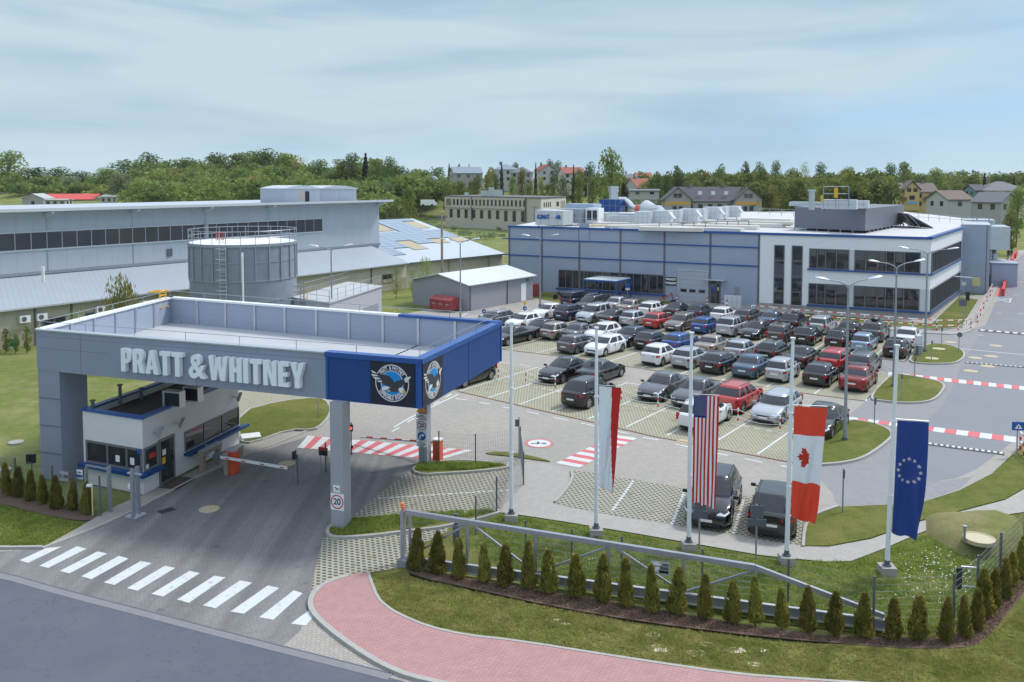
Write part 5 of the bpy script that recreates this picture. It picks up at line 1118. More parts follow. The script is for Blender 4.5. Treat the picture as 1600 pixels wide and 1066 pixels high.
rr=thing('roof_railing','thin galvanised guard rails around the plant on the factory roof','railing',G(1440,350,HF)); m_=MB(); rail(m_,[G(845,354,HF),G(985,357,HF)],1.1,2.2,.03,(.5,1)); rail(m_,[G(1185,336,HF+.1),G(1240,338,HF+.1)],1.1,2.5,.035,(.5,1)); part('rail_run',m_,'steel',rr)
m_=MB(); rail(m_,[G(1420,343,HF+.1),G(1540,352,HF+.1)],1.0,2.5,.03,(.5,1)); part('rail_run',m_,'steel',rr)
so=thing('solar_collector','tilted dark solar collector on a frame behind the office roof','solar panel',G(1440,355,HF)); a=G(1422,352,HF+.2);b=G(1458,356,HF+.2); up_=Vector((-2.6,1.2,1.7))
m_=MB(); m_.add([a,b,b+up_,a+up_,a+Vector((0,0,-.1)),b+Vector((0,0,-.1)),b+up_+Vector((0,0,-.1)),a+up_+Vector((0,0,-.1))],[(0,1,2,3),(7,6,5,4),(0,4,5,1),(1,5,6,2),(2,6,7,3),(3,7,4,0)]); part('collector_panel',m_,mat('collector back',(.22,.20,.20),.4,.3),so)
m_=MB()
for k in range(5): q=a.lerp(b,k/4); m_.tube([q+Vector((0,0,.05)),q+up_+Vector((0,0,.03))],.06,5); m_.tube([q+up_,q+up_+Vector((1.6,-.2,-1.8))],.05,5)
part('support_frame',m_,'alu',so)
ch=thing('steel_chimney','short steel chimney with cap on the plant enclosure','chimney',G(1268,327,11)); m_=MB(); p=G(1268,328,11.1); m_.tube([p,p+Vector((0,0,1.9))],.3,12); m_.tube([p+Vector((0,0,1.9)),p+Vector((0,0,2.1))],.42,12); part('flue',m_,'sil',ch)
for (px,py,w,h,lab) in ((1310,327,3.5,1.0,'pale roof cabinet on top of the plant enclosure'),(1338,325,2.4,.8,'second pale roof cabinet right of the first one on enclosure')): roofbox(px,py,w,1.6,h,'ahu','roof_cabinet',lab,'cabinet',z0=11.1)
rc=thing('safety_cage','galvanised guard cage with yellow gate above the plant enclosure','railing',G(1305,318,11.8)); m_=MB(); rail(m_,[G(1286,324,11.9),G(1326,324,11.9)],1.7,1.2,.035,(.35,.65,1)); part('rail_run',m_,'steel',rc); m_=MB(); p=G(1305,324,11.9); m_.box((p.x,p.y-.1,13.1),(.3,.08,.8)); p=G(1283,325,11.4); m_.box((p.x,p.y-.1,12.3),(.18,.08,.7)); part('yellow_gate',m_,'yellow',rc)
# striped bollards and small things by the doors
bol=[]
def stripe_post(mb,p,h,r,n=5,first=1):
    for k in range(n): mb.tube([up(p,h*k/n),up(p,h*(k+1)/n)],r,7,mi=(k+first)%2)
for (px,py,h,lab) in ((1057,474,.95,'red and white bollard left of the garage door'),(1105,478,.95,'red and white bollard right of the garage door'),(1129,480,.95,'red and white bollard beside the entrance door'),(1135.5,486,1.25,'taller red and white bollard before the utility cabinet')):
    p=G(px,py); m_=MB(); stripe_post(m_,p,h,.08); tag(m_.build('bollard',[K['white'],K['red']],loc=p),lab,'bollard',group='striped bollards by the factory doors')
roofbox(1144,481,1.8,.7,1.3,'ahu','utility_cabinet','pale grey utility cabinet beside the factory service door','cabinet',z0=.05,legs=False)
t=thing('barrier_boom','red boom lying tilted left of the garage door','barrier',G(1040,474)); m_=MB(); m_.bar(G(1030,474)+Vector((0,0,.3)),G(1050,470)+Vector((0,0,.8)),.08,.10); part('boom',m_,'orange',t); m_=MB(); p=G(1052,474); m_.box((p.x,p.y,.2),(.6,.3,.35)); m_.tube([G(1052,472)+Vector((0,0,.2)),G(1047,468)+Vector((0,0,1.3))],.04,5); part('base',m_,'black',t)
# bicycle shelter
bs=thing('bike_shelter','blue framed bicycle shelter with pale translucent roof','shelter',G(945,472)); z1=2.5
q0,q1,q2,q3=[G(*p) for p in ((912,470.5),(962.5,474.5),(976,469),(927,466))]
q2=q1+Vector((2.1,3.0,0));q3=q0+Vector((2.1,3.0,0))
for q in (q0,q1,q2,q3): m_=MB(); m_.box((q.x,q.y,z1/2),(.14,.14,z1),fa); part('post',m_,'blue_cap',bs)
m_=MB()
for a,b in ((q0,q1),(q1,q2),(q2,q3),(q3,q0)): m_.bar(up(a,z1),up(b,z1),.12,.18); 
m_.bar(up(q1,.35),up(q2,.35),.06,.08);m_.bar(up(q0,.35),up(q3,.35),.06,.08)
part('roof_frame',m_,'blue_cap',bs); m_=MB(); m_.prism([tuple(p[:2]) for p in (q0,q1,q2,q3)],z1+.09,z1+.14); part('roof_sheet',m_,mat('translucent sheet',(.62,.68,.68),.3),bs)
def bike(px,py,ang,label):
    p=G(px,py); t=thing('bicycle',label,'bicycle',p,group='bicycles in the shelter'); d=Vector((math.cos(ang),math.sin(ang),0)); 
    for s_ in (-.5,.5):
        m_=MB(); c=p+d*s_+Vector((0,0,.34)); m_.tube([c+(d*math.cos(a)+Vector((0,0,1))*math.sin(a))*.32 for a in [k*math.pi/8 for k in range(17)]],.025,5,cap=False); part('wheel',m_,'tyre',t)
    m_=MB(); A=p+d*-.5+Vector((0,0,.34));Bt=p+d*-.05+Vector((0,0,.32));C=p+d*-.15+Vector((0,0,.85));D=p+d*.35+Vector((0,0,.85));E=p+d*.5+Vector((0,0,.34))
    for a,b in ((A,Bt),(A,C),(Bt,C),(C,D),(Bt,D),(D,E)): m_.tube([a,b],.022,5)
    part('frame',m_,'steel_d',t); m_=MB(); m_.box(tuple(C+Vector((0,0,.12))),(.25,.12,.06),ang); part('saddle',m_,'black',t); m_=MB(); nx=Vector((-d.y,d.x,0)); m_.tube([D+nx*-.28+Vector((0,0,.15)),D+Vector((0,0,.18)),D+nx*.28+Vector((0,0,.15))],.02,5); part('handlebar',m_,'black',t)
for i,(px,py) in enumerate(((938,470.5),(944,470.8),(950,471),(957,471.5))): bike(px,py,1.0+.1*i,f'dark bicycle parked under the blue shelter, {ORD[i]} from left')
def moto(px,py,ang,label,m):
    p=G(px,py); t=thing('motorcycle',label,'motorcycle',p); d=Vector((math.cos(ang),math.sin(ang),0)); nx=Vector((-d.y,d.x,0))
    for s_ in (-.7,.7):
        m_=MB(); c=p+d*s_+Vector((0,0,.32)); m_.tube([c-nx*.06,c+nx*.06],.31,16); w=part('wheel',m_,'tyre',t)
    m_=MB(); m_.tube([p+d*-.55+Vector((0,0,.5)),p+d*-.1+Vector((0,0,.5)),p+d*.25+Vector((0,0,.85)),p+d*.5+Vector((0,0,.75))],[.12,.2,.19,.1],8); part('body',m_,m,t); m_=MB(); m_.tube([p+d*-.75+Vector((0,0,.82)),p+d*-.1+Vector((0,0,.78))],[.1,.13],8); part('seat',m_,'black',t)
    m_=MB(); m_.tube([p+d*.7+Vector((0,0,.32)),p+d*.42+Vector((0,0,1.0))],.04,6); m_.tube([p+d*.4+nx*-.36+Vector((0,0,1.05)),p+d*.4+nx*.36+Vector((0,0,1.05))],.025,6); part('fork',m_,'steel_d',t)
moto(931,471,1.25,'pale scooter standing at the left of the blue bicycle shelter','alu'); moto(877,468.5,2.9,'black motorcycle parked behind the dark van, left one','black'); moto(892,469.5,2.7,'black motorcycle parked behind the dark van, right one','black')
m_=MB(); p=G(980,456); 
t=thing('parking_sign','blue parking sign on a post right of the bicycle shelter','sign',G(980.5,470)); m_=MB(); p,h=post(m_,980.5,470,442,.035); part('post',m_,'steel',t); m_=MB(); m_.box((p.x,p.y-.06,Zat(980,446,p.y)),(.5,.04,.62));part('sign_plate',m_,'signblue',t); m_=MB(); m_.box((p.x,p.y-.06,Zat(980,451.5,p.y)),(.5,.04,.3)); part('sub_plate',m_,'white',t)
# ---------------------------------------------------------------- grey shed, skip, annex
s0,s1,s2=G(645,475.5),G(732.5,486.5),G(832.5,467.8); s3=s0+(s2-s1); sh=thing('grey_shed','low grey shed with pale ribbed gable roof before the factory','shed',s1)
zE=2.9;zR=3.85; foot=[tuple(p[:2]) for p in (s0,s1,s2,s3)]; m_=MB(); m_.prism(foot,-.1,zE); g0=(s0+s1)/2;g1=(s3+s2)/2
m_.add([up(s0,zE),up(s1,zE),up(g0,zR-.1),up(s3,zE),up(s2,zE),up(g1,zR-.1)],[(0,1,2),(4,3,5)]); part('wall',m_,K.setdefault('shedw',panel_mat('shed cladding',(.30,.31,.345),.3,'Z',.12,.5)),sh)
K['roofrib']=panel_mat('pale ribbed roof',(.56,.60,.63),.33,'X',.3,.5,wdir=R(-55)); ax=(s2-s1).normalized(); cx_=(s1-s0).normalized()
def slab(name,p0,p1,q1,q0,th,m,par):
    m_=MB(); d=Vector((0,0,th)); V=[Vector(v) for v in (p0,p1,q1,q0)]; m_.add([v-d for v in V]+V,[(3,2,1,0),(4,5,6,7),(0,1,5,4),(1,2,6,5),(2,3,7,6),(3,0,4,7)]); return part(name,m_,m,par)
e=.35
slab('roof',up(s1-ax*e+cx_*e,zE-.02),up(s2+ax*e+cx_*e,zE-.02),up(g1+ax*e,zR),up(g0-ax*e,zR),.10,'roofrib',sh); slab('roof',up(g0-ax*e,zR),up(g1+ax*e,zR),up(s3+ax*e-cx_*e,zE-.02),up(s0-ax*e-cx_*e,zE-.02),.10,'roofrib',sh)
Msh=frame(s1,ax); LS=(s2-s1).length
for x in (.15,LS*.57): m_=MB(); plate(m_,Msh,x,x+.12,0,zE-.1,0,.08); part('downpipe',m_,'steel_d',sh)
m_=MB(); plate(m_,Msh,LS*.80,LS*.88,.03,2.1,0,.04); part('door',m_,'white',sh); m_=MB(); plate(m_,Msh,LS*.88,LS*.93,2.3,2.55,0,.03); part('wall_sign',m_,'green',sh)
k0,k1=G(671.5,484.5),G(703.5,488.5); dsk=(k1-k0).normalized(); ww=1.9
skp=thing('red_skip','dark red steel skip container standing in front of the grey shed','skip',k0); nx=Vector((-dsk.y,dsk.x,0)); Lk=(k1-k0).length*1.0
m_=MB(); m_.prism([tuple((k0+dsk*a+nx*b)[:2]) for a,b in ((.0,0),(Lk,0),(Lk,ww),(0,ww))],.15,1.25); c=k0+dsk*(Lk/2)+nx*(ww/2); part('body',m_,'redbin',skp)
m_=MB(); M_=frame(k0,dsk)
for k in range(4): x=.05+k*(Lk-.2)/3; plate(m_,M_,x,x+.12,.15,1.25,0,.06)
plate(m_,M_,0,Lk,1.17,1.27,0,.08);plate(m_,M_,0,Lk,.1,.2,0,.07); part('rib',m_,'redbin',skp); m_=MB()
m_.add([up(k0-dsk*.05-nx*.05,1.26),up(k0+dsk*(Lk+.05)-nx*.05,1.26),up(k0+dsk*(Lk+.05)+nx*(ww/2),1.62),up(k0-dsk*.05+nx*(ww/2),1.62),up(k0+dsk*(Lk+.05)+nx*(ww+.05),1.26),up(k0-dsk*.05+nx*(ww+.05),1.26)],[(0,1,2,3),(3,2,4,5),(0,3,5),(1,4,2)]); part('lid',m_,'redbin',skp)
m_=MB()
for k in range(3): x=.3+k*(Lk)/3; plate(m_,M_,x,x+.55,.75,.85,.001,.012)
part('stencil',m_,'concrete',skp)
m_=MB(); p=G(835,464); m_.box((p.x,p.y+.8,.7),(1.3,1.2,1.4),.3); m_.box((p.x,p.y+.8,1.45),(1.4,1.3,.1),.3); tag(m_.build('red_bin',K['redbin'],loc=p),'small red bin behind the right end of the grey shed','bin')
a0,a1,a2=G(458,464.5,3.5),G(514.5,473,3.5),G(596,447,3.5); a3=a0+(a2-a1)
an=thing('flat_annex','pale flat roofed annex with guard rails between tank and lawn','building',up(a1,0)); foot=[tuple(p[:2]) for p in (a0,a1,a2,a3)]
m_=MB(); m_.prism(foot,-.1,3.42); part('wall',m_,K.setdefault('annexw',mat('annex wall',(.42,.43,.46),.6,var=.05)),an); m_=MB(); m_.prism(ofs(ccw(foot),.12),3.42,3.52); part('roof',m_,'deck',an)
m_=MB(); rail(m_,[up(p,3.5) for p in (a1,a0,a3,a2,a1)],1.05,1.6,.022,(.5,1)); part('guard_rail',m_,'steel',an)
Man=frame(up(a1,0),(a2-a1).normalized()); La=(a2-a1).length; m_=MB(); plate(m_,Man,La*.62,La*.92,.1,1.9,0,.04); part('door',m_,K['greydoor'],an)
m_=MB(); M_=frame(up(a0.lerp(a1,.30),0),(a1-a0).normalized()); 
for x in (-.25,.25): plate(m_,M_,x,x+.05,.2,5.1,.15,.2)
for k in range(16): plate(m_,M_,-.25,.3,.4+k*.3,.43+k*.3,.15,.19)
part('ladder',m_,'steel',an)
m_=MB(); plate(m_,M_,.15,.75,3.6,3.65,.1,.15);plate(m_,M_,.15,.2,3.6,4.3,.1,.15);plate(m_,M_,.7,.75,3.6,4.3,.1,.15); part('yellow_gate',m_,'yellow',an)
p=G(616,497); m_=MB(); m_.tube([p,up(p,.75)],.10,8); tag(m_.build('marker_post',K['yellow'],loc=p),'small orange yellow marker post behind the annex','post')
# ---------------------------------------------------------------- storage tank
tc_=Vector((379-800,0,0)); Yt=76.5; tcx=(379-800)/F*Yt; Rt=4.68; zT=8.55
tk=thing('storage_tank','large cylindrical grey steel tank with roof railing and ladder','tank',(tcx,Yt,0))
K['tank']=mat('tank steel sheets',(.23,.265,.31),.6,.1,var=.16,scale=1.2)
m_=MB(); m_.cyl((tcx,Yt,-.1),Rt,zT+.1,48); part('shell',m_,K['tank'],tk,smooth=True)
m_=MB(); m_.cyl((tcx,Yt,zT),Rt+.02,.08,48,r2=Rt-.3); m_.cyl((tcx,Yt,zT+.08),Rt-.3,.25,48,r2=.1); part('roof',m_,'white',tk,smooth=True)
m_=MB(); m_.ring((tcx,Yt,0),Rt,Rt+.10,zT-.22,zT+.03,48); m_.ring((tcx,Yt,0),Rt,Rt+.06,5.3,5.42,48); m_.ring((tcx,Yt,0),Rt,Rt+.04,6.95,7.02,48);m_.ring((tcx,Yt,0),Rt,Rt+.04,3.5,3.58,48); part('band',m_,'steel',tk)
m_=MB()
for k in range(24):
    a=2*math.pi*k/24; p=Vector((tcx+(Rt+.05)*math.cos(a),Yt+(Rt+.05)*math.sin(a),0)); m_.box((p.x,p.y,6.9),(.10,.10,3.3),a); m_.tube([up(p,zT),up(p,zT+1.15)],.03,5,cap=False)
part('stiffener',m_,'steel',tk)
m_=MB()
for h in (.6,1.15): m_.tube([Vector((tcx+(Rt+.05)*math.cos(2*math.pi*k/48),Yt+(Rt+.05)*math.sin(2*math.pi*k/48),zT+h)) for k in range(49)],.03,5,cap=False)
part('guard_rail',m_,'steel',tk)
al=-1.62; m_=MB(); lp=lambda a,r,z:Vector((tcx+r*math.cos(a),Yt+r*math.sin(a),z))
for a in (al-.05,al+.06): m_.tube([lp(a,Rt+.25,.3),lp(a,Rt+.25,zT+1.2)],.03,5)
for k in range(28): m_.tube([lp(al-.05,Rt+.25,.5+k*.32),lp(al+.06,Rt+.25,.5+k*.32)],.02,5)
for k in range(8):
    z=2+k*.9; m_.tube([lp(al-.05,Rt+.25,z),lp(al-.08,Rt+.7,z),lp(al,Rt+.95,z),lp(al+.09,Rt+.7,z),lp(al+.06,Rt+.25,z)],.02,5)
part('ladder',m_,'steel_l',tk); m_=MB(); a=-1.28; m_.tube([lp(a,Rt+.15,.2),lp(a,Rt+.15,7.6),lp(a,Rt-.05,7.9)],.10,10); part('pipe',m_,'white',tk); m_=MB(); a=-1.72
for k,dx in enumerate((-.08,-.05,.02,.05)): m_.tube([lp(al+dx,Rt+.5,zT+.5),lp(al+dx,Rt+.5,zT+1.1)],.03,5)
for z in (.5,1.1): m_.tube([lp(al-.08,Rt+.5,zT+z),lp(al+.05,Rt+.5,zT+z)],.03,5)
part('ladder_gate',m_,'orange',tk)
# ---------------------------------------------------------------- long curved hall, lean-to and solar roof hall
W0=G(-160,578);W1=G(47,540.5);W2=G(600,455.5)
E=[G(-150,521,3.4),G(0,484,3.4),G(300,446.5,3.35),G(458,428,3.3),G(635,411.5,3.3)]; E2=G(790,396.5,3.3); RJ=[]
wd=(E[4]-E[1]); wd.z=0; wd.normalize(); wn=Vector((-wd.y,wd.x,0)).normalized(); E[0]=E[1]-wd*22; E[2]=E[1].lerp(E[4],.42); E[3]=E[1].lerp(E[4],.75)
lean=thing('lean_to_building','cream lean to building with grey ribbed roof below the long hall','building',up(E[2],0))
K['ribroof']=panel_mat('grey ribbed roof',(.34,.385,.43),.45,'X',.5,.5,wdir=R(-35)); D_=6.4
pe=[E[0]-wd*14]+E
def up2(p,z): return Vector((p.x,p.y,z))
m_=MB(); mw=MB()
for a,b in zip(pe[:-1],pe[1:]):
    A=up2(a,3.38)-wn*.45;B=up2(b,3.38)-wn*.45;C=up2(b,5.35)+wn*D_;D=up2(a,5.35)+wn*D_
    m_.add([A,B,C,D,A-Vector((0,0,.15)),B-Vector((0,0,.15)),C-Vector((0,0,.15)),D-Vector((0,0,.15))],[(0,1,2,3),(7,6,5,4),(0,4,5,1)])
part('roof',m_,K['ribroof'],lean)
m_=MB()
for a,b in zip(pe[:-1],pe[1:]): m_.bar(up2(a,3.34)-wn*.5,up2(b,3.34)-wn*.5,.14,.14)
part('gutter',m_,'steel_l',lean)
for a,b in zip(pe[:-1],pe[1:]): mw.prism([tuple(v[:2]) for v in (a,b,b+wn*3,a+wn*3)],-.3,3.30)
part('wall',mw,'cream',lean)
K['cream_low']=panel_mat('lower cream cladding',(.36,.32,.24),.55,'Z',.5,.6)
Mw=frame(up2(pe[0],0),wd); Lw=(E[4]-pe[0]).length
def wx(px,A=None,B=None): 
    A=pe[1];B=E[4]; k=(px-800)/F; t_=(k*A.y-A.x)/((B.x-A.x)-k*(B.y-A.y)); return t_*(B-A).length+14
m_=MB(); plate(m_,Mw,0,Lw,0,1.55,0,.05); part('lower_cladding',m_,'cream_low',lean)
for a,b in ((60,97),(128,152),(290,315),(330,395),(596,612)):
    window(lean,Mw,wx(a),wx(b),1.0,2.2,2,1,fw=.1,pj=.08)
for px in (47,105,392,435,578): m_=MB(); x=wx(px); plate(m_,Mw,x,x+.14,0,3.2,0,.13); part('downpipe',m_,'steel_d',lean)
for i,px in enumerate((30,57,150,218,268)):
    x=wx(px); t=thing('air_conditioner',f'white air conditioner on the cream wall, {ORD[i]} from the left','air conditioner',Mw@Vector((x,2.4,.2)),group='air conditioners along the cream wall'); m_=MB(); plate(m_,Mw,x-.42,x+.42,2.1,2.7,.1,.42); part('casing',m_,'white',t); m_=MB(); Q=Mw@Matrix.Translation((x-.1,2.4,.42)); flat(m_,Q,circ(.22,18),.006); part('fan_grille',m_,'steel_d',t)
pt=thing('white_roof_pipe','white vent pipe standing on the lean to roof','vent pipe',at(67.5,434,70)); p=at(67.5,435,67); m_=MB(); m_.tube([p-Vector((0,0,.3)),p+Vector((0,0,.95))],.12,10); part('pipe',m_,'white',pt)
# upper hall
hall=thing('long_grey_hall','long pale grey hall with a band of dark windows and overhanging roof','industrial hall',up2(E[3]+wn*D_,0))
hp=[a+wn*D_ for a in pe[:4]]; h4=G(560,382,5.35); k_=(h4-(E[0]+wn*D_)); hend=up2(E[1]+wn*D_,0)+wd*((h4-(E[1]+wn*D_)).dot(wd)+1.0); 
h0=up2(hp[0],0); Mh=frame(h0,wd); Lh=(hend-h0).length
K['hallp']=panel_mat('pale hall cladding',(.42,.46,.51),1.5,'X',.2,.5,wdir=-math.atan2(wd.y,wd.x)); ZH=11.45
hb=[h0,hend,hend+wn*26,h0+wn*26]; m_=MB(); m_.prism([tuple(p[:2]) for p in hb],0,ZH-.25); part('wall',m_,K['hallp'],hall)
def roofz(p): return ZH-.0-((p-h0).dot(wn))*.035
m_=MB(); n_=10; top=[];bot=[]
ro=[(-1.6,-.12),(0,.0),(26,-1.1)]
A=[h0-wn*1.6-wd*1,hend-wn*1.6+wd*1.2,hend+wn*27+wd*1.2,h0+wn*27-wd*1]; zz=[ZH+.12,ZH+.12,ZH-1.4,ZH-1.4]
m_.add([up2(p,z) for p,z in zip(A,zz)]+[up2(p,z-.28) for p,z in zip(A,zz)],[(0,1,2,3),(7,6,5,4),(0,4,5,1),(1,5,6,2),(2,6,7,3),(3,7,4,0)]); part('roof',m_,'ahu',hall)
def hx(px): 
    A=h0;B=hend; k=(px-800)/F; t_=(k*A.y-A.x)/((B.x-A.x)-k*(B.y-A.y)); return t_*(B-A).length
xR=hx(503); pw=1.42; gap=.10; x=xR; k=0
while x-pw>2 and k<62:
    m_=MB(); plate(m_,Mh,x-pw+gap,x,7.75,9.3,0,.03); part('window',m_,K.setdefault('hallg',mat('dirty hall glass',(.075,.075,.085),.12,var=.45,scale=.5)),hall); x-=pw; k+=1
    if k%6==0:
        m_=MB(); plate(m_,Mh,x,x+.12,5.4,ZH-.3,0,.02); part('joint_strip',m_,'steel',hall)
        b_=MB(); b_.bar(Mh@Vector((x,ZH-.6,.05)),Mh@Vector((x,ZH-.22,1.45)),.22,.35); part('roof_bracket',b_,'ahu',hall)
m_=MB(); b_=MB(); b_.bar(Mh@Vector((Lh-.3,ZH-.6,.05)),Mh@Vector((Lh-.3,ZH-.22,1.45)),.22,.35); part('roof_bracket',b_,'ahu',hall)
m_=MB(); plate(m_,Mh,0,xR+.1,7.62,7.75,0,.10); plate(m_,Mh,0,xR+.1,9.3,9.38,0,.08); part('window_rail',m_,'ahu',hall)
m_=MB(); plate(m_,Mh,hx(316),hx(322),7.3,9.35,0,.35); part('rain_hopper',m_,'steel',hall); m_=MB(); plate(m_,Mh,hx(259),hx(267),6.1,6.9,0,.1); part('wall_vent',m_,'steel_d',hall)
m_=MB(); m_.bar(Mh@Vector((0,5.55,.1)),Mh@Vector((Lh,5.5,.1)),.2,.3); part('flashing',m_,'steel',hall)
for i,(xa,xb,lab) in enumerate(((445,500,'rounded roof house with a dark opening on the long hall roof'),(500.5,557,'plain rounded roof house on the long hall roof'))):
    Yh=(hend.y-2 if i else hend.y-6)+2; a=at(xa,311,Yh);b=at(xb,311,Yh); t=thing('roof_house',lab,'roof house',a,group='rounded roof houses'); z0=ZH-.3;z1=Zat(xa,295,Yh); m_=MB(); d=wn*5; a.z=b.z=0
    m_.prism([tuple(p[:2]) for p in (a,b,b+d,a+d)],z0,z1); part('wall',m_,K['hallp'],t); m_=MB(); n_=10; V=[]
    for k in range(n_+1): q=a.lerp(b,k/n_)+(b-a).normalized()*((k/n_-.5)*.3); hh=z1+.02+.42*math.sin(math.pi*k/n_); V+=[up2(q-wn*.2,hh),up2(q+d,hh),up2(q-wn*.2,z1-.05),up2(q+d,z1-.05)]
    for k in range(n_): o=4*k; m_.add([V[o],V[o+4],V[o+5],V[o+1],V[o+2],V[o+6]],[(0,1,2,3),(4,5,1,0)])
    part('curved_roof',m_,'ahu',t)
    if i==0: m_=MB(); M_=frame(a,(b-a).normalized()); l_=(b-a).length; plate(m_,M_,l_*.58,l_*.70,z0+.2,z1-.35,0,.03); part('opening',m_,'black',t); m_=MB(); plate(m_,M_,l_*.40,l_*.57,z0+.1,z1-.1,0,.02); part('beige_panel',m_,'cream2',t)
# solar hall
R2=G(645,341.5,8.0); Rv=R2-E2; R1=E[4]+Rv; so=thing('solar_roof_hall','low cream hall with pale roof covered in solar panels and amber skylights','industrial hall',up2(E2,0))
Rl=R1-(R2-R1)*.9; El=E[4]-(E2-E[4])*.9
slab('roof',E[4],E2,R2,R1,.15,K.setdefault('palerib',panel_mat('pale ribbed sheet',(.44,.50,.54),.45,'X',.4,.5,wdir=R(-38))),so)
bk=Vector((Rv.x,Rv.y,0)); slab('roof',R1,R2,R2+bk+Vector((0,0,-4.7)),R1+bk+Vector((0,0,-4.7)),.15,'palerib',so)
slab('roof',up2(El,0)+Vector((0,0,E[4].z-.3)),E[4]-Vector((0,0,.3)),R1-Vector((0,0,.3)),Rl-Vector((0,0,.3)),.15,'palerib',so)
e0=up2(E[4],0);e1=up2(E2,0); dd=(e1-e0).normalized(); mI=Vector((-dd.y,dd.x,0)); m_=MB(); m_.prism([tuple(v[:2]) for v in (e0+mI*.4,e1+mI*.4-dd*.3,e1+bk*1.95-dd*.3,e0+bk*1.95)],-.3,3.1); m_.add([up2(e1-dd*.3+mI*.4,3.1),up2(e1+bk-dd*.3,7.8),up2(e1+bk*1.95-dd*.3,3.1)],[(0,1,2)]); part('wall',m_,'cream',so)
m_=MB(); m_.bar(E[4]-Vector((0,0,.05)),E2-Vector((0,0,.05)),.14,.16); part('gutter',m_,'steel_d',so)
m_=MB()
for px in (692,759): 
    t_=(px-635)/(790-635); q=e0.lerp(e1,t_**.92); m_.box((q.x,q.y-.05+.3,1.6),(.12,.12,3.2),0)
part('downpipe',m_,'steel_d',so)
nrm=(E2-E[4]).cross(R1-E[4]).normalized()
def onroof(a,b,z=.0): return E[4]+(E2-E[4])*a+(R1-E[4])*b+nrm*z
K['pv']=None
m,t_,b_,c_=base('solar module',.12); br=N(t_,'ShaderNodeTexBrick'); mp_=N(t_,'ShaderNodeMapping'); mp_.inputs['Rotation'].default_value=(0,0,-math.atan2(dd.y,dd.x)); t_.links.new(c_.outputs['Object'],mp_.inputs[0]); t_.links.new(mp_.outputs[0],br.inputs[0]); br.offset=0
br.inputs['Color1'].default_value=(.20,.265,.33,1);br.inputs['Color2'].default_value=(.23,.29,.35,1);br.inputs['Mortar'].default_value=(.42,.48,.53,1);br.inputs['Scale'].default_value=1;br.inputs['Brick Width'].default_value=1.7;br.inputs['Row Height'].default_value=1.05;br.inputs['Mortar Size'].default_value=.06; t_.links.new(br.outputs['Color'],b_.inputs['Base Color']); K['pv']=m
def roofquad(a0,a1,b0,b1,z,m,name,th=.05):
    m_=MB(); V=[onroof(a,b,z) for a,b in ((a0,b0),(a1,b0),(a1,b1),(a0,b1))]; d=nrm*th; m_.add([v-d for v in V]+V,[(3,2,1,0),(4,5,6,7),(0,1,5,4),(1,2,6,5),(2,3,7,6),(3,0,4,7)]); return part(name,m_,m,so)
# layout in roof fractions (a along eave, b up slope)
PVq=[(-.75,.02,.05,.16),(-.85,.15,.16,.45),(.15,.30,.30,.45),(-.85,.98,.45,.66),(-.85,-.28,.66,.92),(.02,.28,.66,.92),(.55,.80,.66,.92),(-.30,.95,.92,.985),(.45,.62,.36,.45)]
for q in PVq: roofquad(*q,.12,K['pv'],'solar_array')
amb=mat('amber skylight',(.42,.34,.21),.4,var=.12,scale=2)
for q in ((.30,.44,.24,.44),(.62,.76,.34,.44),(.84,.97,.34,.45),(-.26,.0,.68,.88),(.29,.53,.70,.88),(.80,.93,.72,.9)): roofquad(*q,.08,amb,'skylight')
p=onroof(.14,.93,0); m_=MB(); m_.cyl(tuple(p),.6,.9,14); m_.cyl((p.x,p.y,p.z+.9),.85,.3,14); part('roof_fan',m_,'sil',so)
# wooden pole, green sign
t=thing('utility_pole','tall wooden utility pole with crossbar before the solar roof hall','utility pole',at(691,470,104)); b=at(691,470,104); b.z=0; h=Zat(691,337,104); m_=MB(); m_.tube([b,up(b,h)],[.19,.12],10); part('pole',m_,'wood',t); m_=MB(); m_.bar(up(b,h-.2)+Vector((-.7,0,0)),up(b,h-.2)+Vector((.7,0,0)),.1,.12)
for x in (-.6,-.2,.2,.6): m_.tube([up(b,h-.15)+Vector((x,0,0)),up(b,h+.1)+Vector((x,0,0))],.05,6)
part('crossbar',m_,'steel_d',t)
t=thing('assembly_sign','green assembly point sign at the far left edge of lawn','sign',G(20,548)); m_=MB(); p=G(20,548); m_.tube([p,up(p,.9)],.03,5); part('post',m_,'steel',t); m_=MB(); M_=frame(up(p,Zat(20,535,p.y)-.3),(1,.25,0)); plate(m_,M_,-.45,.5,-.05,.6,0,.03,0)
for s_ in (1,-1): plate(m_,M_@Matrix.Rotation(0,4,'Z'),-.3,-.26,.08,.28,.03,.034,1)
flat(m_,M_,[(-.36,.08),(-.32,.08),(-.2,.28),(-.24,.28)],.035,1);flat(m_,M_,[(-.24,.08),(-.2,.08),(-.32,.28),(-.36,.28)],.036,1); part('sign_plate',m_,[K['green'],K['white']],t)
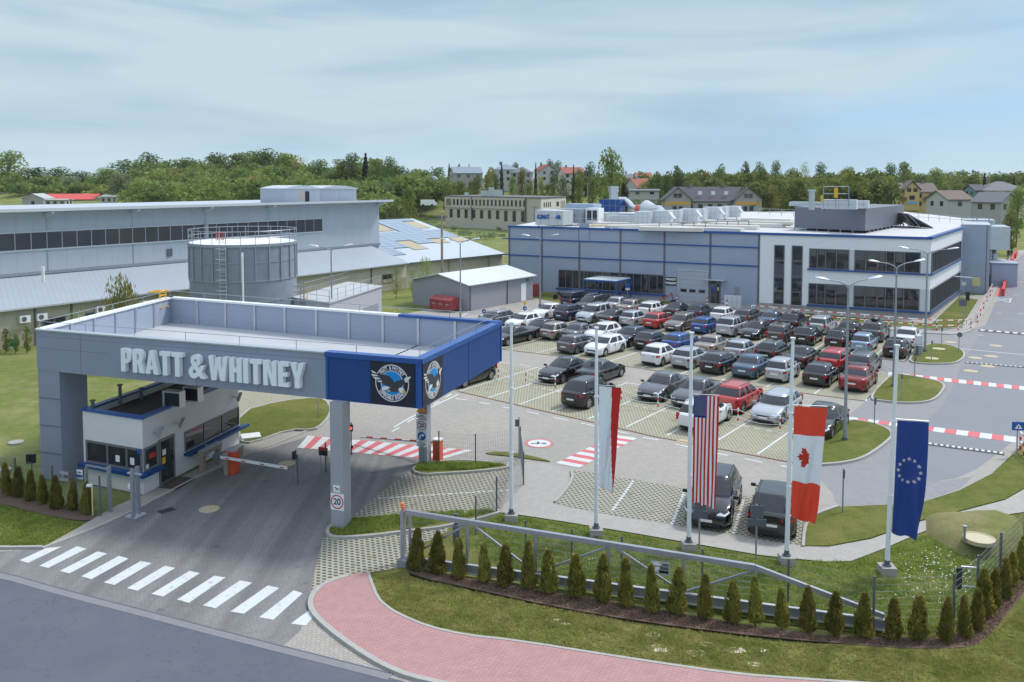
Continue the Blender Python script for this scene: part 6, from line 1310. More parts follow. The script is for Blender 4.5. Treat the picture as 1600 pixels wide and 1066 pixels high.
# ---------------------------------------------------------------- parked cars
CT={ # L,W,H,belt,windscreen base,roof front,roof rear,rear glass base,wheel r,clear,rails
'hatch':(4.15,1.78,1.47,.93,1.02,1.78,.62,.14,.32,.17,0),'mini':(3.75,1.68,1.50,.92,.82,1.50,.55,.10,.30,.17,0),
'sedan':(4.62,1.80,1.45,.93,1.18,1.98,1.42,.72,.32,.16,0),'wagon':(4.62,1.80,1.50,.94,1.08,1.85,.62,.14,.32,.17,1),
'suv':(4.45,1.84,1.66,1.03,1.08,1.80,.68,.16,.355,.22,1),'van':(4.55,1.83,1.68,1.0,.85,1.62,.45,.10,.33,.18,0),'kombi':(4.35,1.80,1.82,1.05,.80,1.35,.25,.06,.32,.18,0)}
KP={k:None for k in ()}
def quadpatch(A,B,C,D,u0,u1,v0,v1,off,nu=1):
    """patch inside bilinear face A(bl) B(br) C(tr) D(tl)"""
    f=lambda u,v:(A*(1-u)+B*u)*(1-v)+(D*(1-u)+C*u)*v
    n_=(B-A).cross(D-A).normalized()
    return [f(u0,v0)+n_*off,f(u1,v0)+n_*off,f(u1,v1)+n_*off,f(u0,v1)+n_*off]
def make_car(kind):
    Lc,Wc,Hc,belt,wb,rf,rr,gb,wr,cl,rails=CT[kind]; xf=Lc/2; hw=Wc/2; axF=xf-.86; axR=-xf+.80; ra=wr+.05
    def zb(x):
        for a in(axF,axR):
            if abs(x-a)<ra: return max(cl,wr+math.sqrt(max(0,ra*ra-(x-a)**2)))
        return cl
    tall=Hc-1.45
    def top(x):
        d=xf-x; r_=x+xf
        if d<wb+.05:
            t=max(0,d)/(wb+.05); z=(.64+tall*.35)+(belt-.64-tall*.35)*(1-(1-t)**1.8)
            if d<.12: z-=.10*(1-d/.12)
            return z
        z=belt+.04*min(1,(d-wb)/2)
        if kind=='sedan' and r_<gb+.1: z=belt+.035-.03*(1-r_/(gb+.1)); 
        if r_<.14: z-=.10*(1-r_/.14)
        return z
    def w_(x):
        d=min(xf-x,x+xf); k=.55
        return hw*(1-.26*max(0,(k-d)/k)**2.4)
    X={xf,-xf}
    for d in (.04,.12,.25,.42,.7,wb): X|={xf-d}
    for d in (.05,.14,.3,.5,gb+.1): X|={-xf+d}
    for a in(axF,axR):
        for f_ in (1,.999,.94,.8,.55,.28,0,-.28,-.55,-.8,-.94,-.999,-1): X|={a+ra*f_*1.0}
    for k in range(5): X|={axR+ra+(axF-axR-2*ra)*(k+.5)/5}
    X=sorted(round(x,4) for x in X); X=[x for i,x in enumerate(X) if i==0 or x-X[i-1]>.004]
    m_=MB(); rows=9; 
    for x in X:
        zt=top(x);z0=zb(x);w=w_(x); e=min(1,min(xf-x,x+xf)/.12); z0=max(z0,cl+.10*(1-e))
        pr=[(w-.10,z0-.0),(w-.015,z0+.02+.06*(zt-z0)),(w+.0,z0+.35*(zt-z0)),(w-.012,z0+.62*(zt-z0)),(w-.035,z0+.86*(zt-z0)),(w-.075,zt-.02),(w-.15,zt+.008),(w*.5,zt+.03),(0,zt+.038)]
        for y,z in pr: m_.v.append(Vector((x,y,z)))
        for y,z in pr[:-1][::-1]: m_.v.append(Vector((x,-y,z)))
    R_=17
    for i in range(len(X)-1):
        for j in range(R_-1):
            a=i*R_+j; mi=1 if (j in(0,R_-2)) and False else 0
            m_.f.append((a,a+R_,a+R_+1,a+1)); m_.m.append(0)
    m_.f.append(tuple(range(R_))); m_.m.append(0); o=(len(X)-1)*R_; m_.f.append(tuple(range(o+R_-1,o-1,-1))); m_.m.append(0)
    # greenhouse: curved shell, the windows are cut from the same surface
    bw=hw-.075; rw=hw-(.25 if kind!='kombi' else .16); zb_=belt-.035; zr=Hc-.075
    xA,xB=xf-wb,-xf+gb; xC,xD=xf-rf,-xf+rr; NS,NE=12,6
    def ring(v,k=1.0,z=None,dx=0):
        xF=xA+(xC-xA)*v+.05*math.sin(math.pi*v); xR=xB+(xD-xB)*v-.04*math.sin(math.pi*v); w=(bw+(rw-bw)*v**1.15+.012*math.sin(math.pi*v)); z=zb_+(zr-zb_)*v if z is None else z
        xm=(xF+xR)/2; P=[]
        for i in range(NS+1): t_=i/NS; P.append((xR+.10+(xF-.20-xR-.10)*t_,-w*(1-.05*(2*t_-1)**4)))
        for i in range(1,NE): y=-w*.86+2*w*.86*i/NE; P.append((xF-.15*(y/w)**2,y))
        P+= [(x,-y) for x,y in P[:NS+1][::-1]]
        for i in range(1,NE): y=w*.86-2*w*.86*i/NE; P.append((xR+.09*(y/w)**2,y))
        return [Vector((xm+(x-xm)*k,y*(k if k==1 else k-.02),z)) for x,y in P]
    VV=[0,.14,.5,.9,1.0]; RR=[ring(v) for v in VV]+[ring(1.0,.955,Hc-.028),ring(1.0,.82,Hc-.004),ring(1.0,.45,Hc+.008)]
    n_=len(RR[0]); o=len(m_.v)
    for q in RR: m_.v+=q
    for r_ in range(len(RR)-1):
        for k in range(n_): m_.f.append((o+r_*n_+k,o+r_*n_+(k+1)%n_,o+(r_+1)*n_+(k+1)%n_,o+(r_+1)*n_+k)); m_.m.append(0)
    m_.f.append(tuple(o+(len(RR)-1)*n_+k for k in range(n_))); m_.m.append(0)
    def shell(idx,rows=(1,2),off=.008):
        g=MB(); c=Vector(((xC+xD)/2,0,.8))
        for r_ in rows:
            for k in idx:
                q=[RR[r_][k%n_],RR[r_][(k+1)%n_],RR[r_+1][(k+1)%n_],RR[r_+1][k%n_]]; nn=(q[1]-q[0]).cross(q[3]-q[0]).normalized(); g.add([p+nn*off for p in q],[(0,1,2,3)])
        return g
    glass_sets=[('windscreen',list(range(NS,NS+NE))),('rear_window',list(range(2*NS+NE,2*NS+2*NE)))]
    full=[1,2,3,5,6,7,9,10,11] if kind in('wagon','van','suv','kombi') else ([2,3,4,6,7,8,9,10] if kind!='sedan' else [3,4,5,7,8,9,10])
    glass_sets+=[('side_window',full),('side_window',[2*NS+NE-1-k for k in full])]
    # underside / arches / lower trim
    body_m=m_; m_=MB(); m_.box((0,0,cl+.13),(Lc-.35,Wc-.30,.26),mi=1); m_.box((0,0,.52),(Lc-.5,Wc-.5,.45),mi=1)
    if rails:
        for s_ in (-1,1): m_.tube([(xC-.15,s_*(rw-.06),Hc-.02),(xC-.3,s_*(rw-.06),Hc+.035),(xD+.3,s_*(rw-.06),Hc+.035),(xD+.12,s_*(rw-.06),Hc-.02)],.016,5,mi=1 if kind=='suv' else 2)
    # grille, bumper slot, door seams, handles
    def fz(x,fr): return zb(x)+fr*(top(x)-zb(x))
    m_.box((xf+.0,0,.50+tall*.3),(.03,.78,.13),mi=1); m_.box((xf-.03,0,.27),(.06,1.1,.12),mi=1); m_.box((-xf+.02,0,.29),(.05,1.15,.10),mi=1)
    for s_ in (-1,1):
        for xs_ in (xA-.28,xA-1.22,xA-1.22-.0): 
            if kind in('mini',) and xs_<xA-1: continue
            m_.box((xs_,s_*(hw-.012),(.30+belt)/2),(.012,.03,belt-.36),mi=1)
        for xs_ in (xA-1.02,xA-1.85):
            m_.box((xs_,s_*(hw-.01),belt-.14),(.16,.05,.025),mi=1)
    parts=[('body',body_m,['paint','black','alu'],True),('trim',m_,['black','black','alu'],False)]
    for nm_,ix in glass_sets: parts.append((nm_,shell(ix),['glass'],True))
    # lights, plates, mirrors
    zl=(.64+tall*.35)-.03
    for s_ in (1,-1):
        g=MB(); g.add([(xf-.01,s_*(hw*.44),zl-.02),(xf-.055,s_*(hw*.80),zl-.03),(xf-.34,s_*(hw-.035),zl+.05),(xf-.36,s_*(hw-.13),zl+.145),(xf-.14,s_*(hw*.62),zl+.085),(xf-.05,s_*(hw*.48),zl+.04)],[(0,1,2,3,4,5) if s_>0 else (5,4,3,2,1,0)])
        g.v=[p+Vector((.02,s_*.012,.012)) for p in g.v]; parts.append(('headlight',g,['lampglass'],False))
        g=MB(); zt_=belt-.06; w2=hw*.82
        if kind in('wagon','van','kombi') and kind!='sedan': g.box((-xf+.06,s_*(w2-.02),zt_-.06),(.10,.17,.38))
        else: g.add([(-xf-.005,s_*w2*.55,zt_-.05),(-xf-.005,s_*w2*.55,zt_-.17),(-xf+.02,s_*w2*.93,zt_-.19),(-xf+.26,s_*(hw-.03),zt_-.12),(-xf+.28,s_*(hw-.03),zt_-.02),(-xf+.03,s_*w2*.95,zt_-.01)],[(0,1,2,5),(5,2,3,4)] if s_<0 else [(5,2,1,0),(4,3,2,5)]); 
        parts.append(('tail_light',g,['tail'],False))
        g=MB(); g.box((xA-.12,s_*(hw+.10),belt+.06),(.10,.20,.13)); g.box((xA-.10,s_*(hw+.0),belt+.01),(.06,.12,.04)); parts.append(('wing_mirror',g,['paint'],False))
    g=MB(); g.box((xf+.025,0,.42),(.012,.52,.11)); parts.append(('number_plate',g,['plate'],False))
    g=MB(); g.box((-xf-.012,0,.62 if kind!='sedan' else .60),(.012,.52,.11)); parts.append(('number_plate',g,['plate'],False))
    t=thing('parked_car','x','car',(0,0,-50))
    for nm,g,ms,sm in parts:
        o=g.build(nm,[K.get(k,K['black']) if k!='paint' else K['white'] for k in ms],None,smooth=sm,ang=50); o.parent=t
    for ax_ in (axF,axR):
        for s_ in (1,-1):
            g=MB(); c=Vector((ax_,s_*(hw-.10),wr)); n_=20
            prof=[(wr-.11,.09),(wr-.02,.105),(wr,.07),(wr,-.09),(wr-.03,-.11)]
            for r_,y in prof:
                for k in range(n_): a=2*math.pi*k/n_; g.v.append(c+Vector((r_*math.cos(a),s_*y,r_*math.sin(a))))
            for i in range(4):
                for k in range(n_): g.f.append((i*n_+k,i*n_+(k+1)%n_,(i+1)*n_+(k+1)%n_,(i+1)*n_+k)); g.m.append(0)
            o=g.build('tyre',K['tyre'],None,smooth=True,ang=50); 
            g2=MB(); R__=wr-.105
            g2.tube([c+Vector((0,s_*.0,0)),c+Vector((0,s_*.055,0))],R__*.99,20,mi=1)
            for k in range(5):
                a=2*math.pi*k/5+.3; d=Vector((math.cos(a),0,math.sin(a))); u_=Vector((-math.sin(a),0,math.cos(a)))
                y=Vector((0,s_*.075,0)); g2.add([c+y+u_*.045,c+y-u_*.045,c+y*1.1+d*R__-u_*.065,c+y*1.1+d*R__+u_*.065,c+u_*.045,c-u_*.045,c+d*R__-u_*.065,c+d*R__+u_*.065],[(0,1,2,3),(0,3,7,4),(1,5,6,2),(2,6,7,3)])
            g2.tube([c+Vector((0,s_*.05,0)),c+Vector((0,s_*.09,0))],.055,10)
            for k in range(20):
                a=2*math.pi*k/20;b=2*math.pi*(k+1)/20; p=lambda r,an,y:c+Vector((r*math.cos(an),s_*y,r*math.sin(an)))
                g2.add([p(R__*.9,a,.09),p(R__*1.03,a,.092),p(R__*1.03,b,.092),p(R__*.9,b,.09)],[(0,1,2,3)])
            w=bpy.data.objects.new('wheel',o.data); 
            w=o; w.name='wheel'; w.parent=t; r2=g2.build('rim',[K['rim'],K['black']],None); r2.parent=w
    return t
PC={'white':(.72,.73,.74),'silver':(.42,.45,.48),'grey':(.095,.10,.11),'black':(.006,.006,.008),'dark blue':(.012,.022,.055),'blue':(.012,.075,.30),'steel blue':(.07,.12,.19),'light blue':(.27,.39,.52),'red':(.42,.028,.022),'dark red':(.24,.022,.018),'bronze':(.16,.13,.105),'beige':(.34,.31,.27),'brown':(.09,.07,.065)}
PM={}
for k,c in PC.items():
    PM[k]=mat(k+' car paint',c,{'black':.22}.get(k,.28),var=.04,scale=2,coat=.8 if k not in() else 0,metal=.0 if k in('white','red','black') else .35)
protos={}
AD={'a':'nose in','t':'nose out'}
def ang_at(px,row):
    if row=='D': return 22
    if row=='C': return 37
    return 41-8*(px-830)/580
rows=[
('A2','back row by factory',[(884,482,'kombi','dark blue','a'),(904,488,'wagon','black','t'),(949,488,'sedan','silver','a'),(971,491.5,'sedan','beige','a'),(1005,496,'wagon','white','a'),(1044,498,'sedan','black','a'),(1082,501,'hatch','dark blue','a'),(1119,505,'hatch','white','a'),(1156,509,'wagon','grey','a'),(1194,513.5,'sedan','steel blue','a'),(1230,519,'suv','black','a'),(1275,524,'wagon','silver','a'),(1321,531,'hatch','black','a'),(1360,536,'suv','grey','a'),(1413,544,'sedan','white','a')]),
('A','second row from factory',[(836,500.5,'sedan','white','t'),(872,503,'suv','dark blue','a'),(909,506,'van','silver','t'),(941,509.5,'sedan','black','a'),(976,511.5,'mini','silver','a'),(1013,515,'hatch','red','a'),(1047.5,519.5,'wagon','bronze','t'),(1089.5,523,'hatch','blue','a'),(1129,527.5,'suv','silver','a'),(1167.5,532,'hatch','black','t'),(1210,538,'wagon','brown','a'),(1252.5,541,'hatch','black','a'),(1302.5,547,'hatch','black','a'),(1342.5,552.5,'mini','light blue','a'),(1395,561,'hatch','black','a')]),
('B2','third row from factory',[(748,514,'wagon','grey','t'),(796,517,'hatch','white','t'),(772,541,'sedan','black','t'),(819,529,'sedan','black','t'),(852.5,532,'mini','beige','a'),(884,535,'sedan','grey','a'),(921,536,'hatch','white','t'),(964,543.5,'hatch','dark blue','t'),(1001,548.5,'hatch','black','a'),(1045,551,'hatch','blue','a'),(1096,557,'sedan','beige','a'),(1144,564,'hatch','silver','a'),(1194,568,'wagon','black','a'),(1240,577,'sedan','black','a'),(1294,582,'wagon','red','a'),(1340,588,'wagon','grey','a')]),
('B','fourth row from factory',[(880,554,'hatch','grey','a'),(924,558,'hatch','white','t'),(1012.5,573.5,'hatch','white','a'),(1061,578,'hatch','silver','a'),(1107.5,586,'hatch','black','a'),(1159,593,'sedan','steel blue','a'),(1210,599,'mini','silver','a'),(1271,606,'hatch','black','a'),(1329.5,614,'sedan','dark red','a')]),
('C','rows beside striped posts',[(699,607,'van','black','t'),(854,600.5,'sedan','black','t'),(912,602,'sedan','black','a'),(892,640,'suv','black','a'),(1011,629,'sedan','grey','t'),(1064.5,640,'sedan','grey','t'),(1131,648,'suv','red','a'),(1193,664,'wagon','silver','t'),(1076,677,'wagon','white','a'),(1268,688,'sedan','black','t')]),
('D','bays beside flagpoles',[(1102,830,'suv','black','t'),(1203,846,'suv','black','a')])]
KN={'hatch':'hatchback','mini':'small hatchback','sedan':'saloon','wagon':'estate car','suv':'tall suv','van':'people carrier','kombi':'boxy van'}
for row,rn,lst in rows:
    ordr=sorted(range(len(lst)),key=lambda i:lst[i][0]); rank={i:k for k,i in enumerate(ordr)}
    for i,(px,py,kd,colr,fc) in enumerate(lst):
        if kd not in protos: protos[kd]=make_car(kd); protos[kd]['proto']=1
        src=protos[kd]; first=src.get('proto')==1
        p=G(px,py); a=R(ang_at(px,row)+random.Random(px).uniform(-1.2,1.2)); d=Vector((math.sin(a),math.cos(a),0)); Lc=CT[kd][0]
        c=p+d*(Lc/2-.05); head=math.atan2(d.y,d.x)+(0 if fc=='a' else math.pi)
        car=clone(src); car.location=(c.x,c.y,.02); car.rotation_euler=(0,0,head); q_=random.Random(px+7); car.scale=(q_.uniform(.95,1.03),q_.uniform(.97,1.02),q_.uniform(.95,1.04))
        car['label']=f"{colr} {KN[kd]} parked {AD[fc]}, {ORD[rank[i]]} from left in the {rn}" if len(lst)>2 else f"{colr} {KN[kd]} parked {AD[fc]} in the {('left' if fc=='t' else 'right')} bay beside flagpoles"
        car['group']='cars in the staff car park'
        if 'proto' in car: del car['proto']
        for ch in car.children:
            if ch.name.startswith('body') or ch.name.startswith('wing_mirror'):
                ch.material_slots[0].link='OBJECT'; ch.material_slots[0].material=PM[colr]
        if (px,py)==(1360,536): rbx=(c,d)
for k,src in protos.items():
    def rm(o):
        for ch in list(o.children): rm(ch)
        bpy.data.objects.remove(o)
    rm(src)
c,d=rbx; t=thing('roof_box','black roof box strapped on the tall grey car near the factory office','roof box',(c.x,c.y,1.7)); m_=MB(); q=c+Vector((0,0,1.86)); m_.tube([q-d*1.0,q-d*.85,q+d*.5,q+d*.95],[.15,.3,.3,.12],10); m_.v=[Vector((p.x,p.y,1.88+(p.z-1.86)*.6)) for p in m_.v]; part('shell',m_,'black',t,smooth=True); m_=MB(); m_.bar(q-d*.6+Vector((-.5,.3,-.15)),q-d*.6+Vector((.5,-.3,-.15)),.05,.04);m_.bar(q+d*.3+Vector((-.5,.3,-.15)),q+d*.3+Vector((.5,-.3,-.15)),.05,.04); part('roof_bar',m_,'alu',t)
# striped posts with chains in the middle of the nearest block
sp_=[(778.5,594),(821.6,600),(867.5,611),(970.6,629),(1028,640.5),(1153,663),(1218.7,675.5),(1289,686)]; prev=None
for i,(px,py) in enumerate(sp_):
    p=G(px,py); m_=MB(); stripe_post(m_,p,.95,.045,5,0); tag(m_.build('chain_post',[K['white'],K['red']],loc=p),f'slim red and white chain post between parking bays, {ORD[i]} from the left','post',group='slim striped chain posts')
    if prev is not None and i in(1,2,4,5,6,7):
        m_=MB()
        for z_,sg_ in ((.85,.18),(.45,.16)):
            m_.tube([prev.lerp(p,k/8)+Vector((0,0,z_-sg_*4*(k/8)*(1-k/8))) for k in range(9)],.014,4,cap=False)
        tag(m_.build('chain',K['white'],loc=prev),f'white plastic chain hanging right of the {ORD[i-1]} slim striped post','chain',group='white chains between posts')
    prev=p
# striped tubular railing in front of the office
rl=thing('striped_railing','long red and white tubular railing in front of the factory office','railing',G(1174,492)); RPt=[(1174,492),(1208,495),(1243,499),(1279,502),(1314.5,504.5),(1351,507.5),(1388.6,511),(1426,514.5),(1463.8,517),(1497,517),(1517,514.5)]
def stripebar(mb,a,b,r,st=.45):
    n_=max(1,round((b-a).length/st))
    for k in range(n_): mb.tube([a.lerp(b,k/n_),a.lerp(b,(k+1)/n_)],r,6,mi=k%2,cap=False)
def railing(rt,pts,h=1.0):
    P=[G(*q) for q in pts]
    for p in P: m_=MB(); stripe_post(m_,p,h,.055,4); part('post',m_,[K['white'],K['red']],rt)
    for a,b in zip(P[:-1],P[1:]):
        m_=MB(); stripebar(m_,up(a,h),up(b,h),.04); stripebar(m_,up(a,h*.5),up(b,h*.5),.04); part('rail_bar',m_,[K['white'],K['red']],rt)
railing(rl,RPt)
rl=thing('striped_railing','short red and white railing running along the right pavement','railing',G(1527,505)); railing(rl,[(1527,505),(1532,494),(1537,483),(1542,472),(1547,463),(1550,456)],1.0)
rl=thing('striped_railing','small red and white railing at the crossing right edge','railing',G(1596,712)); railing(rl,[(1594,703),(1600,712),(1612,722)],.95)
# red walkway barriers with people
mb=MB(); 
for q in ([(1555,463),(1568,463),(1571,444),(1561,447)],[(1568,450),(1583,448),(1586,433),(1575,434)],[(1567,431),(1577,431),(1588,397),(1581,399)]): mb.sheet(P2(q),.012)
struct('red_walkway',mb,mat('red walkway paint',(.55,.16,.15),.8,var=.15))
wb=thing('red_barrier','red water filled barriers lining the red walkway at the far right','barrier',G(1568,460))
for (a,b) in (((1567,463),(1571,446)),((1584,448),(1587,432)),((1576,430),(1579,415)),((1581,414),(1584,403)),((1586,404),(1589,397))):
    m_=MB(); A_1=G(*a);B_1=G(*b); m_.bar(up(A_1,.45),up(B_1,.45),.30,.9); part('barrier_block',m_,'red',wb)
def person(px,py,col1,col2,label):
    p=G(px,py); t=thing('person',label,'person',p); 
    import bmesh
    me=bpy.data.meshes.new('body'); J=[(0,0,.95),(0,0,1.2),(0,0,1.42),(0,0,1.52),(0,0,1.68),(.2,0,1.38),(.26,.03,1.1),(.27,-.05,.85),(-.2,0,1.38),(-.26,.03,1.1),(-.27,-.05,.85),(.1,0,.9),(.11,-.02,.5),(.12,.02,.06),(.12,-.12,.04),(-.1,0,.9),(-.11,.03,.5),(-.12,.08,.06),(-.12,-.06,.04)]
    E_=[(0,1),(1,2),(2,3),(3,4),(2,5),(5,6),(6,7),(2,8),(8,9),(9,10),(0,11),(11,12),(12,13),(13,14),(0,15),(15,16),(16,17),(17,18)]
    r_=[.15,.14,.15,.06,.10,.07,.05,.04,.07,.05,.04,.10,.07,.05,.04,.10,.07,.05,.04]
    me.from_pydata(J,E_,[]); o=bpy.data.objects.new('body',me); COL.objects.link(o); sk=o.modifiers.new('skin','SKIN'); 
    for i,v in enumerate(me.skin_vertices[0].data): v.radius=(r_[i],r_[i]*.8); v.use_root=(i==0)
    sb=o.modifiers.new('s','SUBSURF'); sb.levels=1; sb.render_levels=1; me.materials.append(mat('clothes',col1,.8)); o.parent=t
    m_=MB(); m_.tube([(0,0,1.60),(0,.01,1.72),(0,.01,1.80)],[.10,.115,.06],10); m_.v=[v+p for v in m_.v]; part('hair',m_,mat('hair',col2,.8),t)
person(1575,437-33,(.02,.02,.025),(.02,.015,.012),'person in dark clothes standing left beside the red walkway'); person(1580,437-33.5,(.03,.03,.04),(.03,.02,.015),'person in dark clothes standing right beside the red walkway')
# small posts and signs
def signpost(px,py,pt,label,plates=(),r=.035,name='sign_post',bz=0):
    p=G(px,py); t=thing(name,label,'sign',p); m_=MB(); _,h=post(m_,px,py,pt,r); part('post',m_,'steel',t)
    for (y0,y1,w,colr,shape,dx) in plates:
        za,zb2=Zat(px,y0,p.y),Zat(px,y1,p.y); m_=MB(); M_=frame((p.x+dx,p.y-.05,(za+zb2)/2),(1,-.12,0)); hh=(za-zb2)/2
        cs=[K[c] for c in colr.split('/')]
        if shape=='r': m_.tube([M_@Vector((0,0,0)),M_@Vector((0,0,.03))],hh,20); 
        elif shape=='t': m_.add([M_@Vector(v) for v in ((-hh,hh,.02),(hh,hh,.02),(0,-hh,.02),(-hh,hh,0),(hh,hh,0),(0,-hh,0))],[(0,2,1),(3,4,5),(0,1,4,3),(1,2,5,4),(2,0,3,5)])
        else: plate(m_,M_,-w/2,w/2,-hh,hh,0,.03)
        if len(cs)>1:
            if shape=='r': 
                for pl in ([(-.3,-.12),(.1,-.12),(.1,.12),(-.3,.12)],[(.1,-.32),(.5,0),(.1,.32)]): flat(m_,M_,[(x*hh*1.3,y*hh*1.3) for x,y in pl],.035,1)
            elif shape=='w': flat(m_,M_,[(-w*.3,-hh*.6),(w*.3,-hh*.6),(0,hh*.6)],.035,1); flat(m_,M_,[(-w*.05,-hh*.4),(w*.05,-hh*.4),(w*.04,hh*.1),(-w*.04,hh*.1)],.038,2)
        part('sign_plate',m_,cs,t)
    return t
signpost(1092.5,859,782,'grey sign back with two plates before the dark car with chrome grille',[(785,796.5,.42,'steel_d','p',0),(797.5,809,.56,'steel_d','p',0)])
signpost(1181,874,788,'grey sign back with two plates before the black car with red lights',[(789,808,.46,'steel_d','p',0),(810,821,.68,'steel_d','p',0)])
signpost(1316.5,801,732,'thin post with narrow sign edge at the lower grass kerb',[(734,747,.08,'steel_d','p',0)])
signpost(1366,665,620,'thin post with narrow sign on the third grass island',[(621,632,.12,'steel_d','p',0)])
signpost(1408,626,584,'thin post with narrow sign at front of the middle island',[(585,592,.12,'steel_d','p',0)])
signpost(1428.7,591,556,'thin post with narrow sign at back of the middle island',[(557,564,.12,'steel_d','p',0)])
signpost(1455,565,532,'thin post with narrow plate in the middle of first island',[(532,537,.12,'steel_d','p',0)])
signpost(1470.6,542,511,'thin post with narrow plate at the back of first island',[(511,517,.12,'steel_d','p',0)])
signpost(1498,551.5,519,'round dark sign back on the right tip of first island',[(519,527,.5,'steel_d','r',0)])
signpost(811,713,652,'thin post with small plate beside the mesh fence corner',[(655,666,.2,'steel_d','p',-.1)])
signpost(756.5,500,482.5,'round blue arrow sign behind the blue canopy corner',[(483,490,.5,'signblue/white','r',0)])
signpost(820,499,470,'amber triangle and round blue arrow sign on small kerbed lawn',[(472,478.5,.5,'yellow','t',0),(478.5,485,.5,'signblue/white','r',0)])
signpost(1588.5,712,658,'blue square pedestrian crossing sign at the right edge',[(659,672,.62,'signblue/white/ink','w',0)])
signpost(1503,512,440,'tall post with solar panel and grey boxes by office corner',[(468,478,.7,'steel_d','p',0),(441,446,.4,'alu','p',0)])
signpost(1510,508,455,'signal post with round dark heads by the office corner',[(456,470,.35,'black','p',0)])
t=thing('solar_lamp_panel','small flat solar panel on arms by the office corner','solar panel',G(1502,512)); p=G(1502,512); z_=Zat(1502,433,p.y); m_=MB(); m_.box((p.x,p.y,z_),(1.9,.6,.05),.1,ry=.08); part('panel',m_,'alu',t)
roofbox(1437,553,.5,.35,1.5,'white','electric_box','white electric cabinet beside the lamp on first island','cabinet',z0=.1,legs=False,ang=.2); roofbox(1438,555,.35,.3,.75,'steel','electric_box','small grey electric cabinet on first island','cabinet',z0=.1,legs=False,ang=.2)
signpost(497.5,655,626,'bare thin post on the small lawn behind the booth',[],r=.03)
# ---------------------------------------------------------------- vegetation
K['thuja']=leaf_mat('thuja foliage',(.15,.17,.035),(.38,.33,.09),3.0)
K['leafA']=leaf_mat('fresh green leaves',(.12,.18,.04),(.27,.32,.09),.25)
K['leafB']=leaf_mat('deep green leaves',(.06,.115,.035),(.15,.21,.065),.25)
K['leafC']=leaf_mat('dark conifer needles',(.035,.06,.04),(.08,.11,.06),.3)
K['leafD']=leaf_mat('grey green willow leaves',(.14,.20,.10),(.28,.34,.20),.2)
K['leafE']=leaf_mat('olive yellow leaves',(.19,.20,.05),(.34,.32,.10),.25)
K['wood_mass']=leaf_mat('wood foliage',(.065,.11,.03),(.27,.31,.085),.085)
K['purple']=leaf_mat('dark purple leaves',(.03,.022,.025),(.06,.045,.04),.3)
def leaf(mb,p,s,rnd,up_=0.,mi=0):
    a=rnd.uniform(0,6.283); e=rnd.uniform(-1,1); n_=Vector((math.cos(a)*math.sqrt(1-e*e),math.sin(a)*math.sqrt(1-e*e),abs(e)*.8+.2 if up_==0 else e*.4)).normalized()
    u_=n_.cross(Vector((rnd.uniform(-1,1),rnd.uniform(-1,1),rnd.uniform(-1,1)+up_*3))).normalized(); v_=n_.cross(u_)
    if up_: u_,v_=v_,u_
    a_=s*rnd.uniform(.6,1.3); b_=a_*(.62 if not up_ else .35)
    o=len(mb.v); mb.v+=[p-u_*a_*.5,p+v_*b_*.5,p+u_*a_*.5,p-v_*b_*.5]; mb.f.append((o,o+1,o+2,o+3)); mb.m.append(mi)
def thuja_mesh(seed):
    r=random.Random(seed); m_=MB()
    for k in range(1500):
        h=r.random()**1.15; z=.06+h*1.42; rad=.285*(1-h)**.55*(.55+.45*min(1,(h+.05)*7))*r.uniform(.8,1.12); a=r.uniform(0,6.283); q=rad*(.55+.45*math.sqrt(r.random()))*(1+.16*math.sin(a*3+seed)+.12*math.sin(z*9+a*2))
        p=Vector((q*math.cos(a),q*math.sin(a),z)); d=Vector((math.cos(a)*.45,math.sin(a)*.45,1)).normalized(); t_=Vector((-math.sin(a),math.cos(a),0)); t_=(t_+Vector((r.uniform(-.9,.9),r.uniform(-.9,.9),r.uniform(-.3,.3)))).normalized(); s=r.uniform(.06,.13)
        s*=1.0+.5*(r.random()<.12); o=len(m_.v); m_.v+=[p-d*s*.4-t_*.022,p-d*s*.4+t_*.022,p+d*s*.3+t_*.03,p+d*s,p+d*s*.3-t_*.03]; m_.f.append((o,o+1,o+2,o+3,o+4)); m_.m.append(0)
    c=MB(); c.cyl((0,0,.05),.13,.5,10,r2=.12); c.cyl((0,0,.5),.12,.75,10,r2=.02); m_.add(c.v,c.f)
    return m_
TM=[]
for s_ in range(5):
    t=thing('thuja_shrub','x','shrub',(0,0,0)); f_=thuja_mesh(s_+1).build('foliage',K['thuja']); f_.parent=t; tr=MB(); tr.tube([(0,0,-.1),(0,0,.3)],.03,6); b_=tr.build('stem',K['bark']); b_.parent=t; TM.append(t)
used=set()
def place(protos,i,loc,rz,sc,label,group):
    src=protos[i]
    if i in used and False: pass
    t=src if id(src) not in used else clone(src)
    used.add(id(src)); t.location=loc; t.rotation_euler=(math.sin(rz*3)*.05,math.cos(rz*5)*.05,rz); t.scale=sc; t['label']=label; t['group']=group; return t
TH1=[(651,896,828),(684,901,834),(716,910,840),(756,916,848),(789,920,850),(826,925,852),(857.5,931,858),(901,937.5,863),(942.5,945,874),(979,952.5,878),(1020,962.5,882),(1057.5,964,886),(1100,972.5,901),(1144.5,979,908),(1180,981,908),(1222,986,920),(1263,992.5,919),(1304.5,996,926),(1348,1000,925),(1395,1004,933),(1432.5,1005,935),(1477.5,1009,940)]
TH2=[(1507.5,1001,932),(1525,989,922),(1536,967.5,895),(1551,957.5,886),(1569,939,872),(1580,920,862),(1592,908,850),(1602,896,838)]
TH3=[(-12,770,712),(12,776.6,722),(29,779.6,730),(47,786,735),(68,790,740),(90,798,745),(113,801,752),(136,806,753)]
rnd=random.Random(5)
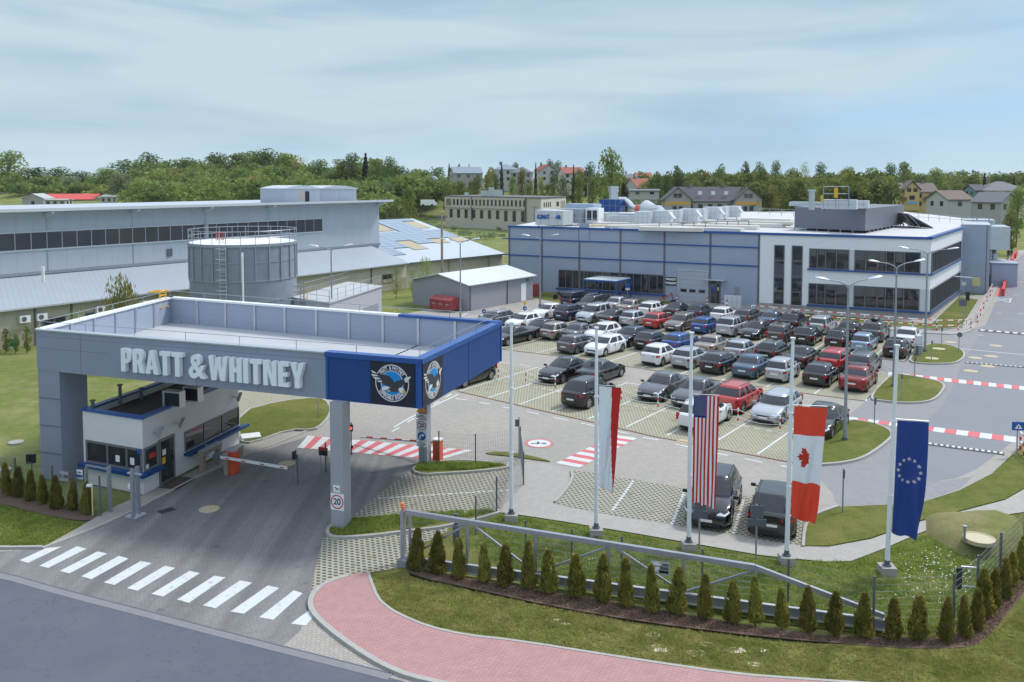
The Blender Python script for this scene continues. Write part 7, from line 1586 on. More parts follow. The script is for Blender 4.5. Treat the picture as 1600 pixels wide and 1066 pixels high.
for lst,lab,zz_ in ((TH1,'from the left along the sliding gate',.07),(TH2,'from the corner along the right fence',.07),(TH3,'from the left in the hedge left of the booth',.02)):
    for i,(px,py,pt) in enumerate(lst):
        p=G(px,py-3); h=Zat(px,pt,p.y); s=h/1.55*rnd.uniform(.92,1.08); w=s*rnd.uniform(.85,1.25)
        place(TM,rnd.randrange(5),(p.x,p.y,zz_),rnd.uniform(0,6),(w,w,s),f'conical thuja shrub, {ORD[i]} {lab}','clipped thuja hedge plants')
def tree_proto(kind,seed,n,leafm,h=10,w=6,conif=False,ls=.55,trunk=.28,name='tree',blobs=9,low=.22,up_=0,sparse=.0):
    r=random.Random(seed); t=thing(name,'x','tree',(0,0,0)); m_=MB(); B_=[]
    if conif:
        for k in range(n):
            f=r.random()**.75; z=h*(.06+.94*f); rad=w/2*(1-f)**.85*(.55+.45*((f*9)%1)); a=r.uniform(0,6.283); q=rad*math.sqrt(r.random()*.75+.25)
            leaf(m_,Vector((q*math.cos(a),q*math.sin(a),z-q*.25)),ls,r)
    else:
        for b in range(blobs):
            f=low+.1+(1-low-.18)*(b+.5)/blobs; rr=w*.5*(.40+.6*math.sin(math.pi*min(1,max(.08,(f-low*.5)/(1.12-low*.5)))))*r.uniform(.55,.75)
            a=b*2.4+r.uniform(-.5,.5); off=w*.5*.62*math.sin(math.pi*min(1,(f-low*.6)/(1.05-low*.6)))*r.uniform(.3,1.)
            B_.append((Vector((off*math.cos(a),off*math.sin(a),h*f)),rr,rr*h/w*r.uniform(.42,.62)))
        for k in range(n):
            c,rr,rz=B_[r.randrange(blobs)]; d=Vector((r.gauss(0,1),r.gauss(0,1),r.gauss(0,1))).normalized(); q=(r.random()**.30)*(1+.22*noise.noise(d*2.3+c))
            p=c+Vector((d.x*rr,d.y*rr,d.z*rz))*q
            if p.z<h*low*.8: continue
            if sparse and noise.noise(p*.9)<-.15+sparse*.3: continue
            leaf(m_,p,ls,r,up_)
    m_.v=m_.v; f_=m_.build('crown',K[leafm]); f_.parent=t
    b_=MB(); b_.tube([(0,0,-1.5),(r.uniform(-.1,.1),0,h*.3),(r.uniform(-.3,.3),r.uniform(-.3,.3),h*.8)],[trunk,trunk*.75,trunk*.2],7)
    if not conif:
        for c,rr,rz in B_[::2]: z0=c.z*.55; b_.tube([(0,0,z0),(c.x*.5,c.y*.5,z0+(c.z-z0)*.6),tuple(c)],[trunk*.45,trunk*.3,trunk*.08],5)
    tk_=b_.build('trunk',K['bark']); tk_.parent=t; return t
PT={'broad':[tree_proto('b',s,1500,'leafA',10,7.5) for s in(1,2)],'deep':[tree_proto('d',s,1500,'leafB',11,7,blobs=11) for s in(3,4)],'poplar':[tree_proto('p',5,1500,'leafB',13,4.2,low=.08,blobs=12)],
'fir':[tree_proto('f',s,1300,'leafC',11,4.6,conif=True,ls=.6) for s in (6,7)],'willow':[tree_proto('w',8,1500,'leafD',8,8,low=.05)],'olive':[tree_proto('o',9,1500,'leafE',8,7,low=.12)],'bush':[tree_proto('u',s,900,'leafA',3.2,4.2,low=.02,trunk=.08,ls=.35,blobs=6) for s in(10,11)],'purple':[tree_proto('q',12,1100,'purple',8,4.5,low=.15)],'bare':[tree_proto('r',13,520,'leafE',9,6,ls=.4,blobs=12)]}
PH={'broad':10,'deep':11,'poplar':13,'fir':11,'willow':8,'olive':8,'bush':3.2,'purple':8,'bare':9}; PW={'broad':7.5,'deep':7,'poplar':4.2,'fir':4.6,'willow':8,'olive':7,'bush':4.2,'purple':4.5,'bare':6}
KD={'broad':'leafy light green tree','deep':'rounded deep green tree','poplar':'tall narrow green tree','fir':'dark pointed conifer','willow':'grey green willow like tree','olive':'olive yellow tree','bush':'low green bush','purple':'dark purple leaved tree','bare':'sparse twiggy tree'}
TG='background trees beyond the factory'
def tree(kind,px,top,bot,w,Y,label,group=TG,gz=None):
    """px centre, picture rows of crown top and foot, crown width in photo px, distance"""
    x=(px-800)/F*Y; zt=Zat(px,top,Y); zb_=gz if gz is not None else min(Zat(px,bot,Y),TER(x,Y)+.5)
    lst=PT[kind]; j=int(px)%len(lst); src=lst[j]; t=src if id(src) not in used else clone(src); used.add(id(src))
    hs=(zt-zb_)/PH[kind]; ws=w*Y/F/PW[kind]; t.location=(x,Y,zb_); t.scale=(ws,ws,hs); t.rotation_euler=(0,0,(px*.37)%6.28); t['label']=label; t['group']=group; t['category']='bush' if kind=='bush' else 'tree'; t.name={'bush':'bush','fir':'conifer_tree'}.get(kind,'broadleaf_tree')
    return t
# near trees by the cream wall
PT['young']=[tree_proto('y',21,900,'leafA',5,3.2,ls=.22,trunk=.07,low=.1,blobs=10,up_=1)];PH['young']=5;PW['young']=3.2
PT['pine']=[tree_proto('y',22,1900,'leafE',5,4.0,ls=.30,trunk=.10,low=.03,blobs=13,up_=1)];PH['pine']=5;PW['pine']=4
g2='young trees by the cream wall'
tree('pine',188,432,540,68,62,'bushy olive young tree behind the left canopy parapet',g2,0)
tree('young',112,478,560,30,58,'small light green tree left of the bushy olive tree',g2,0)
tree('young',667,398,475,34,98,'slender young tree rising behind the grey shed roof',g2,0)
tree('young',618,416,458,26,100,'young tree at the left gable corner of the grey shed',g2,0)
tree('young',643,420,455,18,101,'thin young tree between the shed and the cream wall',g2,0)
tree('young',575,436,470,16,88,'small young tree behind the flat annex rails',g2,0)
PT['cone']=[tree_proto('c',23,900,'leafA',2.2,1.1,ls=.16,trunk=.05,low=.0,blobs=8,up_=1)];PH['cone']=2.2;PW['cone']=1.1
for i,(px,tp,bt,w) in enumerate(((35,508,548,16),(2,512,556,16),(17,520,552,12))): tree('cone',px,tp,bt,w,68,['upright shrub right of the green sign','upright shrub at the left picture edge','upright shrub behind the green sign'][i],g2,0)
# single trees of the background, left to right
BG=[('broad',745,272,298,20,300),('olive',762,270,298,18,300),('broad',800,274,298,18,290),('bush',828,282,300,20,300),('deep',865,268,296,18,300),('broad',905,272,300,16,290),('deep',775,272,296,14,310),('broad',925,276,306,16,280),('bush',700,284,298,22,300),('olive',845,276,298,14,300),('broad',15,235,300,60,430),('deep',55,262,300,55,400),('deep',90,262,300,50,440),('willow',110,275,300,45,380),('deep',130,268,300,50,430),('broad',165,262,305,55,400),('deep',195,250,300,50,420),('willow',190,270,312,50,350),('broad',215,282,318,35,300),('broad',248,300,320,40,260),('deep',236,240,300,48,420),('broad',262,262,300,60,380),('deep',300,248,300,60,400),('olive',275,264,310,60,340),('deep',340,240,300,55,400),('broad',372,238,300,60,390),('deep',412,234,300,60,390),('broad',330,276,316,60,300),('olive',392,276,316,60,290),('willow',425,290,318,50,270),('broad',450,238,298,50,390),('bare',468,243,300,40,380),('deep',500,250,296,45,380),('broad',535,248,296,45,370),('deep',552,240,296,36,370),('fir',572,240,296,24,370),('broad',590,247,296,36,360),('deep',610,246,298,30,360),('willow',560,285,314,50,300),('willow',600,284,314,44,290),('broad',640,288,342,32,200),('deep',625,260,300,46,340),('broad',660,265,300,36,340),('deep',683,262,300,36,340),('fir',702,256,285,10,420),('fir',718,256,285,10,420),('fir',733,257,285,10,420),('olive',768,262,290,24,330),('fir',784,254,290,13,320),('deep',805,254,280,14,400),('deep',860,250,280,16,390),('fir',837,255,290,12,320),('olive',815,264,290,20,310),('fir',896,258,296,12,300),('deep',880,276,300,20,280),('deep',870,252,290,20,380),('bush',735,280,298,24,310),('bush',712,282,300,30,305),('bush',705,292,304,20,290),('broad',722,282,300,26,300),('bush',855,285,298,18,300),('broad',955,231,330,52,230),('bush',948,290,330,30,215),('purple',976,285,330,17,215),('fir',990,273,300,10,300),('deep',920,255,300,26,330),('broad',905,262,300,18,330),('poplar',1028,268,302,22,260),('deep',1040,270,302,24,265),('poplar',1058,258,300,24,270),('broad',1078,268,300,26,290),('bare',1092,264,300,26,300),('olive',1102,268,300,26,290),('deep',1124,258,300,22,300),('broad',1142,272,310,30,290),('poplar',1165,252,312,20,270),('deep',1186,255,315,24,260),('deep',1212,252,310,22,330),('broad',1235,262,312,30,300),('bare',1256,254,310,22,320),('deep',1282,255,310,24,330),('broad',1218,282,322,40,240),('olive',1205,290,330,34,225),('broad',1325,260,318,36,320),('deep',1300,272,315,34,300),('broad',1365,261,330,40,270),('bare',1372,276,322,28,250),('deep',1345,274,322,30,290),('broad',1412,252,300,30,340),('deep',1390,256,300,26,350),('broad',1388,274,318,28,300),('broad',1463,262,300,34,360),('deep',1440,272,300,30,370),('fir',1537,271,305,16,280),('fir',1583,275,310,12,270),('deep',1556,273,300,26,320),('broad',1590,290,355,34,180),('bush',1580,330,385,30,160),('bush',1560,370,392,24,165),('broad',1597,300,330,30,230),('bush',1463,330,345,60,225),('bush',1500,328,340,30,225),('olive',1520,315,345,26,215),('deep',1530,285,310,16,330)]
cnt={}
for k,px,tp,bt,w,Y in BG:
    if k in('fir','poplar','purple'): pass
    lm='left' if px<300 else 'left of centre' if px<700 else 'near the hilltop houses' if px<920 else 'behind the factory roof' if px<1240 else 'behind the office' if px<1400 else 'at the right'
    key=(k,lm); cnt[key]=cnt.get(key,0)+1
    tree(k,px,tp,bt,w,Y,f'{KD[k]} {lm}, {ORD[cnt[key]-1]} of its kind there from the left')
for lst in PT.values():
    for o in lst:
        if id(o) not in used: 
            for c in list(o.children): bpy.data.objects.remove(c)
            bpy.data.objects.remove(o)
for o in TM:
    if id(o) not in used:
        for c in list(o.children): bpy.data.objects.remove(c)
        bpy.data.objects.remove(o)
# woodland mass on the left hill and distant wood belts
def wood(name,label,spots,seed,ls=1.1,nl=230,m='wood_mass'):
    r=random.Random(seed); m_=MB()
    for (x,y,z,rr,hh) in spots:
        B_=[(Vector((x+r.uniform(-.3,.3)*rr,y+r.uniform(-.3,.3)*rr,z+hh*r.uniform(.45,.75))),rr*r.uniform(.5,.8),hh*r.uniform(.25,.38)) for _ in range(4)]
        for k in range(nl):
            c,a,b=B_[k%4]; d=Vector((r.gauss(0,1),r.gauss(0,1),r.gauss(0,1)*.9+.35)).normalized(); q=r.random()**.25; leaf(m_,c+Vector((d.x*a,d.y*a,d.z*b))*q,ls,r)
    o=m_.build(name,K[m]); tag(o,label,'woodland',kind='stuff'); return o
r=random.Random(3); sp=[]
prof=[(-260,262),(0,262),(60,264),(130,270),(170,268),(200,258),(235,243),(300,246),(340,242),(400,236),(450,240),(500,254),(540,250),(560,243),(600,247),(640,262),(690,270),(720,276)]
def topy(px):
    for a,b in zip(prof[:-1],prof[1:]):
        if a[0]<=px<=b[0]: return a[1]+(b[1]-a[1])*(px-a[0])/(b[0]-a[0])
    return 280
for layer,(Y,dy) in enumerate(((430,0),(400,7),(372,14),(345,22),(318,30),(292,38),(268,47))):
    for k in range(52 if layer<3 else 44):
        px=-250+ (940 if layer<3 else 860)*(k+r.random())/46*(1 if layer<3 else 1.1); 
        if px>(700 if layer<2 else 660-8*layer) or (layer>=3 and px<190): continue
        y=Y+r.uniform(-14,14); x=(px-800)/F*y; zt=Zat(px,topy(px)+dy+r.uniform(-3,8)+4,y); g=TER(x,y)-1; hh=max(6,zt-g); 
        sp.append((x,y,zt-min(hh,12),r.uniform(5,8),min(hh,13)))
for k in range(150):      # nearer rows at the far left, behind the red roofed hall, and along the slope
    if k<95: px=r.uniform(-260,215); y=r.choice((425,412,405,398)); zt=Zat(px,topy(px)+r.uniform(10,40),y)
    else: px=r.uniform(560,700); y=r.uniform(300,360); zt=Zat(px,r.uniform(272,292),y)
    x=(px-800)/F*y; sp.append((x,y,zt-9,r.uniform(4,7),9))
wood('woodland','dense mixed woodland covering the hill on the left',sp,4,1.45,330)
sp=[]
for k in range(120):
    px=880+760*r.random(); Y=r.choice((420,480,560)); x=(px-800)/F*Y; zt=Zat(px,272+r.uniform(0,8)-(4 if px>1200 else 0),Y); sp.append((x,Y,zt-11,r.uniform(5,9),11))
for k in range(190):
    if k<85: px=r.uniform(1165,1405); Y=r.uniform(225,330); tp=r.uniform(268,300)
    elif k<135: px=r.uniform(1015,1190); Y=r.uniform(262,330); tp=r.uniform(266,284)
    elif k<165: px=r.uniform(1470,1700); Y=r.uniform(290,380); tp=r.uniform(270,290)
    else: px=r.uniform(880,1030); Y=r.uniform(320,400); tp=r.uniform(270,286)
    x=(px-800)/F*Y; zt=Zat(px,tp,Y); sp.append((x,Y,zt-10,r.uniform(3.5,5.5),10))
wood('tree_belt','continuous belt of distant trees behind the right hand houses',sp,8,1.25,260)
sp=[]
for k in range(150):
    px=-300+2300*r.random(); Y=r.choice((900,1200,1500)); x=(px-800)/F*Y; zt=Zat(px,278+r.uniform(0,3),Y); sp.append((x,Y,zt-18,r.uniform(14,26),18))
wood('far_woods','thin far off line of woods on the horizon',sp,9,3.5,120)
m_=MB(); n_=60; pr_=[]
for k in range(n_+1): x=-900+4200*k/n_; pr_.append((x,26+10*noise.noise(Vector((k*.13,3,1)))+6*noise.noise(Vector((k*.5,9,1)))))
for x,z in pr_: m_.v+=[Vector((x,2700,-5)),Vector((x,2760,z)),Vector((x,3300,-5))]
for k in range(n_): a=3*k; m_.f+=[(a,a+3,a+4,a+1),(a+1,a+4,a+5,a+2)]; m_.m+=[0,0]
struct('distant_hills',m_,mat('far wooded hills',(.045,.065,.04),.95,var=.4,scale=.01))
sp=[]
for k in range(90):
    px=r.choice((r.uniform(560,790),r.uniform(640,1000),r.uniform(800,900))); y=r.uniform(150,300); x=(px-800)/F*y
    sp.append((x,y,TER(x,y)-.4,r.uniform(1.2,3.0),r.uniform(1.0,2.6)))
wood('meadow_shrubs','scattered low scrub growing over the meadow behind the halls',sp,12,.5,110,'leafD')
# meadow tracks
tr=MB()
for pts,Y0 in (([(560,328),(640,322),(700,318)],0),):
    pass
# ---------------------------------------------------------------- background houses
HM={}
def hmat(n,c,**k):
    if n not in HM: HM[n]=mat(n,c,.85,var=.08,**k)
    return HM[n]
def house(name,px,base,Y,w,d,h,rh,wall,roof,label,rot=0,hip=False,wins=(2,4),cat='house',gable_front=False,chim=1,eave=.4,winc='wglass'):
    w*=.86; h*=.86; rh*=.86; x=(px-800)/F*Y; z=Zat(px,base,Y); t=thing(name,label,cat,(x,Y,z)); M_=Matrix.Translation((x,Y,z))@Matrix.Rotation(rot,4,'Z')
    hw,hd=w/2,d/2
    def T_(m): m.xf(M_); return m
    m_=MB(); m_.box((0,0,h/2-2),(w,d,h+4))
    if not hip:
        if gable_front: m_.add([(-hw,-hd,h),(hw,-hd,h),(0,-hd,h+rh),(-hw,hd,h),(hw,hd,h),(0,hd,h+rh)],[(0,1,2),(4,3,5)])
        else: m_.add([(-hw,-hd,h),(-hw,hd,h),(-hw,0,h+rh),(hw,-hd,h),(hw,hd,h),(hw,0,h+rh)],[(1,0,2),(3,4,5)])
    part('wall',T_(m_),wall,t); m_=MB(); e=eave; k=rh/(hw if gable_front else hd)
    if hip:
        r0=min(w,d)/2*.95; a=(-(hw-r0),0) if w>d else (0,-(hd-r0)); b=(hw-r0,0) if w>d else (0,hd-r0)
        m_.add([(-hw-e,-hd-e,h-.05),(hw+e,-hd-e,h-.05),(hw+e,hd+e,h-.05),(-hw-e,hd+e,h-.05),(a[0],a[1],h+rh),(b[0],b[1],h+rh)],[(0,1,5,4),(1,2,5),(2,3,4,5),(3,0,4),(3,2,1,0)] if w>d else [(0,1,4),(1,2,5,4),(2,3,5),(3,0,4,5),(3,2,1,0)])
    elif gable_front:
        for s_ in(-1,1): m_.add([(s_*(hw+e),-hd-e,h-k*e),(s_*(hw+e),hd+e,h-k*e),(0,hd+e,h+rh+.02),(0,-hd-e,h+rh+.02),(s_*(hw+e),-hd-e,h-k*e+.2),(s_*(hw+e),hd+e,h-k*e+.2),(0,hd+e,h+rh+.22),(0,-hd-e,h+rh+.22)],[(0,1,2,3),(4,7,6,5),(0,3,7,4),(1,5,6,2),(0,4,5,1)])
    else:
        for s_ in(-1,1): m_.add([(-hw-e,s_*(hd+e),h-k*e),(hw+e,s_*(hd+e),h-k*e),(hw+e,0,h+rh+.02),(-hw-e,0,h+rh+.02),(-hw-e,s_*(hd+e),h-k*e+.2),(hw+e,s_*(hd+e),h-k*e+.2),(hw+e,0,h+rh+.22),(-hw-e,0,h+rh+.22)],[(0,1,2,3),(4,7,6,5),(0,3,7,4),(1,5,6,2),(0,4,5,1)])
    rf=part('roof',T_(m_),roof,t)
    for c in range(chim):
        m_=MB(); m_.box(((-.25+.5*c)*w,.1,h+rh+.25),(.7,.6,1.6)); part('chimney',T_(m_),hmat('chimney brick',(.25,.16,.13)),rf)
    fl,nn=wins
    for i in range(fl):
        for j in range(nn):
            m_=MB(); wx_=-hw+w*(j+.5)/nn; zz=h/fl*(i+.55); m_.box((wx_,-hd-.02,zz),(min(1.2,w/nn*.45),.06,min(1.4,h/fl*.5))); part('window',T_(m_),winc,t)
    if not gable_front or True:
        for i in range(fl):
            for s_ in (-1,1):
                for yy in (-.22,.22): m_=MB(); m_.box((s_*(hw+.02),yy*d,h/fl*(i+.55)),(.06,1.1,min(1.4,h/fl*.5))); part('window',T_(m_),winc,t)
    return t,M_
W_=hmat('white plaster',(.45,.45,.43));Gy=hmat('grey plaster',(.36,.35,.34));Ye=hmat('yellow plaster',(.58,.44,.17));Rg=hmat('grey roof',(.16,.165,.18));Rr=hmat('red tile roof',(.30,.10,.07));Rd=hmat('dark roof',(.085,.085,.10));Rb=hmat('brown roof',(.16,.12,.105));Pk=hmat('pale beige plaster',(.55,.50,.42));Rbl=hmat('bluish roof',(.22,.27,.32));Gn=hmat('blue green boards',(.16,.26,.28))
house('farm_house',728,281,380,15,12,3.4,3.2,Gy,Rbl,'wide grey barn house with bluish solar roof on the hill',.25,wins=(1,3)); house('family_house',790,285,370,11,11,6.5,2.8,W_,Rbl,'white hilltop house with hipped bluish roof between conifers',.2,hip=True,wins=(2,3)); house('family_house',816,289,350,10,10,6.0,2.8,Gy,Rg,'grey two storey hilltop house with hipped roof',-.1,hip=True,wins=(2,3)); house('family_house',851,284,380,8,9,6,2.8,W_,Rr,'pale gabled house right of the grey hilltop house',.3,gable_front=True,wins=(2,2)); house('family_house',892,289,350,10,10,5.5,2.8,Pk,Rr,'beige hilltop house with orange red roof',.2,wins=(2,3)); house('family_house',912,288,360,7,8,4.0,2.6,W_,Rr,'small white house with red gable left of the tall tree',.2,gable_front=True,wins=(1,2))
house('family_house',998,303,300,8.5,8,2.6,3.6,W_,Rr,'white house with steep red roof behind the blue filter',.5,wins=(1,2)); house('family_house',985,288,420,11,10,3.8,2.5,W_,Rg,'white hipped house behind the steep red roof, left one',.1,hip=True,wins=(1,3)); house('family_house',1004,286,430,9,10,3.6,2.4,W_,Rr,'white house with orange roof behind the steep red roof',.0,wins=(1,3)); house('long_shed',1005,306,250,10,5,1.7,.4,W_,Rg,'long low white shed above the dark hedge',0,wins=(1,2),cat='shed',chim=0)
m_=MB(); p=at(1010,322,238); m_.box((p.x,p.y,p.z-.5),(12,1.2,4.4)); m2=MB(); r=random.Random(2)
for k in range(2600): leaf(m2,Vector((p.x+r.uniform(-6.2,6.2),p.y+r.uniform(-.9,.9),p.z+r.uniform(-2.6,1.9))),.4,r)
tag(m2.build('hedge',K['leafB'],loc=p),'dark clipped hedge in front of the long white shed','hedge')
# grey institute house with two gables
hs,M_=house('large_house',1105,333,232,21,10,4.0,4.2,Gy,Rd,'large grey house with dark roof and orange band behind the air units',-.08,wins=(1,7),chim=2)
for xx,lab in ((-9.0,'l'),(9.6,'r')):
    m_=MB(); q=M_@Matrix.Translation((xx,-3.5,0)); w_,d_,h_,r_=7.0,9,4.0,3.0; m_.box((0,0,0),(w_,d_,h_*2)); m_.add([(-w_/2,-d_/2,h_),(w_/2,-d_/2,h_),(0,-d_/2,h_+r_)],[(0,1,2)]); m_.xf(q); part('gable_wing',m_,Gy,hs); m_=MB()
    for s_ in(-1,1): m_.add([(s_*(w_/2+.5),-d_/2-.5,h_-.45),(s_*(w_/2+.5),d_/2,h_-.45),(0,d_/2,h_+r_+.05),(0,-d_/2-.5,h_+r_+.05),(s_*(w_/2+.5),-d_/2-.5,h_-.25),(s_*(w_/2+.5),d_/2,h_-.25),(0,d_/2,h_+r_+.25),(0,-d_/2-.5,h_+r_+.25)],[(0,1,2,3),(4,7,6,5),(0,3,7,4),(0,4,5,1)])
    m_.xf(q); part('roof',m_,Rd,hs); m_=MB(); m_.box((0,-d_/2-.03,2.9),(w_-.4,.1,.8)); m_.xf(q); part('orange_band',m_,hmat('orange plaster',(.62,.34,.07)),hs)
    for a,b in ((-.8,1.5),(.8,1.5),(-.6,4.9),(.6,4.9)): m_=MB(); m_.box((a,-d_/2-.05,b),(1.0,.1,1.2)); m_.xf(q); part('window',m_,'wglass',hs)
for xx in (-2.5,1.0,4.5): m_=MB(); m_.box((xx,-3.6,5.6),(1.0,.1,1.0)); m_.xf(M_@Matrix.Rotation(0,4,'X')); part('roof_window',m_,'white',hs)
house('apartment_block',1176,302,430,14,12,11.5,.3,hmat('pale yellow plaster',(.60,.50,.26)),Rd,'pale yellow apartment block half hidden by tall trees',.1,wins=(4,4),cat='building',chim=1)
hs,M_=house('large_house',1428,325,235,10.5,9,5.3,2.6,Ye,Rb,'yellow guest house with brown roof, balconies and blue banner',-.15,wins=(2,3),chim=2)
m_=MB(); m_.box((-2.2,-4.8,2.4),(3.8,1.2,5.9)); m_.add([(-4.1,-5.4,5.3),(-.3,-5.4,5.3),(-2.2,-5.4,7.2)],[(0,1,2)]); m_.xf(M_); part('gable_bay',m_,Ye,hs); m_=MB()
for s_ in(-1,1): m_.add([(-2.2+s_*2.3,-5.8,5.0),(-2.2+s_*2.3,-1,5.0),(-2.2,-1,7.5),(-2.2,-5.8,7.5),(-2.2+s_*2.3,-5.8,5.2),(-2.2+s_*2.3,-1,5.2),(-2.2,-1,7.7),(-2.2,-5.8,7.7)],[(0,1,2,3),(4,7,6,5),(0,3,7,4),(0,4,5,1)])
m_.xf(M_); part('gable_roof',m_,Rb,hs); m_=MB()
for a,b,c in ((-3,5.1,1.0),(-1.4,5.1,1.0),(-2.2,3.0,1.4)): m_=MB(); m_.box((a,-5.43,b),(c,.08,1.1)); m_.xf(M_); part('window',m_,'wglass',hs)
m_=MB(); m_.box((2.9,-5.0,2.5),(4.2,1.0,.15)); m_.box((2.9,-5.5,2.9),(4.2,.06,.8)); m_.box((-4.6,-5.2,2.3),(2.0,1.0,.15)); m_.box((-4.6,-5.7,2.7),(2.0,.06,.8)); m_.xf(M_); part('balcony',m_,hmat('dark timber',(.20,.10,.05)),hs)
m_=MB(); m_.box((-2.2,-5.5,1.6),(2.6,.05,.7)); m_.xf(M_); part('banner',m_,hmat('light blue banner',(.22,.45,.62)),hs)
house('garage_house',1482,326,215,8,8,2.8,2.4,W_,Rb,'low white garage with steep brown roof right of the yellow house',.2,wins=(1,1),chim=0)
house('family_house',1560,318,230,13,10,4.2,2.8,Pk,Rg,'beige house with hipped grey roof among conifers at the right',-.1,hip=True,wins=(2,3)); house('family_house',1554,332,200,7.5,7,3.0,2.4,Gy,Rg,'small grey gabled house in front of the hipped beige house',.5,gable_front=True,wins=(1,2),chim=0); house('garden_house',1523,317,230,4,5,4,1.6,Gn,Rd,'narrow blue green boarded house left of the beige house',.1,wins=(2,1),chim=0)
# far left works
house('works_hall',22,320,390,22,12,5.5,.6,W_,Rbl,'pale flat factory hall at the far left horizon',0,wins=(1,5),cat='building',chim=0); house('works_hall',112,325,350,26,12,4.2,2.4,Gy,hmat('bright red roof',(.55,.09,.08)),'long hall with bright red roof beyond the grey hall',.1,wins=(1,4),cat='building',chim=0); house('works_hall',60,325,330,9,9,4.4,2.0,Gy,hmat('light grey roof',(.4,.42,.44)),'grey gabled shed left of the red roofed hall',.1,gable_front=True,wins=(1,1),cat='building',chim=0)
house('canopy_shed',92,322,310,9,5,2.6,.2,W_,W_,'white flat roofed canopy shed before the red roofed hall',0,wins=(1,3),cat='shed',chim=0); house('canopy_shed',180,318,320,10,5,3.0,.2,W_,W_,'white flat roofed shed right of the round grey silo',0,wins=(1,4),cat='shed',chim=0)
m_=MB(); p=at(169,312,350); m_.cyl((p.x,p.y,-1),2.4,Zat(169,305,350)+1,20); m_.cyl((p.x,p.y,Zat(169,305,350)),2.5,.4,20,r2=.2); tag(m_.build('silo',K['ahu'],loc=(p.x,p.y,0)),'short round grey silo beside the red roofed hall','silo')
# tunnel shed, van on the meadow, cream office
m_=MB(); p=at(672,280,330); n_=10
V=[(p.x+3.4*math.cos(math.pi*k/n_),p.y,p.z-1.8+3.2*math.sin(math.pi*k/n_)) for k in range(n_+1)]; V2=[(x,y+7,z) for x,y,z in V]; m_.add(V+V2,[(k,k+1,n_+2+k,n_+1+k) for k in range(n_)]+[tuple(range(n_,-1,-1)),tuple(range(n_+1,2*n_+2))]); tag(m_.build('tunnel_shed',hmat('pale blue sheet',(.45,.52,.58)),loc=p),'small pale arched tunnel shed on the wooded slope','shed')
t=thing('delivery_van','white van standing on the meadow behind the solar roof hall','van',at(668,322,265)); p=at(668,322,265); m_=MB(); m_.box((p.x,p.y,p.z+1.1),(4.2,2,1.7)); m_.box((p.x+2.3,p.y,p.z+.75),(1.0,1.9,1.0)); part('body',m_,'white',t); m_=MB()
for xx in(-1.3,1.5): m_.tube([(p.x+xx,p.y-1.02,p.z+.3),(p.x+xx,p.y-.8,p.z+.3)],.36,12)
part('wheel',m_,'tyre',t)
Lo=at(696,341,262);Ro=at(845,346,236);Be=at(884,339,255); 
for q in (Lo,Ro,Be): q.z=0
of=thing('cream_office','two storey cream office block with narrow windows standing in the meadow','office building',Ro); fo=[tuple(q[:2]) for q in (Lo,Ro,Be,Be+(Lo-Ro))]; z0=Zat(845,346,236)-.5; zt=Zat(845,310,236)
m_=MB(); m_.prism(fo,-2,zt); part('wall',m_,'cream2',of); m_=MB(); m_.prism(ofs(ccw(fo),.25),zt,zt+.3); part('roof',m_,hmat('office roof',(.15,.145,.15)),of)
Mo=frame(Lo,(Ro-Lo).normalized()); Lo_=(Ro-Lo).length
K['cream3']=mat('pale office end wall',(.66,.63,.56),.85); Me=frame(Ro,(Be-Ro).normalized()); Le=(Be-Ro).length; m_=MB(); plate(m_,Me,0,Le,-1,zt-.1,0,.05); part('end_cladding',m_,'cream3',of)
zm=(z0+zt)/2+.3
m_=MB(); plate(m_,Mo,0,Lo_*.86,zm-.1,zt-.05,0,.35); part('projecting_storey',m_,'cream2',of)
for k in range(19):
    x=Lo_*(.10+.74*k/18); m_=MB(); plate(m_,Mo,x,x+.75,zm+.7,zt-.7,.34,.38); part('window',m_,'wglass',of)
for k in range(10): x=Lo_*(.05+.76*k/9); m_=MB(); plate(m_,Mo,x,x+1.3,z0+(.6 if k<7 else .1),zm-.6,0,.05); part('window',m_,'wglass',of)
m_=MB(); plate(m_,Mo,Lo_*.02,Lo_*.075,zm+.5,zt-.6,.34,.37); part('recess',m_,hmat('brown recess',(.22,.17,.14)),of)
for x in (Lo_*.30,Lo_*.855): m_=MB(); plate(m_,Mo,x,x+.25,z0,zt,.0,.42); part('downpipe',m_,'steel_d',of)
for k,x in enumerate((.10,.18,.26,.34,.60)): m_=MB(); plate(m_,Me,Le*x,Le*(x+.035 if k<4 else x+.1),zt-2.6,zt-1.2,.04,.09); part('window',m_,'wglass',of)
for k in range(4): x=Le*(.78+.05*k); m_=MB(); plate(m_,Me,x,x+.35,zt-3.2,zt-1.0,.04,.09); part('window',m_,'wglass',of)
for i,(a,w,h) in enumerate(((.40,2.4,1.6),(.47,1.6,2.6),(.54,2.8,1.9),(.20,1.2,1.0))): 
    c=Lo.lerp(Ro,a)+(Be-Ro).normalized()*2.5; m_=MB(); m_.box((c.x,c.y,zt+.3+h/2),(w,2,h)); m_.box((c.x,c.y,zt+.3+h),(w+.15,2.15,.1)); tag(m_.build('roof_unit',K['sil'],loc=(c.x,c.y,zt+.3)),f'silver unit on the cream office roof, {ORD[i]} counted','roof unit',group='silver units on cream office roof')
# far poles
for px,tp,bt,Y,lab in ((835,322,348,200,'thin lattice power pole left of the rooftop sign box'),(918,285,330,240,'slim concrete power pole on the green slope, left'),(1090,0,0,0,'')):
    if not Y: continue
    b=at(px,bt,Y); h=Zat(px,tp,Y); m_=MB(); m_.tube([b-Vector((0,0,3)),Vector((b.x,b.y,h))],.16,6); m_.bar(Vector((b.x-1,b.y,h-.3)),Vector((b.x+1,b.y,h-.3)),.12,.15); tag(m_.build('power_pole',K['wood'],loc=b),lab,'power pole')
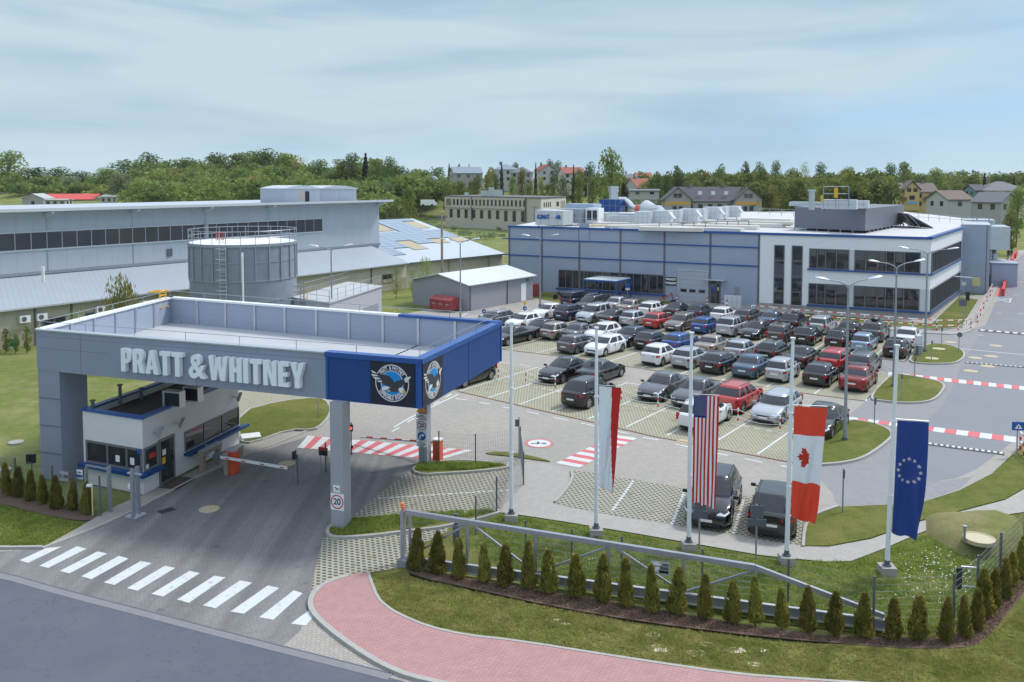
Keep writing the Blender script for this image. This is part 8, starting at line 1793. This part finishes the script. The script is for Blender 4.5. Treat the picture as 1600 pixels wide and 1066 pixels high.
# near grass blades and tufts over the front lawns
def inpoly(x,y,P):
    c=False; j=len(P)-1
    for i in range(len(P)):
        if (P[i][1]>y)!=(P[j][1]>y) and x<(P[j][0]-P[i][0])*(y-P[i][1])/(P[j][1]-P[i][1])+P[i][0]: c=not c
        j=i
    return c
def tufts(polys,n,seed,z,m,name,label,h=(.05,.12)):
    r=random.Random(seed); m_=MB()
    for poly in polys:
        P=P2(poly); x0=min(p[0] for p in P);x1=max(p[0] for p in P);y0=min(p[1] for p in P);y1=max(p[1] for p in P); k=0;tries=0
        while k<n and tries<n*12:
            tries+=1; x=r.uniform(x0,x1);y=r.uniform(y0,y1)
            if noise.noise(Vector((x*.9,y*.9,seed)))<-.15 and r.random()<.7: continue
            if not inpoly(x,y,P): continue
            k+=1; hh=r.uniform(*h)
            for j in range(3):
                a=r.uniform(0,6.28); dx,dy=math.cos(a)*.018,math.sin(a)*.018; lx,ly=r.uniform(-.05,.05),r.uniform(-.05,.05); bx,by=x+r.uniform(-.04,.04),y+r.uniform(-.04,.04); o=len(m_.v)
                m_.v+=[Vector((bx-dx,by-dy,z)),Vector((bx+dx,by+dy,z)),Vector((bx+lx,by+ly,z+hh))]; m_.f.append((o,o+1,o+2)); m_.m.append(0)
    o=m_.build(name,m); return tag(o,label,'grass',kind='stuff')
gt_=leaf_mat('grass blades',(.22,.25,.06),(.42,.38,.15),.8); gt2_=leaf_mat('lush grass blades',(.17,.24,.045),(.32,.36,.10),.8)
tufts([[(580,905),(600,945),(670,980),(800,1000),(1000,1032),(1260,1062),(1500,1078),(1700,1085),(1760,930),(1640,905),(1600,950),(1520,1018),(1400,1020),(1200,1004),(1000,979),(860,953),(760,932),(640,905)]],30000,1,.06,gt_,'lawn_grass','short dry grass in front of the thuja bed',h=(.03,.08))
tufts([[(783,806),(880,818),(1190,872),(1330,880),(1450,836),(1590,830),(1520,975),(1430,995),(1200,968),(1000,932),(830,903),(700,850)]],16000,2,.02,gt2_,'fenced_grass','green grass between the gate fence and the footpath',h=(.04,.12))
tufts([[(-100,765),(0,790),(60,805),(130,820),(66,853),(-100,850)]],6000,3,.006,gt2_,'verge_grass','green grass verge left of the forecourt',h=(.04,.12))
tufts([[(515,833),(530,817),(640,807),(780,801),(640,830),(530,841)],[(647,738),(655,728),(790,729),(740,737)]],2500,4,.10,gt2_,'island_grass','weedy grass on the two narrow islands by the columns',h=(.06,.2))
# wild white flowers and bare patches
r=random.Random(9); m_=MB()
for k in range(190):
    px=r.gauss(1470,38);py=r.gauss(895,26)
    if py>975 or py<845: continue
    p=G(px,py); s=r.uniform(.012,.028); M_=Matrix.Translation((p.x,p.y,.09)); flat(m_,M_,circ(s,6),r.uniform(0,.04))
tag(m_.build('wild_flowers',K['white']),'tiny white wild flowers scattered beside the earth mound','flowers',kind='stuff')
m_=MB()
for (px,py,w) in ((870,972,.35),(880,978,.45),(1020,996,.7),(1030,1017,.9),(1085,1024,.8),(1105,1010,.6),(1150,1019,.8),(1195,1020,.5),(925,874,.35),(1180,1041,.5)):
    c=G(px,py); rr=random.Random(px); pts=[(c.x+w*.5*math.cos(a)*rr.uniform(.6,1.1),c.y+w*.28*math.sin(a)*rr.uniform(.6,1.1)) for a in [k*.6283 for k in range(10)]]; m_.sheet(pts,.066 if py>900 else .026)
tag(m_.build('bare_soil',mat('sandy soil',(.50,.45,.36),.95,var=.3,scale=9,bump=.8)),kind='structure')
# bark chips
r=random.Random(4); m_=MB(); P=P2([(636,890),(760,914),(1000,952),(1250,997),(1420,1003),(1490,999),(1522,977),(1560,932),(1600,890),(1612,912),(1580,952),(1545,998),(1520,1012),(1400,1014),(1200,998),(1000,972),(860,948),(760,926)])
x0=min(p[0] for p in P);x1=max(p[0] for p in P);y0=min(p[1] for p in P);y1=max(p[1] for p in P); k=0
while k<6000:
    x=r.uniform(x0,x1);y=r.uniform(y0,y1)
    if not inpoly(x,y,P): continue
    k+=1; leaf(m_,Vector((x,y,.09)),.07,r)
tag(m_.build('bark_chips',leaf_mat('bark chips',(.09,.05,.035),(.26,.18,.13),9)),'loose brown bark chips under the thujas','bark chips',kind='stuff')

# ---------------------------------------------------------------- air
m_=MB(); m_.box((0,2260,24),(11500,4700,60)); hz_=m_.build('haze',[]); hz_.data.materials.clear()
hm=bpy.data.materials.new('haze air'); hm.use_nodes=True; t=hm.node_tree; t.nodes.clear(); o_=N(t,'ShaderNodeOutputMaterial'); v_=N(t,'ShaderNodeVolumePrincipled'); v_.inputs['Color'].default_value=(.82,.91,1,1); v_.inputs['Density'].default_value=.00007; v_.inputs['Anisotropy'].default_value=.2
t.links.new(v_.outputs[0],o_.inputs['Volume']); hz_.data.materials.append(hm); tag(hz_,'thin pale air between the camera and the far hills','haze',kind='stuff')
